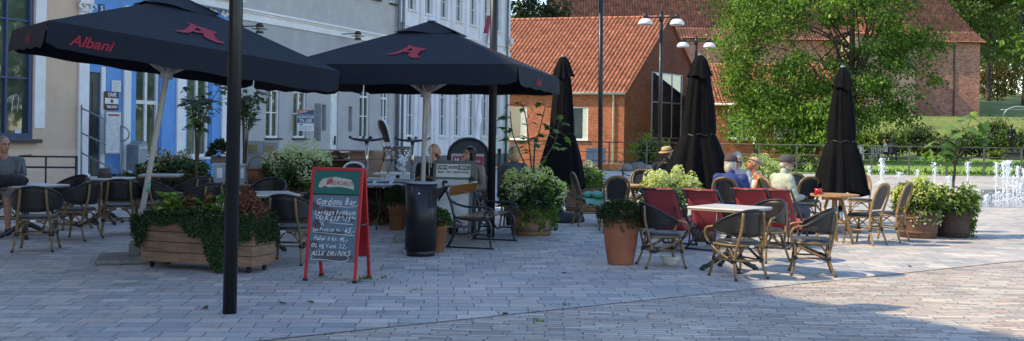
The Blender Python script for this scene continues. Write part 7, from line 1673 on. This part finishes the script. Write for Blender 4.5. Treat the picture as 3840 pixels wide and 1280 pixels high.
    if hair:
        kind, hm = hair; m = MB()
        if kind == 'short': m.ell(H(0, -.028, .042), (.083, .098, .094), 18, 12, R=HR); m.ell(H(0, -.055, -.02), (.072, .06, .07), 14, 9, R=HR)
        elif kind == 'fringe': m.ell(H(0, -.058, -.025), (.082, .062, .06), 16, 10, R=HR); m.ell(H(0, -.03, .035), (.083, .09, .075), 14, 9, R=HR)
        elif kind == 'bob': m.ell(H(0, -.025, .04 if not hat else .012), (.092, .108, .098 if not hat else .085), 18, 12, R=HR); m.ell(H(0, -.055, -.06), (.098, .075, .115), 18, 12, R=HR); m.ell(H(-.075, -.015, -.05), (.025, .06, .10), 12, 8, R=HR); m.ell(H(.075, -.015, -.05), (.025, .06, .10), 12, 8, R=HR)
        elif kind == 'long': m.ell(H(0, -.025, .04), (.090, .106, .096), 18, 12, R=HR); m.cap(H(0, -.06, -.02), hd+V((0, -.07, -.26)), .08, .075); m.cap(H(-.072, .0, .03), hd+V((-.085, -.0, -.22)), .034, .04); m.cap(H(.072, .0, .03), hd+V((.085, .0, -.22)), .034, .04)
        elif kind == 'bun': m.ell(H(0, -.022, .038), (.085, .104, .095), 18, 12, R=HR); m.ell(H(0, -.06, -.03), (.076, .055, .07), 14, 9, R=HR); m.ell(H(0, -.142, .05), (.046, .046, .046), 12, 8, R=HR); m.ell(H(.02, -.17, .03), (.03, .03, .035), 10, 7, R=HR)
        o = blob('hair', m, .008, hm, t, 3)
        out = []
        for p, nn in [(v.co.copy(), v.normal.copy()) for v in o.data.vertices]: out += list(p + nn*.007*noise.noise(V((p.x*38, p.y*38, p.z*9))))
        o.data.vertices.foreach_set('co', out); o.data.update()
    if beard:
        m = MB(); m.ell(H(0, .045, -.085), (.052, .052, .042), 14, 9, R=HR); m.ell(H(-.056, .01, -.055), (.016, .034, .045), 10, 7, R=HR); m.ell(H(.056, .01, -.055), (.016, .034, .045), 10, 7, R=HR); blob('beard', m, .007, beard, t, 2)
    if glasses:
        m = MB()
        for s in (-1, 1): m.tube([H(s*.031+.02*math.cos(k*.7), .098, .006+.016*math.sin(k*.7)) for k in range(9)], .0022, 5, closed=True); m.tube([H(s*.052, .096, .008), H(s*.083, -.005, .012)], .0022, 5)
        m.tube([H(-.011, .1, .008), H(.011, .1, .008)], .0022, 5); m.build('glasses', 'rubber', t)
    if hat:
        kind, hm = hat
        if kind == 'cap':
            m = MB(); pts = []; m.ell(H(0, -.018, .046), (.102, .122, .105), 20, 12, R=HR); m.v = [p if (HR.transposed() @ (V(p)-hd)).z > .030 else tuple(hd+HR @ V(((HR.transposed() @ (V(p)-hd)).x, (HR.transposed() @ (V(p)-hd)).y, .032))) for p in m.v]; o = m.build('cap', hm, t)
            m = MB(); vs = []; fs = []
            for i in range(11):
                a = -1.15+2.3*i/10
                for k in range(4): q = k/3; vs.append(H(math.sin(a)*(.096-.006*q), .085*math.cos(a)-.01+(.115*q*math.cos(a*.85)), .036-.018*q-.012*abs(math.sin(a))))
            for i in range(10):
                for k in range(3): fs.append((i*4+k, i*4+k+1, (i+1)*4+k+1, (i+1)*4+k))
            m.add(vs, fs, 0, True); v_ = m.build('visor', hm, o); q = v_.modifiers.new('s', 'SOLIDIFY'); q.thickness = .005
        else:
            m = MB(); T = Matrix.Translation(hd) @ HR.to_4x4(); m.lathe([(.150, .028), (.155, .033), (.098, .055), (.093, .10), (.08, .125), (.03, .135), (.001, .132)], 24, (0, -.012, 0), M=T, sx=.95, sy=1.1); o = m.build('hat', hm, t); q = o.modifiers.new('s', 'SOLIDIFY'); q.thickness = .005
            m = MB(); m.lathe([(.102, .052), (.100, .075)], 24, (0, -.012, 0), M=T, sx=.95, sy=1.1); m.build('hat_band', 'cloth_black', o)
    return t, H, hd, HR
on = lambda px, Y: GY(px, Y)
person('grey haired man in a grey T-shirt sitting at the left edge', on(22, 15.35), rad(-168), 'skin', 'cloth_grey', .62, 'cloth_khaki', lean=.12, yaw=rad(38), hair=('short', 'hair_grey'), armL=(( -.27, .10, -.20), (-.10, .36, -.17)), armR=((.26, .12, -.20), (.06, .38, -.16)), bulk=1.08, long_tr=False, seat=.52, vox=.0065)
person('bald man with red beard in a dark T-shirt, seen from behind', on(1621, 15.9), rad(-14), 'skin_light', 'cloth_navy', .6, 'cloth_navy', lean=.06, yaw=rad(-42), beard='beard_red', bulk=1.1, seat=.50, armL=((-.26, .08, -.2), (-.12, .34, -.16)), armR=((.26, .08, -.2), (.12, .36, -.16)))
person('dark haired woman in a beige sweater resting her cheek on her hand', on(1768, 16.6), rad(165), 'skin_light', 'cloth_beige', 1.5, 'cloth_black', lean=.18, yaw=rad(-28), pitch=rad(-8), roll_=rad(-16), hair=('long', 'hair_black'), woman=True, seat=.46, armR=((.20, .28, -.16), (.085, .235, .12), (.065, .195, .26), (0, -1, .2)), armL=((-.24, .10, -.2), (-.05, .30, -.20)), vox=.006)
person('blonde woman in a slate jacket, seen from behind next to the fig sapling', on(1928, 17.4), rad(-8), 'skin_light', 'cloth_slate', 1.5, 'cloth_navy', yaw=rad(-18), hair=('bob', 'hair_blonde'), woman=True, seat=.48)
person('man in a straw hat and black sweater, turned away beside the middle closed parasol', on(2488, 19.2), rad(-28), 'skin', 'cloth_black', 1.5, 'cloth_black', lean=.20, yaw=rad(-22), pitch=rad(-10), hair=('short', 'hair_grey'), hat=('straw', 'straw'), seat=.47)
person('woman in a blue jacket and brown cap with white hair, back turned', on(2737, 16.9), rad(-25), 'skin', 'cloth_blue', 1.5, 'cloth_navy', lean=.12, yaw=rad(-48), hair=('bob', 'hair_white'), hat=('cap', 'cap_brown'), seat=.36, bulk=1.16)
person('white haired person almost hidden behind the woman in the blue jacket', on(2764, 18.3), rad(160), 'skin_light', 'cloth_white', 1.5, 'cloth_navy', hair=('bob', 'hair_white'), seat=.40, yaw=rad(20))
t_, H_, hd_, HR_ = person('tanned blonde woman with a bun in a strap top, facing left', on(2858, 17.6), rad(78), 'skin_tan', 'cloth_white', .1, 'cloth_beige', lean=.16, yaw=rad(12), pitch=rad(-14), hair=('bun', 'hair_blonde'), woman=True, tank=True, seat=.34, armL=((-.20, .14, -.20), (-.08, .34, -.10)), armR=((.20, .14, -.2), (.08, .36, -.12)), vox=.0065)
m = MB(); m.tube([H_(.086*math.cos(k/16*2*PI), -.005+.103*math.sin(k/16*2*PI), .055+.02*math.sin(k/16*2*PI)) for k in range(16)], .008, 6, closed=True, flat=1.6); m.build('headband', 'lips', t_)
for s in (-1, 1): m = MB(); m.tube(spline([V((s*.10, .13, .94+.0)), V((s*.11, .09, 1.03)), V((s*.10, .02, 1.06)), V((s*.09, -.06, .96))], 4), .007, 6); o = m.build('strap', 'cloth_white', t_); o.location = (0, .04, -.06)
person('bearded man with grey cap and glasses in a cream shirt, facing right', on(2926, 17.0), rad(-72), 'skin', 'cloth_cream', 1.5, 'cloth_slate', lean=.10, yaw=rad(-30), hair=('fringe', 'hair_white'), hat=('cap', 'cap_grey'), beard='hair_white', glasses=True, bulk=1.2, seat=.37, armL=((-.26, .10, -.22), (-.12, .34, -.20)), armR=((.27, .08, -.22), (.10, .34, -.22)), vox=.0065)
for kd, gg, px, Y, rz, lab in ((bis, GB, 2926, 17.0, -74, 'bistro chair carrying the man in the cream shirt'), (bis, GB, 2858, 17.6, 74, 'bistro chair under the blonde woman with the bun'), (bid, GD, 2737, 16.9, -28, 'dark bistro chair of the woman in the blue jacket'), (bid, GD, 2488, 19.2, -28, 'dark bistro chair under the man in the straw hat'), (bid, GD, 1621, 15.9, -14, 'dark bistro chair under the bald bearded man'), (bid, GD, 1768, 16.6, 165, 'dark bistro chair under the black haired woman'), (bid, GD, 1928, 17.4, -8, 'dark bistro chair under the blonde woman by the fig barrel'), (tub, GR, 22, 15.35, -168, 'wicker armchair under the man at the left edge')):
    kd.put(on(px, Y), rad(rz), lab, gg)
tq = person('pedestrian in white top and black trousers standing far off by the brick cottage', GY(2830, 63)+V((0, 0, .22)), rad(-60), 'skin', 'cloth_white', .5, 'cloth_black', standing=True, hair=('short', 'hair_black'), armR=((.2, .05, -.2), (.08, .25, -.1)), vox=.012)
tq = person('far off person in a white shirt sitting by the garden chairs', GY(3318, 63)+V((0, 0, .22)), rad(60), 'skin', 'cloth_white', .5, 'cloth_navy', hair=('short', 'hair_black'), vox=.012)
tq = person('far off person in dark clothes sitting right of the white shirted one', GY(3342, 63.5)+V((0, 0, .22)), rad(-40), 'skin', 'cloth_navy', 1.5, 'cloth_navy', hair=('short', 'hair_black'), vox=.012)
# ================================================================== FAR THINGS ON THE LAWN
def garden_chair(px, Y, rz, label):
    g0 = GY(px, Y); t = thing('garden_chair', label, 'chair', (g0.x, Y, zter(g0.x, Y)), rz, 'white garden chairs on the lawn'); 
    m = MB(); m.box((0, 0, .44), (.5, .48, .03)); m.build('seat', 'frame_white', t); m = MB(); m.tube(spline([(-.24, -.24, .44), (-.23, -.3, .85), (0, -.32, .95), (.23, -.3, .85), (.24, -.24, .44)], 5), .022, 7); m.build('back_frame', 'frame_white', t); m = MB()
    for k in range(4): m.box((-.15+.1*k, -.28, .68), (.035, .015, .44))
    m.build('backrest', 'frame_white', t)
    for s in (-1, 1):
        for y in (-.22, .22): m = MB(); m.tube([(s*.23, y, .44), (s*.26, y*1.15, 0)], .02, 6); m.build('leg', 'frame_white', t)
        m = MB(); m.tube(spline([(s*.25, -.25, .66), (s*.27, .1, .67), (s*.26, .24, .44)], 5), .018, 6); m.build('armrest', 'frame_white', t)
garden_chair(3212, 62, rad(40), 'white garden chair just right of the last closed parasol'); garden_chair(3236, 63, rad(-70), 'white garden chair beyond the railing, second from the left'); garden_chair(3287, 62.5, rad(-30), 'white garden chair beside the far seated people')
g0 = GY(3000, 62); t = thing('bicycle', 'bicycle with a pale crate on its carrier, parked beyond the railing', 'bicycle', (g0.x, 62, zter(g0.x, 62)), rad(-62))
for y in (-.52, .52):
    m = MB(); m.tube([(0, y+.33*math.cos(k/24*2*PI), .34+.33*math.sin(k/24*2*PI)) for k in range(24)], .02, 6, closed=True); w_ = m.build('wheel', 'rubber', t); m = MB()
    for k in range(8): m.tube([(0, y, .34), (0, y+.32*math.cos(k*PI/4), .34+.32*math.sin(k*PI/4))], .004, 4)
    m.build('spokes', 'alu', w_)
m = MB()
for a, b_ in (((0, -.52, .34), (0, -.18, .88)), ((0, -.05, .36), (0, -.2, .95)), ((0, -.05, .36), (0, .36, .82)), ((0, -.17, .82), (0, .34, .86)), ((0, .52, .34), (0, .33, 1.0)), ((0, -.52, .34), (0, -.05, .36))): m.tube([a, b_], .018, 6)
m.build('frame', 'frame_blue', t); m = MB(); m.tube([(-.28, .25, 1.04), (0, .34, 1.02), (.28, .25, 1.04)], .016, 6); m.build('handlebar', 'rubber', t); m = MB(); m.ell((0, -.23, .98), (.08, .13, .035), 10, 6); m.build('saddle', 'rubber', t)
m = MB(); m.span((-.24, .38, .92), (.24, .72, 1.26)); m.build('front_crate', 'frame_white', t); m = MB(); m.span((-.2, -.75, .78), (.2, -.4, 1.1)); m.build('rear_crate', 'frame_white', t)
g0 = GY(3060, 61); t = thing('parasol_flag', 'furled red and white promotional parasol leaning beyond the railing', 'parasol', (g0.x, 61, .22), 0); m = MB()
zt, zb_ = P(3075, 522, 61).z-.22, P(3045, 585, 61).z-.22; m.tube(spline([(-.1, 0, zb_), (.05, 0, zb_*.5+zt*.5), (.42, 0, zt)], 6), [.12, .2, .27, .32, .34, .36, .35, .34, .3, .27, .22, .16, .1], 12, flat=.6); m.m = [(1 if (k % 12) in (2, 3, 4, 5, 6) else 0) for k in range(len(m.f))]; m.build('cloth', ['scarf_red', 'cloth_white'], t); m = MB(); m.tube([(-.2, 0, 0), (-.1, 0, zb_), (.42, 0, zt)], .02, 6); m.build('pole', 'metal_grey', t)
g0 = GY(2963, 58); t = thing('post_urn', 'dark turned post with ringed top standing beyond the railing', 'post', (g0.x, 58, .2), 0); zt = P(2963, 526, 58).z-.2; m = MB(); m.tube([(0, 0, 0), (0, 0, zt-.35)], .14, 14); m.build('shaft', 'frame_dark', t); m = MB()
for k in range(4): m.lathe([(.15, 0), (.22, .02), (.22, .06), (.15, .08)], 14, (0, 0, zt-.4+.085*k))
m.lathe([(.2, 0), (.14, .07), (.001, .1)], 14, (0, 0, zt-.06)); m.build('rings', 'frame_dark', t)
# statue
Ys = 70.0; g0 = GY(3790, Ys); zg = zter(g0.x, Ys); zp, zh = P(3790, 570, Ys).z-zg, P(3790, 468, Ys).z-zg; t = thing('statue', 'dark bronze statue of a standing woman on a square stone plinth', 'statue', (g0.x, Ys, zg), rad(170)); m = MB(); m.span((-.72, -.5, 0), (.72, .5, zp*.25)); m.span((-.55, -.42, zp*.25), (.55, .42, zp*.88)); m.span((-.62, -.48, zp*.88), (.62, .48, zp)); m.build('plinth', 'base_dark', t, bevel=.02)
Hs = zh-zp; s_ = Hs/1.75; m = MB(); Q = lambda x, y, z: V((x*s_, y*s_, zp+z*s_)); E = lambda c, r_: m.ell(Q(*c), tuple(q*s_ for q in r_), 14, 9); K_ = lambda a, b_, ra, rb: m.cap(Q(*a), Q(*b_), ra*s_, rb*s_, 12)
E((0, 0, .92), (.18, .13, .15)); E((0, .01, 1.1), (.135, .105, .17)); E((0, 0, 1.3), (.165, .115, .17)); K_((-.16, 0, 1.4), (.16, 0, 1.4), .06, .06); K_((0, 0, 1.42), (0, .02, 1.55), .055, .05); E((0, .03, 1.64), (.08, .098, .115)); E((0, -.03, 1.66), (.09, .09, .1)); E((0, -.1, 1.6), (.05, .05, .05))
for s in (-1, 1):
    K_((s*.09, 0, .9), (s*.075, .03, .48), .10, .065); K_((s*.075, .03, .48), (s*.07, -.01, .08), .066, .042); K_((s*.07, -.03, .05), (s*.09, .14, .035), .045, .035); K_((s*.2, 0, 1.4), (s*.23, -.01, 1.1), .055, .045); K_((s*.23, -.01, 1.1), (s*.2, .07, .85), .045, .034); hand(m, Q(s*.2, .07, .85), Q(s*.19, .09, .75), s)
    E((s*.075, .1, 1.3), (.065, .05, .065))
blob('figure', m, .02, 'bronze', t, 4)
g0 = GY(3815, 92); t = thing('climbing_hoop', 'pale curved metal hoop frame on the hill at the right edge', 'play frame', (g0.x, 92, zter(g0.x, 92)), 0); m = MB(); m.tube([(-1.4+2.8*(1-math.cos(PI*k/16))/2, 0, 1.0*math.sin(PI*k/16)) for k in range(17)], .05, 8); m.build('hoop', 'metal_pale', t); m = MB(); m.tube([(-1.6, 0, .7), (1.6, 0, .75)], .025, 6); m.build('rail', 'metal_pale', t)
# ================================================================== FOUNTAIN
def jet(px, py_base, h_px, seed, idx, wid=1.0):
    g0 = G(px, py_base); Yv = g0.y; h = h_px/F*Yv; r = random.Random(seed); m = MB(); z = 0
    core = [(r.gauss(0, .006), r.gauss(0, .006), h*i/9) for i in range(10)]; m.tube(core, [.010*wid*(1+.6*abs(r.gauss(0, .5)))+.022*wid*(i/9)**3 for i in range(10)], 7)
    for k in range(int(190*wid*max(.5, h))):
        f = r.random()**.6; sp_ = (.012+.05*f*f)*wid*(1.6 if f < .12 else 1); zq = h*f*(1.03 if r.random() < .8 else .8); m.ell((r.gauss(0, sp_), r.gauss(0, sp_), zq), (lambda q: (q, q, q*r.uniform(1, 2.4)))(r.uniform(.004, .014)), 5, 4)
    for k in range(int(26*wid)): a = r.uniform(0, 2*PI); q = r.uniform(.02, .22); m.ell((q*math.cos(a), q*math.sin(a), abs(r.gauss(0, .05))), (.012, .012, .016), 5, 4)
    for k in range(6): m.ell((r.gauss(0, .02*wid), r.gauss(0, .02*wid), h*(.93+.07*r.random())), (.018*wid, .018*wid, .04), 6, 5)
    o = m.build('fountain_jet', 'spray'); o.location = g0; return o
JL = [(3258, 688, 62, 'lone far fountain jet at the left end, just right of the last parasol'), (3304, 692, 96, 'second fountain jet from the left with a tall thin column'), (3310, 690, 70, 'fountain jet close beside the second tall one at the left'), (3372, 690, 42, 'small fountain jet above the left barrel, half hidden by hydrangeas'), (3440, 694, 54, 'low fountain jet left of the fig stem'), (3506, 706, 94, 'fountain jet immediately left of the fig stem, tall and white'), (3560, 712, 50, 'short fountain jet behind the fig stem'), (3629, 688, 78, 'fountain jet right of the fig stem, standing alone'), (3666, 760, 46, 'low splashing jet above the dark barrel with trailing leaves'), (3735, 740, 128, 'strong tall jet at the left of the right hand cluster'), (3762, 758, 150, 'tallest thin jet in the middle of the right hand cluster'), (3776, 736, 128, 'tall jet in the cluster, right of the tallest one'), (3782, 700, 96, 'far jet at the back of the right hand cluster'), (3800, 748, 84, 'medium jet in the front of the right hand cluster'), (3814, 756, 130, 'thick foaming jet near the right edge'), (3828, 752, 60, 'short jet low at the right edge'), (3746, 762, 40, 'small bubbling jet at the foot of the cluster'), (3700, 764, 30, 'tiny bubbling jet at the left foot of the wet area'), (3838, 758, 120, 'outermost jet cut by the right edge of the photo')]
for k, (px, py, hp, lab) in enumerate(JL): tag(jet(px, py, hp, 100+k, k, 1.0 if py > 720 else 1.3), lab, 'fountain jet', 'fountain jets in the paving')
# ================================================================== LIGHT, SKY, CAMERA
EL = rad(42); sx, sy = -.989, -.15
w = bpy.data.worlds.new('World'); scene.world = w; w.use_nodes = True; nt = w.node_tree; nt.nodes.clear()
o = nt.nodes.new('ShaderNodeOutputWorld'); bg = nt.nodes.new('ShaderNodeBackground'); sk = nt.nodes.new('ShaderNodeTexSky'); sk.sky_type = 'NISHITA'; sk.sun_disc = False
sk.sun_elevation = EL; sk.sun_rotation = math.atan2(sx, sy); sk.air_density = 1.1; sk.dust_density = .4; sk.ozone_density = 2.0
bg.inputs[1].default_value = 0.37; nt.links.new(sk.outputs[0], bg.inputs[0]); nt.links.new(bg.outputs[0], o.inputs[0])
sun = bpy.data.lights.new('sun', 'SUN'); sun.energy = 7.0; sun.angle = rad(.5); sun.color = (1.0, .85, .58)
so = bpy.data.objects.new('sun', sun); C.objects.link(so); sv = V((sx*math.cos(EL), sy*math.cos(EL), math.sin(EL))); so.rotation_euler = sv.to_track_quat('Z', 'Y').to_euler(); so.location = (-20, 0, 30)
cam = bpy.data.cameras.new('camera'); cam.sensor_width = 36; cam.lens = 36; cam.clip_end = 2000; cam.clip_start = .1; cam.shift_y = -HOR/F
co = bpy.data.objects.new('camera', cam); C.objects.link(co); co.matrix_world = Matrix.Translation((0, 0, CAMZ)) @ Matrix.Rotation(PI/2, 4, 'X') @ Matrix.Rotation(ROLL, 4, 'Z')
scene.camera = co
bpy.data.scenes.remove(BENCH)
scene.view_settings.view_transform = 'Standard'; scene.view_settings.look = 'None'; scene.view_settings.exposure = 0; scene.view_settings.gamma = 1
scene.cycles.max_bounces = 6; scene.cycles.diffuse_bounces = 3; scene.cycles.glossy_bounces = 3; scene.cycles.transmission_bounces = 4; scene.cycles.use_denoising = True
